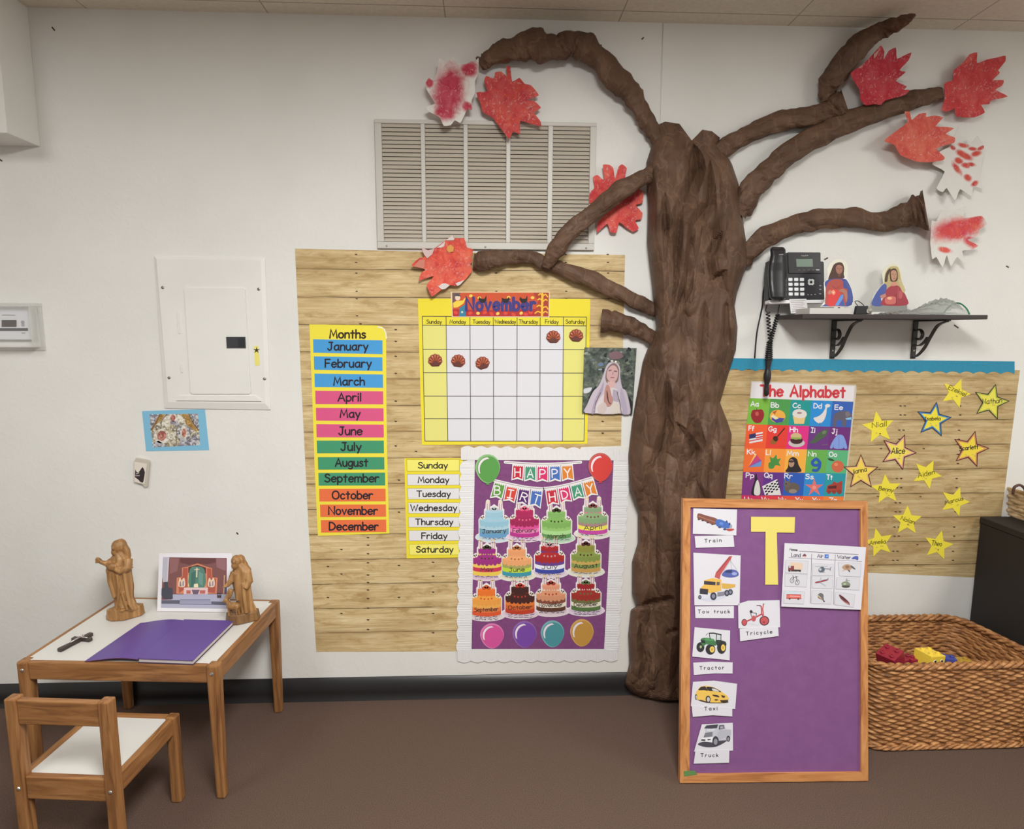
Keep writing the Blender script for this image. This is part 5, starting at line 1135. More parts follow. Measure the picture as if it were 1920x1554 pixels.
# tow truck
mb = card('', [(1300, 1036), (1388.8, 1041.4), (1386.6, 1134.6), (1302, 1134.6)], '', .0018); d = Draw(mb, S, .0020)
d.c((200, 200, 214), (180, 1220), (380, 1270), (660, 1160), (560, 1170), (300, 1200)); d.p((184, 84, 84), (405, 960), (420, 900), (590, 695), (628, 690), (612, 730), (480, 930), (470, 985)); d.l((140, 56, 60), 8, (440, 900), (600, 705))
d.l((80, 76, 90), 5, (608, 730), (608, 765)); d.l((150, 150, 166), 4, (600, 765), (520, 880)); d.l((150, 150, 166), 4, (615, 765), (690, 870)); d.l((150, 150, 166), 4, (608, 765), (620, 860))
d.c((84, 96, 160), (498, 940), (520, 890), (570, 862), (660, 865), (705, 900), (700, 945), (600, 965)); d.p((54, 60, 100), (555, 875), (625, 868), (620, 905), (530, 900)); d.e((150, 160, 206), 655, 915, 34, 20)
d.p((206, 164, 78), (495, 1035), (670, 1050), (665, 1085), (560, 1110), (500, 1100)); d.p((222, 176, 84), (270, 1000), (380, 970), (490, 990), (490, 1130), (360, 1160), (210, 1140), (240, 1080), (275, 1050))
d.p((60, 54, 66), (272, 1005), (415, 1020), (415, 1062), (270, 1050)); d.p((96, 84, 90), (430, 1020), (470, 1020), (468, 1060), (430, 1065)); d.p((54, 50, 62), (220, 1100), (325, 1112), (318, 1180), (215, 1168)); d.p((206, 204, 216), (190, 1185), (330, 1190), (350, 1230), (240, 1240))
for x, y, r in ((390, 1200, 50), (560, 1160, 40), (605, 1148, 38), (218, 1212, 26)): d.e((58, 56, 70), x, y, r * .8, r); d.e((130, 130, 146), x, y, r * .42, r * .55)
d.p((128, 126, 140), (440, 1150), (530, 1140), (530, 1190), (440, 1205))
done(mb, 'picture_card', 'picture card of a yellow tow truck with a red crane lifting a blue car')
# tractor
S = (1280, 1110, 9.6); mb = card('', [(1302.4, 1175.8), (1369, 1182), (1368, 1237.6), (1298, 1230.8)], '', .0018); d = Draw(mb, S, .0020)
for x, y, rx, ry in ((320, 990, 72, 90), (500, 1030, 88, 96), (700, 995, 82, 118)): d.e((44, 44, 46), x, y, rx, ry)
d.c((66, 116, 74), (330, 840), (420, 820), (560, 850), (600, 960), (520, 950), (420, 940), (370, 980), (330, 900)); d.p((40, 48, 48), (330, 860), (400, 870), (410, 920), (340, 910)); d.c((84, 146, 94), (400, 830), (540, 835), (560, 870), (420, 870))
d.l((50, 52, 52), 13, (480, 745), (495, 850)); d.l((50, 52, 52), 14, (610, 750), (600, 900)); d.l((50, 52, 52), 12, (690, 760), (690, 880)); d.l((46, 48, 48), 22, (470, 740), (560, 738), (700, 768)); d.l((60, 62, 62), 8, (420, 780), (450, 740)); d.p((200, 206, 206), (500, 765), (590, 765), (585, 850), (505, 830)); d.p((190, 200, 200), (625, 775), (680, 785), (680, 870), (620, 880))
d.c((48, 60, 54), (590, 880), (640, 860), (770, 890), (780, 960), (700, 890), (620, 960)); d.e((226, 192, 90), 530, 1030, 44, 56); d.e((226, 192, 90), 728, 1000, 38, 60); d.e((190, 156, 66), 530, 1030, 18, 24); d.e((190, 156, 66), 728, 1000, 16, 24); d.e((160, 176, 120), 325, 985, 20, 26)
done(mb, 'picture_card', 'picture card of a green tractor with yellow wheels')
# tricycle
mb = card('', [(1384, 1132), (1402.9, 1126.1), (1461.8, 1125), (1462.8, 1176), (1384.7, 1178)], '', .0018); d = Draw(mb, S, .0020); R_ = (178, 66, 72)
d.c((200, 200, 206), (1180, 560), (1280, 570), (1380, 600), (1250, 590))
for x, y, rx, ry in ((1110, 545, 52, 62), (1470, 515, 88, 88)): d.e((78, 50, 56), x, y, rx, ry); d.e((190, 82, 86), x, y, rx * .8, ry * .8)
d.l(R_, 26, (1150, 525), (1280, 470), (1430, 390)); d.e((184, 84, 88), 1278, 475, 42, 54); d.l(R_, 20, (1460, 460), (1425, 390), (1415, 260), (1390, 240)); d.l(R_, 18, (1455, 420), (1440, 300), (1455, 215)); d.l((70, 66, 72), 14, (1330, 242), (1395, 238)); d.l((90, 86, 92), 14, (1445, 220), (1470, 208))
d.l((90, 82, 86), 12, (1240, 440), (1225, 380)); d.l((90, 82, 86), 12, (1320, 430), (1330, 380), (1260, 370)); d.c((54, 54, 58), (1205, 345), (1235, 320), (1262, 360), (1225, 380)); d.e((110, 40, 46), 1465, 540, 14, 14)
done(mb, 'picture_card', 'picture card of a red tricycle')
# taxi
S = (1280, 1260, 8.175); mb = card('', [(1299.3, 1278.3), (1338.7, 1275.9), (1382, 1282), (1378.5, 1329), (1295.3, 1324)], '', .0018); d = Draw(mb, S, .0020); Y_ = (226, 184, 88)
d.c((70, 54, 40), (200, 400), (360, 470), (640, 475), (705, 455), (600, 440)); d.c(Y_, (190, 350), (230, 270), (270, 225), (340, 210), (440, 222), (540, 260), (600, 305), (680, 360), (705, 420), (640, 460), (440, 465), (300, 430), (210, 415))
d.p((54, 46, 44), (240, 265), (280, 225), (345, 215), (395, 290), (330, 275), (250, 278)); d.c((50, 44, 44), (365, 225), (470, 235), (560, 280), (590, 305), (470, 290), (400, 285)); d.c((200, 200, 200), (450, 250), (520, 265), (560, 298), (470, 285)); d.p((236, 206, 120), (360, 205), (410, 208), (405, 222), (362, 220))
d.c((60, 44, 36), (455, 345), (540, 355), (560, 385), (480, 370)); d.p((70, 52, 36), (590, 350), (655, 365), (640, 395), (600, 385)); d.p((60, 44, 32), (570, 430), (700, 425), (690, 465), (590, 460)); d.e((80, 56, 36), 515, 425, 30, 12)
for x, y, rx, ry in ((390, 415, 38, 56), (205, 380, 18, 42)): d.e((54, 48, 46), x, y, rx, ry); d.e((190, 186, 186), x + 3, y + 3, rx * .62, ry * .66)
done(mb, 'picture_card', 'picture card of a yellow taxi')
# pickup
mb = card('', [(1316, 1357.9), (1374, 1355), (1374.4, 1407), (1301.4, 1409)], '', .0018); d = Draw(mb, S, .0020); G_ = (188, 188, 198)
d.c((70, 66, 78), (235, 1110), (300, 1070), (560, 1050), (680, 1050), (520, 1140), (360, 1150)); d.p(G_, (330, 860), (360, 815), (545, 800), (640, 800), (660, 870), (745, 880), (748, 960), (720, 1040), (560, 1050), (470, 1080), (290, 1060), (330, 990), (350, 900)); d.p((66, 64, 76), (330, 862), (365, 815), (545, 800), (525, 858), (440, 866)); d.p((74, 72, 80), (560, 815), (630, 810), (645, 865), (552, 880)); d.p((160, 160, 170), (575, 830), (620, 825), (630, 858), (572, 865))
d.p((120, 118, 128), (345, 930), (460, 915), (455, 985), (320, 1000)); d.p((206, 206, 214), (380, 870), (500, 865), (470, 905), (360, 905)); d.p((224, 224, 230), (300, 1010), (475, 990), (465, 1075), (285, 1060)); d.p((54, 52, 60), (290, 1028), (350, 1030), (345, 1055), (280, 1050)); d.p((54, 52, 60), (380, 1025), (430, 1022), (425, 1042), (382, 1045)); d.p((176, 176, 186), (560, 890), (745, 885), (740, 960), (560, 1040), (530, 950))
for x, y, rx, ry in ((505, 1060, 50, 80), (700, 1020, 30, 46)): d.e((60, 58, 68), x, y, rx, ry); d.e((140, 138, 148), x, y + 6, rx * .6, ry * .6)
done(mb, 'picture_card', 'picture card of a silver pickup truck with its left edge curling')
# the letter T
mb = MB(); mb.sheet(BOARD, Z(1260, 920, 2.774, (411, 135), (640, 137), (637, 218), (545, 217), (552, 488), (485, 488), (487, 213), (411, 213)), .0002, .0014, P(222, 205, 108)); tag(mb.build('letter_cutout'), 'big yellow paper letter T on the purple board', 'letter')
# worksheet
S = (1450, 1000, 9.71); ws = thing('worksheet', 'white land, air and water worksheet glued on the purple board', 'worksheet', BOARD.at(1540, 1140))
mb = MB(); mb.sheet(BOARD, Z(*S, (205, 175), (900, 205), (1690, 250), (1640, 820), (1595, 1390), (145, 1330)), .0064, .0072, WC); d = Draw(mb, S, .0073); K_ = (70, 66, 76)
d.l(K_, 9, (470, 322), (1550, 385)); d.l((120, 116, 126), 7, (275, 440), (1610, 510)); d.l((120, 116, 126), 9, (700, 370), (672, 1270)); d.l((120, 116, 126), 9, (1128, 385), (1095, 1295))
for tx, a, b, h in (('Name:', (300, 305), (440, 318), 34), ('Land', (330, 420), (492, 430), 66), ('Air', (800, 436), (905, 444), 60), ('Water', (1165, 455), (1405, 470), 62)):
    a, b = Z(*S, a, b); mb.text(BOARD, tx, a, b, h / S[2], 1.0, .0076, P(*K_))
d.p((112, 62, 66), (525, 410), (565, 365), (605, 395), (600, 412)); d.p((206, 150, 146), (530, 410), (600, 410), (598, 432), (532, 428)); d.p((66, 112, 186), (935, 378), (1008, 382), (1005, 455), (932, 450)); d.p((170, 196, 226), (950, 430), (990, 395), (995, 425)); d.c((78, 92, 168), (1420, 465), (1480, 415), (1545, 420), (1540, 485), (1490, 470))
mb.build('sheet', ws)
pcs = [((228, 480), (640, 500), (620, 735), (215, 715)), ((212, 735), (620, 750), (600, 975), (215, 960)), ((195, 1040), (570, 1060), (550, 1285), (185, 1270)), ((720, 545), (1095, 560), (1090, 770), (715, 765)), ((705, 775), (1085, 790), (1070, 1005), (705, 995)), ((710, 1030), (1070, 1050), (1055, 1285), (690, 1275)), ((1185, 520), (1600, 540), (1590, 790), (1200, 770)), ((1160, 800), (1580, 815), (1560, 1030), (1140, 1010)), ((1140, 1065), (1490, 1110), (1460, 1345), (1110, 1295))]
PM = []
for q in pcs:
    mb = MB(); mb.sheet(BOARD, Z(*S, *q), .0078, .0083, WL); mb.line(BOARD, Z(*S, *q), .5, .0084, P(178, 176, 186), closed=True); PM.append((mb, Draw(mb, S, .0085)))
d = PM[0][1]; d.p((216, 190, 166), (305, 520), (540, 545), (525, 660), (380, 650), (378, 590), (310, 585)); d.p((128, 60, 62), (275, 590), (378, 590), (375, 680), (270, 672)); d.p((200, 190, 190), (285, 595), (320, 595), (318, 625), (280, 622)); d.p((60, 46, 46), (375, 655), (505, 662), (500, 690), (300, 690)); d.e((50, 42, 44), 292, 680, 18, 16); d.e((50, 42, 44), 410, 678, 18, 16); d.e((50, 42, 44), 485, 684, 18, 16)
d = PM[1][1]
for x, y in ((342, 850), (438, 890)): d.e((84, 84, 96), x, y, 38, 52, .2); d.e((214, 212, 220), x, y, 28, 42, .2); d.l((110, 110, 120), 5, (x - 20, y - 30), (x + 20, y + 30)); d.l((110, 110, 120), 5, (x + 20, y - 30), (x - 20, y + 30))
d.l((70, 70, 80), 10, (342, 850), (375, 800), (420, 800), (438, 890)); d.l((70, 70, 80), 9, (350, 765), (375, 800)); d.l((70, 70, 80), 9, (400, 780), (445, 790))
d = PM[2][1]; d.p((206, 112, 104), (240, 1110), (505, 1115), (510, 1190), (235, 1185)); d.p((196, 66, 62), (240, 1105), (505, 1112), (505, 1130), (240, 1122)); d.p((226, 176, 166), (300, 1130), (490, 1135), (480, 1152), (300, 1148)); d.p((178, 66, 62), (235, 1172), (510, 1180), (510, 1194), (235, 1188)); d.e((70, 50, 52), 295, 1190, 18, 14); d.e((70, 50, 52), 455, 1194, 18, 14); d.p((196, 204, 212), (225, 1050), (470, 1055), (490, 1110), (225, 1100))
d = PM[3][1]; d.c((92, 98, 112), (820, 660), (850, 620), (900, 605), (935, 640), (925, 690), (870, 705), (830, 695)); d.l((92, 98, 112), 12, (930, 640), (1035, 650)); d.l((92, 98, 112), 10, (1030, 680), (1052, 605)); d.e((176, 186, 196), 855, 655, 24, 24); d.l((120, 124, 134), 6, (760, 600), (990, 596)); d.l((92, 98, 112), 7, (840, 705), (940, 708))
d = PM[4][1]; d.c((122, 74, 86), (755, 895), (800, 872), (980, 832), (1005, 840), (960, 865), (800, 905)); d.p((176, 180, 192), (835, 870), (865, 790), (875, 795), (870, 865)); d.p((164, 168, 182), (860, 885), (960, 955), (945, 960), (850, 905)); d.p((140, 144, 158), (965, 840), (1005, 800), (1000, 840)); d.p((176, 60, 66), (760, 890), (960, 848), (960, 858), (770, 900))
d = PM[5][1]; d.e((104, 106, 110), 862, 1140, 56, 56); d.c((206, 178, 132), (810, 1120), (850, 1150), (890, 1200), (860, 1190), (815, 1160)); d.p((170, 100, 84), (806, 1140), (826, 1170), (880, 1200), (850, 1196)); d.p((120, 116, 116), (870, 1190), (915, 1160), (925, 1215), (895, 1220)); d.p((84, 70, 60), (905, 1215), (935, 1222), (940, 1250), (910, 1245))
d = PM[6][1]; d.c((176, 142, 116), (1250, 620), (1290, 575), (1350, 560), (1410, 580), (1430, 630), (1380, 670), (1300, 660)); d.c((140, 104, 80), (1310, 600), (1350, 580), (1390, 610), (1340, 640)); d.c((86, 90, 92), (1405, 580), (1450, 600), (1495, 645), (1480, 655), (1420, 620)); d.p((80, 70, 70), (1350, 650), (1400, 680), (1392, 708), (1370, 690)); d.p((200, 180, 164), (1280, 650), (1250, 695), (1310, 670))
d = PM[7][1]; d.c((128, 138, 116), (1240, 910), (1280, 880), (1340, 870), (1400, 915), (1385, 960), (1270, 960)); d.c((70, 72, 66), (1250, 950), (1390, 950), (1370, 985), (1275, 985)); d.p((150, 156, 150), (1310, 880), (1330, 820), (1345, 820), (1350, 880)); d.l((120, 124, 120), 8, (1320, 850), (1395, 860)); d.e((176, 188, 156), 1300, 920, 26, 16)
d = PM[8][1]; d.c((116, 56, 60), (1198, 1110), (1270, 1150), (1360, 1230), (1390, 1275), (1385, 1305), (1300, 1255), (1220, 1180)); d.c((164, 110, 108), (1230, 1190), (1300, 1240), (1380, 1275), (1385, 1300), (1300, 1258)); d.c((70, 40, 44), (1205, 1120), (1280, 1165), (1350, 1235), (1280, 1200))
for (mb, _), nm in zip(PM, ('lorry', 'bicycle', 'bus', 'helicopter', 'aeroplane', 'balloon', 'turtle', 'boat', 'canoe')): mb.build('glued_picture', ws)
# ------------------------------------------------------------------ child's table and chair
WX, WY, WZ = [wood_mat('oiled_pine_%s' % 'xyz'[a], a, (98, 60, 30), (140, 94, 51), (164, 118, 71)) for a in range(3)]
LAM = P(212, 209, 204, .35, .4)
SCREW = P(190, 186, 178, .25, .6, .8)
class Frame:
    def __init__(s, o, ang): s.o = np.array(o, float); s.ex = np.array([math.cos(ang), math.sin(ang), 0]); s.ey = np.array([-math.sin(ang), math.cos(ang), 0]); s.ez = np.array([0, 0, 1.0])
    def pt(s, x, y, z): return s.o + s.ex * x + s.ey * y + s.ez * z
    def box(s, mb, x0, y0, z0, x1, y1, z1, m): mb.box(s.pt(x0, y0, z0), s.ex * (x1 - x0), s.ey * (y1 - y0), s.ez * (z1 - z0), m)
def rot_build(mb, name, parent, bevel=.003): return mb.build(name, parent, bevel=bevel)
TW, TD, TH, LG = .63, .48, .45, .036
tf = Frame((-.822 - .63 * math.cos(-.072), -.5315 - .63 * math.sin(-.072), 0), -.072)
tb = thing('childrens_table', "low wooden children's table with a white top against the wall", 'table', tf.pt(TW / 2, TD / 2, 0))
for x, y in ((0, 0), (TW - LG, 0), (0, TD - LG), (TW - LG, TD - LG)):
    mb = MB(); t_ = .004
    i = mb.add([tf.pt(x + t_, y + t_, 0), tf.pt(x + LG - t_, y + t_, 0), tf.pt(x + LG - t_, y + LG - t_, 0), tf.pt(x + t_, y + LG - t_, 0), tf.pt(x, y, .395), tf.pt(x + LG, y, .395), tf.pt(x + LG, y + LG, .395), tf.pt(x, y + LG, .395), tf.pt(x, y, TH), tf.pt(x + LG, y, TH), tf.pt(x + LG, y + LG, TH), tf.pt(x, y + LG, TH)])
    mb.face(i[:4][::-1], WZ); mb.face(i[8:], WZ)
    for r in (0, 4):
        for k in range(4): mb.face([i[r + k], i[r + (k + 1) % 4], i[r + 4 + (k + 1) % 4], i[r + 4 + k]], WZ)
    leg = mb.build('leg', tb, bevel=.006)
    if y == 0:
        mb = MB(); mb.lathe(tf.pt(x + LG / 2, -.0003, TH - .026), [(.006, 0), (.005, .0018), (.002, .003)], SCREW, 12, -tf.ey); s_b = mb.build('screw', leg)
        s_b.location = np.array(tb['_world']) * 0; 
for nm, a in (('front', (LG, .003, TW - LG, .021)), ('back', (LG, TD - .021, TW - LG, TD - .003))):
    mb = MB(); tf.box(mb, a[0], a[1], TH - .058, a[2], a[3], TH - .001, WX); mb.build('rail', tb, bevel=.003)
for x in (.003, TW - .021):
    mb = MB(); tf.box(mb, x, LG, TH - .058, x + .018, TD - LG, TH - .001, WY); mb.build('rail', tb, bevel=.003)
mb = MB(); tf.box(mb, .018, .018, TH - .012, TW - .018, TD - .018, TH - .0012, LAM); mb.build('table_top', tb)
TOPZ = TH - .0006

cf = Frame((-1.262, -.780, 0), -.088)
CW_, CD_, CSH, CBH, CL = .283, .298, .287, .508, .031
ch = thing('childrens_chair', "small wooden children's chair with a white seat pushed up to the table", 'chair', cf.pt(CW_ / 2, CD_ / 2, 0))
for x in (0, CW_ - CL):
    mb = MB(); cf.box(mb, x, 0, 0, x + CL, CL, CBH, WZ); lg = mb.build('rear_leg', ch, bevel=.004)
    mb = MB(); mb.lathe(cf.pt(x + CL / 2, -.0003, CSH - .034), [(.0055, 0), (.0045, .0016), (.002, .0026)], SCREW, 12, -cf.ey); mb.build('screw', ch)
    mb = MB(); cf.box(mb, x, CD_ - CL, 0, x + CL, CD_, CSH, WZ); mb.build('front_leg', ch, bevel=.005)
mb = MB(); cf.box(mb, CL, .004, CBH - .072, CW_ - CL, .022, CBH - .004, WX); mb.build('back_rail', ch, bevel=.003)
for y, nm in ((.006, 0), (CD_ - .024, 1)):
    mb = MB(); cf.box(mb, CL, y, CSH - .068, CW_ - CL, y + .018, CSH - .002, WX); mb.build('seat_rail', ch, bevel=.003)
for x in (.006, CW_ - .024):
    mb = MB(); cf.box(mb, x, CL, CSH - .056, x + .018, CD_ - CL, CSH - .002, WY); mb.build('side_rail', ch, bevel=.003)
mb = MB(); cf.box(mb, .024, .024, CSH - .016, CW_ - .024, CD_ - .024, CSH - .008, LAM); mb.build('seat', ch)

# ------------------------------------------------------------------ things on the table
def lv(px, py, z=TOPZ): return on_level(px, py, z)
# open purple book
bkP = P(92, 66, 142, .38, .35); PG = P(200, 190, 190); bk = thing('open_book', 'large book lying open face down with purple covers on the white table', 'book', lv(300, 1205))
B = {k: lv(*v) for k, v in dict(bl=(158.6, 1241), tl=(263, 1169), tr=(439, 1171), br=(362.5, 1247), sb=(259, 1243), st=(346, 1169)).items()}
up_ = lambda p, h: p + np.array([0, 0, h])
mb = MB(); i_ = .004
ins = lambda p: p + (sum(B[k] for k in ('sb', 'st', 'tr', 'br')) / 4 - p) * .02
pg = [ins(B[k]) for k in ('sb', 'br', 'tr', 'st')]
mb.poly3([up_(p, .0135) for p in pg], PG, (0, 0, 1))
for k in range(4):
    a, b = pg[k], pg[(k + 1) % 4]; mb.poly3([up_(a, .003), up_(b, .003), up_(b, .0135), up_(a, .0135)], PG)
mb.build('pages', bk)
def slab(mb, pts, h0, h1, m):
    mb.poly3([up_(p, h1) for p in pts], m, (0, 0, 1)); mb.poly3([up_(p, h0) for p in pts], m, (0, 0, -1))
    for k in range(len(pts)): a, b = pts[k], pts[(k + 1) % len(pts)]; mb.poly3([up_(a, h0), up_(b, h0), up_(b, h1), up_(a, h1)], m)
mb = MB(); slab(mb, [B['sb'], B['br'], B['tr'], B['st']], .0138, .0158, bkP); slab(mb, [B['sb'], B['br'], B['tr'], B['st']], .0004, .0026, P(70, 48, 72)); mb.build('cover', bk, bevel=.0006)
mb = MB(); n = 10
def cov(s, t):
    a = B['bl'] + (B['sb'] - B['bl']) * s; b = B['tl'] + (B['st'] - B['tl']) * s
    return up_(a + (b - a) * t, .0026 + .0100 * (s ** 1.1) + .007 * math.sin(math.pi * s ** 1.3))
mb.grid([[cov(i / n, j / 4) for j in range(5)] for i in range(n + 1)], bkP); mb.grid([[up_(cov(i / n, j / 4), -.0018) for j in range(5)] for i in range(n + 1)], P(110, 70, 110), True)
for t in (0, 1):
    for i in range(n): a, b = cov(i / n, t), cov((i + 1) / n, t); mb.poly3([a, b, up_(b, -.0018), up_(a, -.0018)], P(110, 60, 100))
mb.build('cover', bk)
# crucifix
cr = thing('crucifix', 'small dark wooden cross with a silvery figure lying flat on the white table', 'cross', lv(140, 1208))
a, b, c_, d_ = lv(111, 1222), lv(172, 1191), lv(137, 1200), lv(171, 1202); DKW = P(58, 44, 40, .35, .4)
mb = MB()
def bar(mb, p, q, w, h, m, z0=.0003):
    t = (q - p) / np.linalg.norm(q - p); n_ = np.array([-t[1], t[0], 0]); L = np.linalg.norm(q - p)
    prof = [(0, .42), (.06, .5), (.3, .38), (.5, .36), (.72, .36), (.92, .52), (1, .4)]
    top = [p + t * L * u + n_ * w * k for u, k in prof] + [p + t * L * u - n_ * w * k for u, k in prof[::-1]]
    slab(mb, top, z0, z0 + h, m)
bar(mb, a, b, .017, .010, DKW); bar(mb, c_, d_, .016, .0098, DKW); mb.build('cross', cr, bevel=.0012)
mb = MB(); SV = P(190, 178, 178, .3, .6, .6); m0 = a + (b - a) * .66
mb.tube([up_(a + (b - a) * .34, .012), up_(a + (b - a) * .48, .0138), up_(m0, .014)], [.0022, .003, .0034], SV, 8); mb.blob(up_(a + (b - a) * .74, .0145), (.0042, .0036, .0036), SV, n=8)
mb.tube([up_(c_ + (d_ - c_) * .18, .012), up_(m0, .0135), up_(c_ + (d_ - c_) * .82, .012)], [.0016, .0022, .0016], SV, 8); mb.build('figure', cr, smooth=True)['label'] = 'silvery figure'
# standing photo print
pb0, pb1 = lv(294.4, 1146, TOPZ + .0012), lv(429.5, 1147.8, TOPZ + .0012)
ph = thing('photo_print', 'white bordered photo of a brick church altar standing at the back of the table', 'photo print', (pb0 + pb1) / 2)
ex = pb1 - pb0; ex /= np.linalg.norm(ex); n0 = np.array([ex[1], -ex[0], 0]); n0 *= -1 if n0[1] > 0 else 1
LN_ = .27; pn = n0 * math.cos(LN_) + np.array([0, 0, math.sin(LN_)]); PHP = Plane(pb0, pn)
S = (280, 1020, 11.1)
mb = MB(); mb.sheet(PHP, Z(*S, (205, 195), (1725, 190), (1660, 1415), (160, 1395)), -.002, 0, P(232, 228, 234, .35)); mb.build('paper', ph)
tc = (PHP.at(*Z(*S, (600, 300))[0]) + PHP.at(*Z(*S, (1300, 300))[0])) / 2 - pn * .004
mb = MB(); q1 = np.array([tc[0], min(tc[1] + .055, -.062), TOPZ]); mb.box(tc - ex * .02, ex * .04, -pn * .003, q1 - tc, P(150, 130, 110)); mb.build('easel_back', ph)
mb = MB(); d = Draw(mb, S, .0002, PHP)
d.p((126, 82, 80), (285, 272), (1612, 290), (1605, 1335), (245, 1322)); d.p((186, 184, 196), (285, 270), (412, 272), (385, 790), (290, 800), (265, 650)); d.p((206, 196, 206), (385, 272), (415, 275), (385, 760), (360, 770))
d.p((104, 62, 62), (640, 285), (1390, 292), (1380, 380), (1200, 420), (1000, 400), (820, 430), (640, 380)); d.p((146, 100, 100), (420, 290), (620, 300), (580, 560), (430, 620)); d.p((150, 104, 110), (1390, 300), (1600, 310), (1590, 560), (1400, 480))
d.p((214, 136, 100), (680, 490), (800, 470), (1000, 400), (1180, 465), (1305, 500), (1310, 690), (1420, 700), (1400, 1030), (560, 1030), (570, 700), (680, 680)); d.p((176, 88, 72), (700, 500), (800, 490), (800, 890), (620, 1020), (600, 720), (690, 690)); d.p((176, 88, 72), (1200, 500), (1290, 510), (1300, 700), (1390, 720), (1370, 1020), (1210, 1000))
d.p((92, 52, 48), (810, 480), (1000, 430), (1180, 490), (1180, 610), (810, 600)); d.p((236, 206, 140), (805, 650), (840, 640), (840, 880), (800, 880)); d.p((236, 206, 140), (1140, 640), (1170, 640), (1160, 900), (1130, 880))
d.c((88, 130, 116), (845, 520), (990, 470), (1145, 530), (1150, 900), (835, 900)); d.p((70, 112, 100), (870, 600), (960, 560), (960, 880), (860, 890)); d.p((110, 152, 138), (1030, 560), (1120, 620), (1110, 880), (1020, 800))
d.l((226, 214, 190), 26, (990, 490), (985, 690)); d.l((206, 190, 160), 18, (935, 530), (1045, 525)); d.e((226, 210, 186), 990, 530, 18, 22)
d.p((236, 226, 190), (930, 830), (1010, 820), (1020, 900), (925, 900))
for x in (630, 1245): d.c((232, 206, 176), (x - 20, 880), (x - 10, 720), (x + 20, 710), (x + 45, 760), (x + 70, 712), (x + 105, 720), (x + 110, 880)); d.p((140, 120, 136), (x, 800), (x + 20, 760), (x + 40, 880), (x, 880)); d.p((150, 140, 170), (x + 60, 780), (x + 90, 760), (x + 90, 870), (x + 55, 870))
d.p((226, 196, 196), (720, 905), (1220, 905), (1215, 1040), (712, 1040)); d.p((190, 104, 96), (770, 960), (860, 960), (860, 1030), (770, 1030)); d.p((190, 104, 96), (1050, 960), (1170, 960), (1160, 1030), (1050, 1030)); d.p((112, 92, 116), (880, 950), (1050, 950), (1000, 1060), (920, 1060)); d.p((130, 60, 62), (900, 1040), (1000, 1040), (990, 1100), (910, 1100))
d.p((176, 174, 196), (480, 1045), (1610, 1040), (1608, 1340), (246, 1322), (250, 1160), (470, 1150)); d.p((96, 96, 112), (250, 1165), (640, 1165), (630, 1245), (250, 1240)); d.p((96, 96, 112), (1290, 1190), (1608, 1200), (1606, 1270), (1290, 1260)); d.p((116, 120, 148), (640, 1150), (1270, 1150), (1275, 1172), (640, 1172)); d.p((116, 120, 148), (630, 1195), (1280, 1195), (1285, 1212), (630, 1212)); d.p((116, 120, 148), (630, 1235), (1290, 1240), (1290, 1262), (630, 1256))
d.p((72, 72, 84), (300, 790), (380, 785), (390, 900), (480, 920), (490, 1140), (300, 1140), (250, 1060), (255, 920), (310, 900)); d.p((76, 60, 66), (1410, 1015), (1500, 1020), (1500, 1120), (1410, 1120)); d.p((160, 160, 176), (1425, 1045), (1490, 1045), (1490, 1060), (1425, 1060)); d.p((200, 150, 120), (1550, 640), (1580, 650), (1560, 1030), (1535, 1030)); d.p((80, 84, 120), (1570, 890), (1612, 890), (1608, 1010), (1560, 1010))
mb.build('picture', ph)

# ------------------------------------------------------------------ carved wooden statues
CARV = wood_mat('carved_olive_wood', 2, (112, 76, 40), (150, 108, 62), (182, 140, 90)); CARD_ = wood_mat('dark_olive_wood', 2, (92, 62, 36), (120, 86, 50), (150, 112, 66))
def statue_space(px, py, scale):
    o = lv(px, py)
    return lambda x, y, h: o + np.array([x * scale, y * scale, h * scale])
def loft(mb, sp, secs, m, n=36, folds=(7, .07, 0.0)):
    rows_ = []
    hs = [s[0] for s in secs]; H = np.linspace(hs[0], hs[-1], 44)
    for h in H:
        cx_, cy_, rx, ry = [np.interp(h, hs, [s[k] for s in secs]) for k in (1, 2, 3, 4)]
        row = []
        for j in range(n + 1):
            a = 2 * math.pi * (j % n) / n
            k = 1 + folds[1] * (tri(np.array(folds[0] * a / (2 * math.pi) + h * .012 + .25 * math.sin(h * .06))) - .5) * 2 + .03 * math.sin(3 * a + h * .11)
            row.append(sp(cx_ + rx * k * math.cos(a), cy_ + ry * k * math.sin(a), h))
        rows_.append(row)
    mb.grid(rows_, m); mb.poly3(rows_[0][:-1][::-1], m); mb.poly3(rows_[-1][:-1], m)
def bl(mb, sp, x, y, h, rx, ry, rh, m):
    c0 = sp(0, 0, 0); c1 = sp(x, y, h); k = np.linalg.norm(sp(1, 0, 0) - c0); mb.blob(c1, (rx * k, ry * k, rh * k), m, n=14)
def tb_(mb, sp, pts, rs, m):
    k = np.linalg.norm(sp(1, 0, 0) - sp(0, 0, 0)); mb.tube([sp(*p) for p in pts], [r * k for r in rs], m, 10)
def base_block(mb, sp, pts, h, m):
    lo = [sp(x, y, .3) for x, y in pts]; hi = [sp(x * .93, y * .93, h) for x, y in pts]
    mb.poly3(lo, m, (0, 0, -1)); mb.poly3(hi, m, (0, 0, 1))
    for k in range(len(pts)): j = (k + 1) % len(pts); mb.poly3([lo[k], lo[j], hi[j], hi[k]], m)
def fuse(o, vox):
    r = o.modifiers.new('carve', 'REMESH'); r.mode = 'VOXEL'; r.voxel_size = vox; r.use_smooth_shade = True
    s_ = o.modifiers.new('soft', 'SMOOTH'); s_.iterations = 2; s_.factor = .5
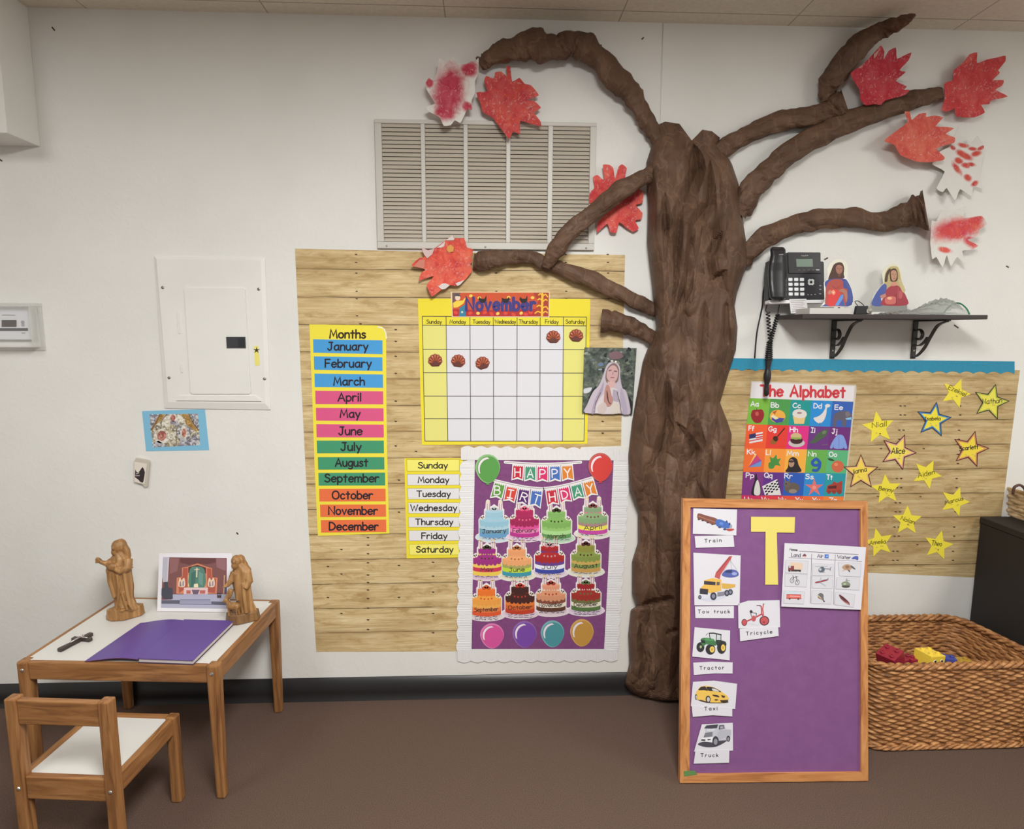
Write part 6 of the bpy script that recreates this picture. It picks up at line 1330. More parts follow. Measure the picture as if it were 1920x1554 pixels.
# units: photo pixels of the statue (about 2.05 mm each)
sp = statue_space(236, 1156, .00205)
st = thing('carved_statue', 'carved wooden figure in a long robe with one arm raised, left of the church photo', 'statue', sp(0, 0, 0))
mb = MB(); base_block(mb, sp, [(-27, -12), (-14, -19), (6, -17), (26, 2), (26, 14), (10, 17), (-18, 10)], 19, CARV); fuse(mb.build('base', st), .0022)
mb = MB()
loft(mb, sp, [(14, 2, 0, 21, 14), (22, 2, 0, 17, 13), (34, 0, 0, 14.5, 12), (52, -2, 0, 17.5, 13), (70, -4, 0, 19, 14), (88, -4, -1, 19, 14), (98, -3, 0, 18, 13), (108, -1, 1, 15, 11.5), (114, -2, 1, 10, 9), (120, -4, 0, 7, 7)], CARV, folds=(8, .10, 0))
bl(mb, sp, -4.5, -1, 127, 8.6, 9, 12, CARV); bl(mb, sp, -7, -5, 119, 5.4, 5, 6.5, CARV); bl(mb, sp, -6.5, -9.6, 127, 1.6, 2.4, 3.2, CARV)
bl(mb, sp, 0, 3, 128, 9.6, 9, 12, CARV); tb_(mb, sp, [(3, 3, 130), (7, 4, 118), (9, 4, 106)], [6, 7, 6], CARV)
tb_(mb, sp, [(-12, -4, 104), (-20, -9, 100), (-26, -12, 104), (-31, -13, 111)], [6, 5, 3.6, 3], CARV); bl(mb, sp, -31.5, -13.5, 108.5, 3, 3, 5, CARV)
for k, dx in enumerate((-1.6, 0, 1.6)): tb_(mb, sp, [(-31 + dx, -15, 108), (-31.5 + dx, -16, 103.5)], [1.1, .8], CARV)
tb_(mb, sp, [(14, -4, 106), (16, -10, 92), (6, -15, 88), (-5, -16, 94)], [7.5, 7, 5, 3.4], CARV)
for k in range(4): tb_(mb, sp, [(10, -11, 106 - k * 4.6), (17, -7, 103.6 - k * 4.6), (19, 0, 104 - k * 4.6)], [1.5, 2.2, 1.5], CARV)
bl(mb, sp, -7, -15, 97, 9, 6, 7, CARV); bl(mb, sp, -14, -14, 99, 4.4, 4, 5, CARV)
tb_(mb, sp, [(-14, -12, 90), (-15, -11, 70), (-9, -12, 40)], [4.6, 4.2, 3], CARV)
tb_(mb, sp, [(0, -14, 82), (1, -14.5, 60), (-3, -13.5, 34), (-7, -14, 20)], [2.4, 2.6, 2.4, 2], CARV); tb_(mb, sp, [(10, -12, 84), (12, -12, 58), (15, -12, 30), (20, -11, 18)], [2.6, 2.6, 3, 2.6], CARV); tb_(mb, sp, [(5, -14, 50), (9, -14, 30), (12, -14, 18)], [1.8, 2.2, 2], CARV)
bl(mb, sp, 4, -14.5, 19, 5, 5, 3, CARV); bl(mb, sp, -9, -13, 19, 4.4, 5, 3, CARV)
fuse(mb.build('figure', st), .0019)
sp = statue_space(455, 1162, .00205)
st = thing('carved_statue', 'darker carved wooden figure bowing over a small lamb, right of the church photo', 'statue', sp(0, 0, 0))
mb = MB(); base_block(mb, sp, [(-26, -8), (-14, -21), (0, -21), (27, -4), (27, 10), (14, 15), (-20, 10)], 17, CARD_); fuse(mb.build('base', st), .0022)
mb = MB()
loft(mb, sp, [(12, 8, 2, 16, 11), (20, 7, 2, 15, 11), (34, 5, 2, 13, 11), (52, 3, 1, 13, 12), (68, 2, 0, 14.5, 12.5), (80, 3, 0, 15, 12), (90, 4, 0, 14.5, 11), (97, 3, 0, 11, 9), (103, 1, -1, 7.5, 7)], CARV, folds=(7, .11, 0))
bl(mb, sp, -3.5, -4, 108, 8.4, 8.6, 10, CARV); bl(mb, sp, -5, -9, 101, 5.2, 4.6, 6.5, CARV); bl(mb, sp, -4.5, -12, 108, 1.5, 2.2, 2.8, CARV); bl(mb, sp, 1, 1, 107, 8.6, 8, 10, CARV); tb_(mb, sp, [(3, 2, 108), (7, 3, 98), (9, 4, 90)], [5, 6, 5], CARV)
tb_(mb, sp, [(-8, -4, 88), (-12, -9, 74), (-19, -12, 66)], [6, 5.4, 3.4], CARV); bl(mb, sp, -21, -12.6, 66.5, 3.4, 3, 2.6, CARV)
for k in range(3): tb_(mb, sp, [(-22, -11.5 - k * 1.3, 66.5), (-25, -12.5 - k * 1.3, 64.5)], [1.1, .8], CARV)
tb_(mb, sp, [(14, -3, 88), (18, -7, 72), (12, -12, 62)], [6.4, 6, 4], CARV)
tb_(mb, sp, [(-4, -11, 88), (-3, -12.5, 64), (-2, -12, 40)], [2.2, 2.6, 2.2], CARV); tb_(mb, sp, [(8, -10, 70), (10, -11, 46), (12, -12, 18)], [3, 3.4, 3.4], CARV)
tb_(mb, sp, [(-12, -10, 60), (-16, -14, 48), (-20, -15, 44)], [5, 4.6, 3], CARV)
bl(mb, sp, -8, -15, 32, 12, 6.4, 7, CARV); bl(mb, sp, -19, -16, 43, 4.4, 4.2, 4.6, CARV); tb_(mb, sp, [(-15, -15, 36), (-18, -16, 42)], [4.4, 3.6], CARV); bl(mb, sp, -22.6, -17, 41.5, 2.6, 2.2, 2, CARV); tb_(mb, sp, [(-17, -13.5, 46), (-14.5, -13, 44)], [1.4, .9], CARV)
for x, y in ((-15, -17), (-13, -12), (-2, -17.5), (0, -13)): tb_(mb, sp, [(x, y, 29), (x - .6, y, 22), (x, y, 15)], [2.4, 1.7, 1.8], CARV)
fuse(mb.build('figure', st), .0019)
# ------------------------------------------------------------------ shelf, phone and what stands there
SHX0, SHX1, SHY, SHZ1 = 1.10, 1.766, -.20, 1.5285
sh = thing('wall_shelf', 'black wall shelf on two scrolled iron brackets, right of the tree', 'shelf', ((SHX0 + SHX1) / 2, 0, SHZ1 - .016))
SB = P(58, 50, 48, .5, .3); IR = P(46, 42, 40, .45, .4)
mb = MB(); mb.box((SHX0, SHY, SHZ1 - .0155), (SHX1 - SHX0, 0, 0), (0, -SHY - .001, 0), (0, 0, .0155), SB); mb.build('board', sh, bevel=.002)
for px in (1561, 1713):
    x = float(WALL.at(px, 640)[0]); zb = float(WALL.at(px, 672)[2]); zt = SHZ1 - .016
    mb = MB(); mb.box((x - .0095, -.006, zb), (.019, 0, 0), (0, .005, 0), (0, 0, zt - zb), IR); mb.box((x - .0095, -.172, zt - .005), (.019, 0, 0), (0, .166, 0), (0, 0, .005), IR)
    br = mb.build('bracket', sh, bevel=.001)
    def strap(pts, w=.012, t=.004):
        mb = MB(); P_ = catmull(pts, False, 8); rows_ = []
        for i, p in enumerate(P_):
            d = P_[min(i + 1, len(P_) - 1)] - P_[max(i - 1, 0)]; d = d / np.hypot(*d); n_ = np.array([-d[1], d[0]])
            rows_.append([(x - w / 2, *(p + n_ * t / 2)), (x + w / 2, *(p + n_ * t / 2)), (x + w / 2, *(p - n_ * t / 2)), (x - w / 2, *(p - n_ * t / 2)), (x - w / 2, *(p + n_ * t / 2))])
        mb.grid(rows_, IR); mb.poly3(rows_[0][:4], IR); mb.poly3(rows_[-1][:4], IR); return mb
    strap([(-.007, zb + .006), (-.03, zb + .014), (-.062, zb + .042), (-.088, zb + .082), (-.118, zb + .122), (-.150, zt - .010), (-.168, zt - .0065)]).build('brace', br)
    c_ = (-.040, zb + .088)
    strap([(c_[0] + .030 * math.cos(a) * (1 - k * .028), c_[1] + .034 * math.sin(a) * (1 - k * .028)) for k, a in enumerate([math.radians(-80 + d * 22) for d in range(0, 14)])] if False else [(-.008, zb + .052), (-.032, zb + .050), (-.056, zb + .062), (-.075, zb + .082)]).build('scroll', br)
    strap([(-.008, zb + .106), (-.022, zb + .112), (-.038, zb + .106), (-.046, zb + .092), (-.040, zb + .078), (-.026, zb + .072), (-.016, zb + .078)]).build('scroll', br)
    for z in (zt - .035, zb + .03):
        mb = MB(); mb.lathe((x, -.0062, z), [(.0036, 0), (.003, .0012)], P(150, 146, 140, .3, .5, .6), 10, (0, -1, 0)); mb.build('screw', br)

# desk phone hung on the wall
FACE = Plane((0, -.070, 1.67), (0, -1, .10))
S = (1420, 450, 10.357)
pt = thing('desk_phone', 'black office telephone hung on the wall at the left end of the shelf', 'telephone', WALL.at(1492, 568, .03))
PK = P(44, 43, 48, .45, .4); PK2 = P(28, 27, 30, .35, .45)
def solid(mb, pl, pts, off1, off0, m): mb.sheet(pl, pts, off0, off1, m)
mb = MB(); solid(mb, FACE, Z(*S, (560, 250), (600, 238), (1215, 240), (1228, 255), (1228, 415), (1275, 418), (1292, 440), (1302, 1150), (215, 1160), (205, 700), (240, 400), (540, 260)), 0, -.034, PK); mb.build('body', pt, bevel=.003)
mb = MB(); q = Z(*S, (320, 420), (1150, 420), (1150, 1120), (320, 1120)); a = [FACE.at(x, y, -.035) for x, y in q]; b = [np.array([p[0], -.0015, p[2]]) for p in a]
mb.poly3(a, PK2, (0, -1, 0)); mb.poly3(b, PK2, (0, 1, 0))
for k in range(4): j = (k + 1) % 4; mb.poly3([a[k], a[j], b[j], b[k]], PK2)
mb.build('wall_mount', pt)
mb = MB(); solid(mb, FACE, Z(*S, (225, 1165), (1300, 1158), (1306, 1205), (1285, 1218), (240, 1232), (226, 1215)), .0012, -.030, P(238, 236, 238, .35, .4)); mb.build('light_base_trim', pt, bevel=.002)
mb = MB(); solid(mb, FACE, Z(*S, (600, 255), (1215, 258), (1222, 400), (1240, 640), (612, 640)), .004, .0002, PK2); dp = mb.build('display_panel', pt, bevel=.0015)
mb = MB(); solid(mb, FACE, Z(*S, (752, 368), (1072, 366), (1080, 518), (762, 520)), .0052, .0042, P(118, 136, 124, .25)); mb.build('screen', pt)
mb = MB(); a, b = Z(*S, (850, 316), (992, 312)); mb.text(FACE, 'Yealink', a, b, 2.6, .55, .0046, P(168, 166, 170)); mb.line(FACE, Z(*S, (1145, 578), (1200, 580)), 1.6, .0046, P(206, 206, 210))
for x in (790, 880, 970, 1060): mb.line(FACE, Z(*S, (x, 580), (x + 50, 582)), .9, .0046, P(120, 112, 120))
mb.build('printed_marks', pt)
WK = P(236, 236, 240, .4, .35)
for r, y in enumerate((765, 859, 954, 1047)):
    for k, x in enumerate((643, 756, 868)):
        mb = MB(); x += r * 2.2; solid(mb, FACE, Z(*S, (x - 38, y - 22), (x - 32, y - 30), (x + 32, y - 30), (x + 39, y - 22), (x + 39, y + 22), (x + 32, y + 30), (x - 32, y + 30), (x - 38, y + 22)), .0035, .0002, WK); mb.build('key', pt, bevel=.0006)
mb = MB(); cx_, cy_ = Z(*S, (1045, 815))[0]
mb.sheet(FACE, [(cx_ + r * math.cos(a), cy_ + r * math.sin(a)) for r, a in [((6.6 if i % 4 in (1, 2, 3) else 5.0), math.pi * 2 * (i + .0) / 16 + .0) for i in range(16)]], .0002, .0030, P(200, 204, 204, .4)); mb.ell(FACE, cx_, cy_, 2.6, 2.6, .0034, PK2); mb.build('navigation_button', pt)
for x, y in ((1222, 885), (1222, 958), (1222, 1043)):
    mb = MB(); solid(mb, FACE, Z(*S, (x - 24, y - 14), (x + 22, y - 14), (x + 22, y + 14), (x - 24, y + 14)), .002, .0002, P(96, 94, 100)); mb.line(FACE, Z(*S, (x - 12, y), (x + 12, y)), 1.1, .0022, P(190, 188, 196)); mb.build('side_button', pt)
for x, y in ((985, 1060), (1050, 1062), (1122, 1056)):
    mb = MB(); mb.ell(FACE, *Z(*S, (x, y))[0], 1.6, 1.0, .0008, P(150, 148, 156), 0, 10); mb.build('soft_button', pt)
# handset
mb = MB(); n = 22; rows_ = []
HP = [(150, 395, 150, .030), (170, 400, 152, .032), (300, 405, 150, .038), (420, 395, 168, .040), (600, 385, 182, .036), (800, 388, 182, .036), (1000, 398, 176, .040), (1120, 404, 165, .040), (1168, 406, 150, .034)]
for k in range(40):
    y = 135 + (1172 - 135) * k / 39; yy = [h[0] for h in HP]
    cx_, hw, dp_ = [np.interp(y, yy, [h[q] for h in HP]) for q in (1, 2, 3)]
    sq = min(1, min(k, 39 - k) / 2.5 + .25)
    row = []
    for j in range(n + 1):
        a = math.pi * (-.12 + 1.24 * j / n)
        x = cx_ - hw * sq ** .25 * np.sign(math.cos(a)) * abs(math.cos(a)) ** .65; o = .0015 + dp_ * sq ** .5 * max(0, math.sin(a)) ** .55
        px_, py_ = Z(*S, (x, y))[0]; row.append(FACE.at(px_, py_, o))
    rows_.append(row)
mb.grid(rows_, PK2); mb.poly3(rows_[0], PK2); mb.poly3(rows_[-1], PK2)
hs = mb.build('handset', pt, smooth=True)
mb = MB(); mb.line(FACE, Z(*S, (425, 285), (500, 280)), 1.5, .0415, P(150, 146, 150)); mb.build('handset_mark', pt)
CB = P(26, 24, 25, .4, .4)
def coil(p0, p1, turns, r0, r1, wire):
    p0, p1 = np.array(p0, float), np.array(p1, float); t = (p1 - p0) / np.linalg.norm(p1 - p0); a = np.cross(t, (0, 1, 0)); a /= np.linalg.norm(a); b = np.cross(t, a); N = int(turns * 12); mb = MB()
    mb.tube([p0 + (p1 - p0) * i / N + (a * math.cos(2 * math.pi * i / 12) + b * math.sin(2 * math.pi * i / 12)) * (r0 + (r1 - r0) * i / N) for i in range(N + 1)], wire, CB, 6); return mb
C_ = (1390, 560, 7.767)
def wz(x, y, off): px_, py_ = Z(*C_, (x, y))[0]; return WALL.at(px_, py_, off)
cord = coil(wz(385, 200, .045), wz(420, 640, .045), 9, .0062, .0062, .0025)
cord.tube([FACE.at(*Z(*S, (205, 1160))[0], -.012), wz(372, 90, .05), wz(352, 170, .047), wz(380, 205, .045)], .0018, CB, 6)
c2 = coil(wz(530, 225, .042), wz(420, 640, .042), 12, .0060, .0060, .0026)
c2.tube([FACE.at(*Z(*S, (430, 1180))[0], .002), wz(556, 80, .05), wz(535, 180, .045), wz(530, 225, .042)], .0018, CB, 6)
c3 = coil(wz(412, 620, .043), wz(398, 900, .043), 9, .0085, .0125, .0030)
cd_ = MB()
for m_ in (cord, c2, c3):
    k = len(cd_.v); cd_.v += m_.v; cd_.mats = [CB]; cd_.mi += [0] * len(m_.f); cd_.f += [[i + k for i in f] for f in m_.f]
cd_.tube([wz(402, 760, .043), wz(396, 900, .043), wz(386, 1010, .043), wz(384, 1050, .043), wz(380, 1100, .043), wz(376, 1160, .043), wz(371, 1230, .043), wz(368, 1262, .043), wz(366, 1320, .043), wz(363, 1390, .043), wz(362, 1418, .043)], [.010, .0118, .0085, .0105, .0135, .0135, .0095, .0078, .0098, .0098, .004], CB, 14)
cd_.build('coiled_cord', pt, smooth=True)
mb = MB(); mb.tube(catmull([FACE.at(*Z(*S, (190, 690))[0], -.02), WALL.at(1431.5, 545, .03), WALL.at(1430, 570, .016), WALL.at(1426, 590, .008), WALL.at(1419, 625, .006), WALL.at(1415, 671, .0045)]), .0028, CB, 8); mb.build('line_cord', pt, smooth=True)
mb = MB(); mb.sheet(FACE, Z(*S, (620, 1148), (952, 1140), (988, 1402), (652, 1428)), .0015, .0022, P(226, 222, 222))
for k in range(7):
    y = 1180 + k * 34; mb.line(FACE, Z(*S, (645 + k * 5, y + 2), (925 + k * 5 - (k * 37 % 60), y - 6)), .8, .0024, P(140, 136, 140), cap=False)
tag(mb.build('paper_note'), 'small white note with typed lines hanging off the front of the phone', 'note')

# on the shelf
SZ = SHZ1 + .0004
mb = MB(); q = [WALL.at(x, y, .15) for x, y in ((1514, 575), (1598, 572), (1600, 578), (1599, 584))]
x0 = float(WALL.at(1517, 580, .18)[0]); x1 = float(WALL.at(1594, 580, .18)[0])
mb.box((x0, -.185, SZ), (x1 - x0, 0, 0), (0, .12, 0), (0, 0, .021), P(206, 200, 196)); tag(mb.build('paper_pad', bevel=.001), 'flat grey white pad of papers on the shelf under the first figure cut-out', 'paper pad')
def cutout(name, S, outline, back, label, draw, foot_z):
    pl = Plane((0, back, 0), (0, -1, 0)); lo = max(y for x, y in outline)
    o = thing(name, label, 'paper figure', pl.at(*Z(*S, ((outline[0][0] + outline[-1][0]) / 2, lo))[0]), 'paper figure cut-outs on the shelf')
    yb = lambda y: pl.at(1660, y)[2]
    if foot_z < 1.531: y_f = 560 + 40 * (foot_z + .0003 - yb(560)) / (yb(600) - yb(560)); y_z = (y_f - S[1]) * S[2]; outline = [(x, y_z if y > 1000 else y) for x, y in outline]
    mb = MB(); mb.sheet(pl, Z(*S, *outline), -.001, 0, P(232, 230, 226)); d = Draw(mb, S, .0002, pl); draw(d); mb.build('figure_print', o)
    c_ = Z(*S, (np.mean([p[0] for p in outline]), lo))[0]; a = pl.at(*c_, 0); mb = MB()
    mb.poly3([(a[0] - .02, back + .001, foot_z), (a[0] + .02, back + .001, foot_z), (a[0] + .004, back + .001, foot_z + .07), (a[0] - .004, back + .001, foot_z + .07)], P(200, 196, 190)); mb.box((a[0] - .004, back + .001, foot_z), (.008, 0, 0), (0, .03, 0), (0, 0, .004), P(200, 196, 190)); mb.build('stand', o)
S = (1530, 480, 10.105)
def fig1(d):
    d.c((228, 226, 206), (215, 250), (260, 150), (360, 75), (460, 62), (560, 120), (600, 230), (580, 340), (540, 380), (300, 400), (220, 330))
    d.c((86, 62, 56), (230, 450), (290, 270), (340, 160), (430, 118), (500, 135), (535, 230), (525, 340), (540, 400), (500, 430), (320, 450)); d.c((168, 120, 100), (385, 190), (440, 165), (500, 200), (500, 280), (460, 340), (410, 330), (380, 270)); d.c((112, 78, 66), (405, 325), (440, 338), (480, 322), (466, 385), (428, 392)); d.l((60, 42, 40), 9, (400, 235), (430, 232)); d.l((60, 42, 40), 9, (460, 235), (490, 232)); d.l((130, 86, 72), 9, (448, 240), (446, 282)); d.l((120, 60, 56), 8, (425, 312), (465, 312))
    d.c((78, 88, 150), (165, 510), (260, 440), (520, 430), (600, 480), (690, 700), (670, 930), (400, 950), (90, 945), (180, 900), (190, 640)); d.c((176, 84, 76), (200, 560), (300, 450), (490, 450), (520, 600), (600, 640), (560, 880), (540, 940), (200, 930), (180, 760)); d.c((214, 70, 70), (245, 660), (330, 630), (450, 660), (440, 760), (340, 930), (230, 930)); d.p((98, 150, 220), (360, 935), (470, 740), (520, 730), (510, 800), (420, 940)); d.p((70, 96, 170), (430, 940), (520, 800), (540, 940))
    d.c((176, 120, 104), (430, 660), (500, 620), (580, 660), (600, 780), (575, 880), (550, 800), (520, 700)); d.c((190, 130, 116), (220, 700), (260, 640), (300, 680), (260, 730)); d.c((236, 150, 120), (290, 680), (330, 640), (370, 690), (330, 740)); d.e((250, 206, 160), 330, 690, 14, 18); d.l((140, 50, 50), 6, (300, 560), (380, 620), (470, 570)); d.l((96, 110, 176), 8, (560, 480), (640, 640), (660, 860))
o1 = [(80, 960), (165, 860), (150, 500), (225, 420), (205, 250), (255, 140), (360, 66), (465, 55), (570, 115), (608, 230), (590, 400), (610, 460), (700, 690), (690, 880), (715, 880), (680, 960)]
cutout('figure_cutout', S, o1, -.150, 'paper figure cut-out of a bearded person in red and blue robes beside the phone', fig1, SZ + .0214)
def fig2(d):
    d.p((150, 150, 146), (1050, 930), (1725, 930), (1725, 1058), (1050, 1058))
    d.c((230, 228, 204), (1255, 330), (1300, 220), (1390, 155), (1480, 145), (1570, 190), (1620, 300), (1600, 460), (1300, 470))
    d.c((196, 178, 128), (1295, 480), (1310, 330), (1380, 220), (1470, 192), (1550, 210), (1590, 320), (1620, 470), (1690, 640), (1640, 660), (1300, 600)); d.c((92, 72, 58), (1300, 480), (1330, 320), (1390, 240), (1420, 260), (1370, 360), (1350, 480)); d.c((88, 66, 54), (1395, 320), (1430, 250), (1500, 235), (1545, 300), (1550, 420), (1520, 480), (1420, 480), (1400, 400)); d.c((196, 150, 124), (1420, 300), (1470, 265), (1520, 290), (1535, 380), (1500, 460), (1450, 465), (1425, 400)); d.l((84, 60, 54), 9, (1435, 345), (1465, 340)); d.l((84, 60, 54), 9, (1495, 340), (1520, 345)); d.l((160, 110, 92), 8, (1482, 350), (1478, 395)); d.l((160, 76, 72), 9, (1460, 425), (1505, 424))
    d.c((86, 100, 168), (1060, 930), (1090, 790), (1180, 640), (1280, 530), (1340, 560), (1320, 700), (1230, 800), (1260, 940)); d.c((170, 70, 80), (1330, 640), (1420, 570), (1540, 555), (1640, 650), (1720, 790), (1720, 930), (1270, 935), (1240, 860), (1310, 740)); d.c((206, 190, 140), (1560, 440), (1610, 470), (1690, 650), (1650, 690), (1600, 600)); d.c((214, 150, 130), (1440, 500), (1520, 495), (1530, 555), (1420, 565))
    d.c((216, 116, 108), (1310, 800), (1420, 760), (1520, 790), (1500, 900), (1330, 905)); d.e((244, 190, 150), 1395, 800, 46, 26); d.c((200, 140, 120), (1210, 760), (1290, 720), (1330, 760), (1260, 800)); d.l((196, 96, 100), 12, (1560, 600), (1550, 800)); d.l((130, 50, 62), 10, (1520, 720), (1520, 920)); d.c((196, 100, 104), (1580, 660), (1640, 700), (1620, 800), (1570, 790))
o2 = [(1050, 1062), (1050, 945), (1075, 780), (1170, 630), (1275, 520), (1245, 330), (1290, 215), (1385, 148), (1485, 138), (1580, 182), (1635, 310), (1620, 460), (1740, 780), (1725, 945), (1725, 1062)]
cutout('figure_cutout', S, o2, -.045, 'paper cut-out of a veiled person in red at the middle of the shelf', fig2, SZ)
# binder clip and crumpled foil
c_ = WALL.at(1611, 578, .16); cl = thing('binder_clip', 'black binder clip on the shelf between the two figure cut-outs', 'clip', (c_[0], -.16, SZ))
mb = MB(); k = .0205; mb.box((c_[0] - k, -.175, SZ), (2 * k, 0, 0), (0, .016, 0), (.004, 0, .030), PK2); mb.build('body', cl, bevel=.002)
mb = MB(); mb.tube(catmull([(c_[0] - .010, -.167, SZ + .030), (c_[0] - .022, -.168, SZ + .044), (c_[0] - .012, -.168, SZ + .047), (c_[0] + .004, -.168, SZ + .038), (c_[0] + .012, -.167, SZ + .031)]), .0014, PK2, 6); mb.build('handle', cl, smooth=True)
c_ = WALL.at(1624, 579, .16); mb = MB(); rr = random.Random(8); FO = P(206, 200, 188, .25, .6, .5)
mb.blob((c_[0] + .004, -.165, SZ + .0135), (.0165, .014, .013), FO, n=12)
mb.v = [(x + rr.uniform(-.003, .003), y + rr.uniform(-.003, .003), max(SZ, z + rr.uniform(-.003, .003))) for x, y, z in mb.v]; tag(mb.build('crumpled_foil'), 'crumpled silvery foil next to the binder clip on the shelf', 'foil')
# clear zip bag
BG = glass_mat('bag_plastic', (.42, .45, .42), .15, .55); bgx = [float(WALL.at(x, 575, .12)[0]) for x in (1655, 1792)]
bg = thing('plastic_bag', 'limp clear plastic zip bag with a green seal on the right half of the shelf', 'plastic bag', ((bgx[0] + bgx[1]) / 2, -.11, SZ))
mb = MB(); NX, NY = 44, 16; top, bot = [], []
for i in range(NX + 1):
    u = i / NX; x = bgx[0] + (bgx[1] - bgx[0]) * u; ra, rb = [], []
    hgt = np.interp(u, [0, .25, .45, .62, .8, .92, 1], [.004, .010, .016, .042, .060, .052, .024])
    for j in range(NY + 1):
        v = j / NY; y = -.185 + .125 * v; e_ = math.sin(math.pi * v) ** .6
        ra.append((x, y, SZ + .0006 + hgt * e_ * (.75 + .5 * float(tri(np.array(u * 6 + v * 2.4))) * .6) + .007 * e_ * (float(tri(np.array(9 * u + 4 * v))) + float(tri(np.array(17 * u - 3 * v))) - .8))); rb.append((x, y, SZ + .0004 + .45 * hgt * e_ * max(0, u - .55) * 1.2))
    top.append(ra); bot.append(rb)
mb.grid(top, BG, True); mb.grid(bot, BG); mb.build('bag_film', bg, smooth=True)
mb = MB(); mb.tube([(bgx[1] + .0025, -.185 + .13 * v, SZ + .0022 + .024 * math.sin(math.pi * v) ** .6 + .03 * math.sin(math.pi * min(1, v * 1.0)) * .6) for v in [i / 14 for i in range(15)]], .0028, P(60, 132, 96, .3), 6); mb.build('seal_strip', bg, smooth=True)['label'] = 'green zip seal'
mb = MB()
for k in range(4): mb.box((bgx[0] + .03 + k * .045, -.165 + .012 * (k % 2), SZ + .001 + .0022 * k), (.07, .01 * (k - 1.5), 0), (-.01, .06, 0), (0, 0, .0016), P(120 + 16 * k, 112 + 12 * k, 106 + 10 * k))
mb.build('paper_scraps', bg)

# ------------------------------------------------------------------ praying statue photograph on the trunk
S = (1080, 640, 10.36)
pp = thing('photo_print', 'photo of a praying veiled statue before leaves, pinned between calendar and tree', 'photo print', WALL.at(1143, 776, .015))
PL = Plane((0, -.013, 0), (0, -1, 0))
mb = MB(); mb.sheet(PL, Z(*S, (165, 118), (1178, 132), (1095, 1412), (120, 1385)), -.0008, 0, P(70, 66, 62)); mb.poly(PL, Z(*S, (170, 122), (1172, 138), (1090, 1402), (126, 1380)), .0002, speckle_mat('blurred_leaves', 34, [(26, 32, 34), (60, 68, 64), (104, 112, 100), (170, 174, 164)], .4)); d = Draw(mb, S, .0003, PL)
rr = random.Random(5)
for k in range(46):
    x, y = rr.uniform(190, 1130), rr.uniform(150, 900); g_ = rr.choice([(48, 58, 60), (92, 104, 92), (126, 134, 116), (34, 40, 42), (150, 156, 150), (104, 116, 128)]); d.e(g_, x, y, rr.uniform(18, 46), rr.uniform(12, 30), rr.uniform(-1, 1))
d.c((128, 98, 104), (640, 240), (760, 190), (880, 220), (900, 310), (780, 350), (670, 330)); d.c((206, 206, 214), (150, 930), (240, 900), (310, 900), (270, 980), (160, 1010)); d.e((104, 122, 150), 480, 450, 60, 34); d.e((150, 162, 176), 470, 545, 40, 16); d.c((34, 32, 36), (240, 1110), (330, 930), (400, 870), (380, 1000)); d.c((32, 34, 32), (1020, 1080), (1090, 1180), (1085, 1390), (1050, 1390))
d.c((196, 184, 196), (175, 1385), (220, 1220), (330, 980), (440, 860), (520, 680), (580, 500), (640, 420), (730, 400), (810, 430), (858, 520), (860, 700), (900, 900), (960, 950), (1020, 1120), (1055, 1400), (880, 1402), (600, 1396)); d.c((170, 156, 176), (300, 1380), (360, 1150), (480, 900), (540, 780), (520, 960), (420, 1150), (350, 1390)); d.c((180, 168, 188), (870, 900), (940, 1060), (1000, 1390), (900, 1395), (860, 1180))
d.c((132, 106, 104), (570, 700), (610, 520), (700, 430), (780, 440), (835, 540), (830, 700), (790, 800), (620, 820)); d.c((206, 166, 166), (598, 700), (610, 560), (690, 470), (770, 480), (815, 570), (808, 690), (760, 775), (660, 780)); d.p((214, 174, 170), (610, 780), (760, 780), (750, 900), (640, 900)); d.l((110, 80, 84), 22, (635, 570), (690, 560)); d.l((110, 80, 84), 22, (740, 575), (795, 585)); d.l((170, 126, 130), 16, (722, 590), (712, 650)); d.l((160, 92, 104), 20, (672, 702), (742, 702)); d.e((236, 230, 220), 700, 380, 28, 16); d.e((236, 230, 220), 772, 392, 22, 18)
d.c((214, 204, 206), (370, 1390), (430, 1170), (560, 1000), (700, 900), (820, 960), (850, 1200), (870, 1390)); d.p((176, 164, 182), (720, 930), (820, 960), (830, 1180), (700, 1150)); d.c((186, 136, 126), (540, 1190), (560, 950), (600, 840), (650, 880), (690, 1040), (720, 1150), (680, 1250), (600, 1270)); d.c((96, 62, 62), (596, 950), (620, 1010), (640, 1160), (690, 1220), (640, 1200), (600, 1100)); d.l((104, 78, 82), 12, (360, 1380), (380, 1200), (480, 990)); d.l((104, 78, 82), 14, (880, 1395), (850, 1190), (800, 980)); d.c((206, 190, 186), (420, 1270), (540, 1180), (600, 1260), (560, 1390), (440, 1390)); d.c((216, 204, 196), (680, 1250), (760, 1180), (850, 1260), (840, 1390), (700, 1390))
mb.build('print', pp)

# ------------------------------------------------------------------ black cabinet and small basket on it
cx0 = 1.976; CZ = .738
cb_ = thing('black_cabinet', 'black cabinet at the right edge of the room, behind the wicker toy basket', 'cabinet', (cx0 + .3, -.22, 0)); BK = P(38, 32, 29, .6, .2)
mb = MB(); mb.box((cx0, -.44, .05), (.6, 0, 0), (0, .426, 0), (0, 0, CZ - .075), BK); mb.build('body', cb_, bevel=.003)
mb = MB(); mb.box((cx0 - .004, -.446, CZ - .0245), (.61, 0, 0), (0, .432, 0), (0, 0, .0245), BK); mb.build('top_panel', cb_, bevel=.003)
mb = MB(); mb.box((cx0 + .01, -.42, 0), (.58, 0, 0), (0, .40, 0), (0, 0, .0495), P(26, 22, 20)); mb.build('plinth', cb_)
for k in range(2):
    mb = MB(); mb.box((cx0 + .004 + k * .299, -.459, .06), (.294, 0, 0), (0, .0185, 0), (0, 0, CZ - .092), BK); dr = mb.build('cabinet_door', cb_, bevel=.002)

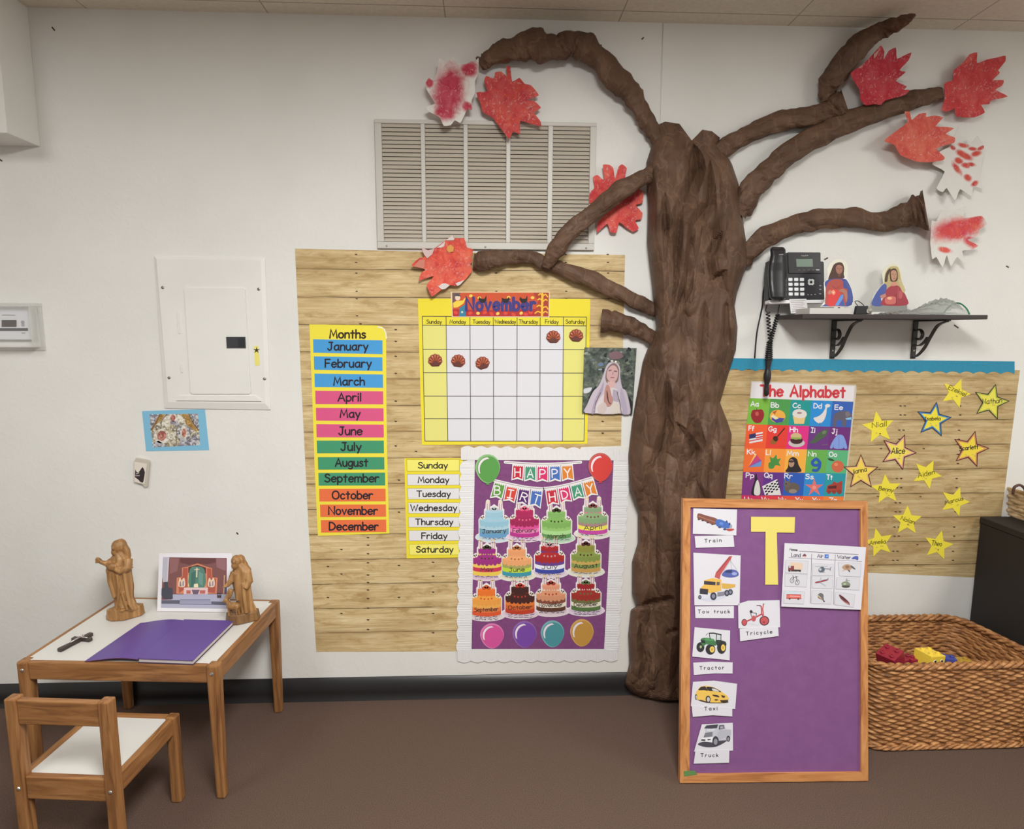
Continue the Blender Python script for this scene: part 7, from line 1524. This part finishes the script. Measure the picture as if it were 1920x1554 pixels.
def wicker(name_o, path, z0, z1, flare, rows_n, stakes, m, parent, amp=.0035, lean=0.0, sag=0.0):
    """one woven wall following a closed rounded path"""
    N = len(path); cum = [0]
    for i in range(N): cum.append(cum[-1] + np.hypot(*(path[(i + 1) % N] - path[i])))
    L = cum[-1]; NU = stakes * 6; NV = rows_n * 4; cen = np.mean(path, 0); rws = []
    pp_ = np.vstack([path, path[:1]])
    for v in range(NV + 1):
        f = v / NV; row = []
        rr_ = min(rows_n - 1, int(f * rows_n)); fr = f * rows_n - rr_; bmp = math.sqrt(max(0, 1 - (2 * fr - 1) ** 2))
        for u in range(NU):
            s_u = (u / NU) * L; x = np.interp(s_u, cum, pp_[:, 0]); y = np.interp(s_u, cum, pp_[:, 1]); x2 = np.interp((s_u + .003) % L, cum, pp_[:, 0]); y2 = np.interp((s_u + .003) % L, cum, pp_[:, 1])
            t = np.array([x2 - x, y2 - y]); t /= np.hypot(*t) + 1e-9; n_ = np.array([t[1], -t[0]]); p = np.array([x, y])
            if n_ @ (p - cen) < 0: n_ = -n_
            ov = math.sin(math.pi * (u / 6 + rr_ + lean * f * rows_n))
            k = flare * f; q = p + n_ * (k + amp * (.85 * ov + .8 * bmp))
            row.append((q[0], q[1], z0 + (z1 - z0) * f - sag * f * min(1, max(0, (-.1 - q[1]) / .3))))
        row.append(row[0]); rws.append(row)
    mb = MB(); mb.grid(rws, m); o = mb.build(name_o, parent, smooth=True); s_ = o.modifiers.new('thick', 'SOLIDIFY'); s_.thickness = .004; s_.offset = -1
    return o
def rounded(x0, y0, x1, y1, r, n=6):
    out = []
    for cx_, cy_, a0 in ((x1 - r, y0 + r, -90), (x1 - r, y1 - r, 0), (x0 + r, y1 - r, 90), (x0 + r, y0 + r, 180)):
        for i in range(n + 1): a = math.radians(a0 + 90 * i / n); out.append(np.array([cx_ + r * math.cos(a), cy_ + r * math.sin(a)]))
    return np.array(out)
def rim(mb, path, z, r, m, off, strands=3, k=60, sag=0.0):
    P_ = [np.array([*p, z - sag * min(1, max(0, (-.1 - p[1]) / .3))]) for p in path]; cum = np.cumsum([0] + [np.linalg.norm(P_[(i + 1) % len(P_)] - P_[i]) for i in range(len(P_))]); L = cum[-1]; N = 260
    pp_ = np.array([*P_, P_[0]]); cen = np.mean(path, 0)
    for s in range(strands):
        pts = []
        for i in range(N + 1):
            u = L * i / N; p = np.array([np.interp(u, cum, pp_[:, q]) for q in range(3)]); d = p[:2] - cen; ax = np.array([d[0] / (np.ptp(path[:, 0])), d[1] / (np.ptp(path[:, 1]))]); 
            nn = np.array([ax[0] ** 5, ax[1] ** 5]); nn = nn / (np.hypot(*nn) + 1e-9); a = 2 * math.pi * (k * i / N + s) / strands
            pts.append(p + np.array([nn[0], nn[1], 0]) * (off + r * .7 * math.cos(a)) + np.array([0, 0, r * .7 * math.sin(a)]))
        mb.tube(pts, r * .62, m, 6, caps=False)
WKM = wicker_mat((92, 56, 28), (158, 106, 60), (206, 154, 100))
bs = thing('toy_basket', 'large open wicker basket of toy bricks on the floor beside the purple board', 'basket', (1.63, -.215, 0))
def skew(p): return np.array([[x + (-.215 - y) * .27 * max(0, x - 1.345) / .58, y] for x, y in p])
BP = skew(rounded(1.345, -.372, 1.905, -.070, .055)); BZ1 = .328
wicker('woven_body', BP, .004, BZ1, .020, 30, 60, WKM, bs, .0042, .14, sag=.012)
mb = MB(); rim(mb, skew(rounded(1.327, -.390, 1.923, -.052, .07)), BZ1 + .006, .011, WKM, 0, sag=.012); mb.build('braided_rim', bs, smooth=True)
mb = MB(); rim(mb, skew(rounded(1.340, -.377, 1.910, -.065, .06)), .012, .008, WKM, .004); mb.build('braided_foot', bs, smooth=True)
mb = MB(); mb.box((1.36, -.355, .010), (.52, 0, 0), (0, .27, 0), (0, 0, .008), WKM); mb.build('base', bs)
sb = thing('small_basket', 'small seagrass basket with a dark looped handle on top of the black cabinet', 'basket', (cx0 + .18, -.22, CZ))
LW_ = wicker_mat((128, 100, 66), (178, 150, 112), (206, 184, 150))
bl0 = on_level(1883, 962, CZ); SP = rounded(float(bl0[0]) - .014, -.40, float(bl0[0]) + .30, float(bl0[1]) - .012, .03)
wicker('woven_body', SP, CZ + .001, CZ + .118, .008, 8, 26, LW_, sb, .0045)
mb = MB(); mb.box((float(bl0[0]) + .03, -.38, CZ + .0005), (.25, 0, 0), (0, .30, 0), (0, 0, .006), LW_); mb.build('base', sb)
hx = float(WALL.at(1905, 925, .10)[0]); mb = MB()
for y in (-.115,):
    mb.tube(catmull([(hx - .012, -.10, CZ + .115), (hx - .014, -.105, CZ + .142), (hx + .004, -.108, CZ + .152), (hx + .020, -.112, CZ + .140), (hx + .026, -.114, CZ + .122)]), .005, P(86, 62, 52, .5), 8)
    mb.tube(catmull([(hx + .022, -.112, CZ + .138), (hx + .045, -.120, CZ + .170), (hx + .085, -.13, CZ + .178), (hx + .12, -.14, CZ + .15), (hx + .125, -.14, CZ + .115)]), .005, P(86, 62, 52, .5), 8)
mb.build('handle', sb, smooth=True)['label'] = 'dark rope handle'
# toy bricks
def brick(px, py, top, w, dpt, h, ang, col, label, eyes=False, tilt=0.0, studs=(2, 2)):
    c_ = on_level(px, py, top); ca, sa = math.cos(ang), math.sin(ang); ex = np.array([ca, sa, tilt]); ey = np.array([-sa, ca, 0]); ex /= np.linalg.norm(ex); ez = np.cross(ex, ey)
    b = thing('toy_brick', label, 'toy brick', c_ - ez * h, 'toy bricks in the basket'); m = P(*col, .35, .4)
    mb = MB(); mb.box(c_ - ex * w / 2 - ey * dpt / 2 - ez * h, ex * w, ey * dpt, ez * h, m); mb.build('body', b, bevel=.0015)
    for i in range(studs[0]):
        for j in range(studs[1]):
            mb = MB(); mb.lathe(c_ + ex * w * ((i + .5) / studs[0] - .5) + ey * dpt * ((j + .5) / studs[1] - .5), [(.0072, -.0005), (.0072, .0055), (.0062, .0065), (.0045, .0065), (.0042, .004)], m, 14, ez, ex); mb.build('stud', b)
    if eyes:
        for k in (-.22, .24):
            mb = MB(); o = c_ + ex * w * k - ey * (dpt / 2 + .0004) - ez * h * .45; mb.lathe(o, [(.0085, 0), (.008, .0006)], P(232, 226, 206), 16, -ey); mb.lathe(o + ex * .0015 - ey * .0007 + ez * .001, [(.0055, 0), (.005, .0005)], P(44, 32, 26), 14, -ey); mb.build('printed_eye', b)
RED, YLW = (150, 30, 52), (240, 208, 70)
brick(1668, 1222, .318, .066, .066, .052, .5, RED, 'dark red toy brick piled highest at the left of the basket', tilt=.35)
brick(1697, 1232, .290, .05, .034, .03, .2, (138, 28, 48), 'dark red toy brick leaning low against its taller red neighbour', tilt=.25, studs=(2, 1))
brick(1719, 1232, .292, .066, .034, .04, .05, RED, 'dark red toy brick just left of the yellow brick with eyes', studs=(2, 1))
brick(1744, 1222, .322, .070, .066, .046, .28, YLW, 'yellow toy brick with two printed eyes', eyes=True, tilt=-.12, studs=(2, 2))
brick(1777, 1231, .298, .05, .034, .04, -.3, (66, 72, 150), 'blue toy brick right of the yellow brick with eyes', studs=(2, 1))
brick(1802, 1236, .288, .066, .034, .04, .1, (176, 140, 50), 'dull yellow toy brick at the far right of the pile', studs=(2, 1))
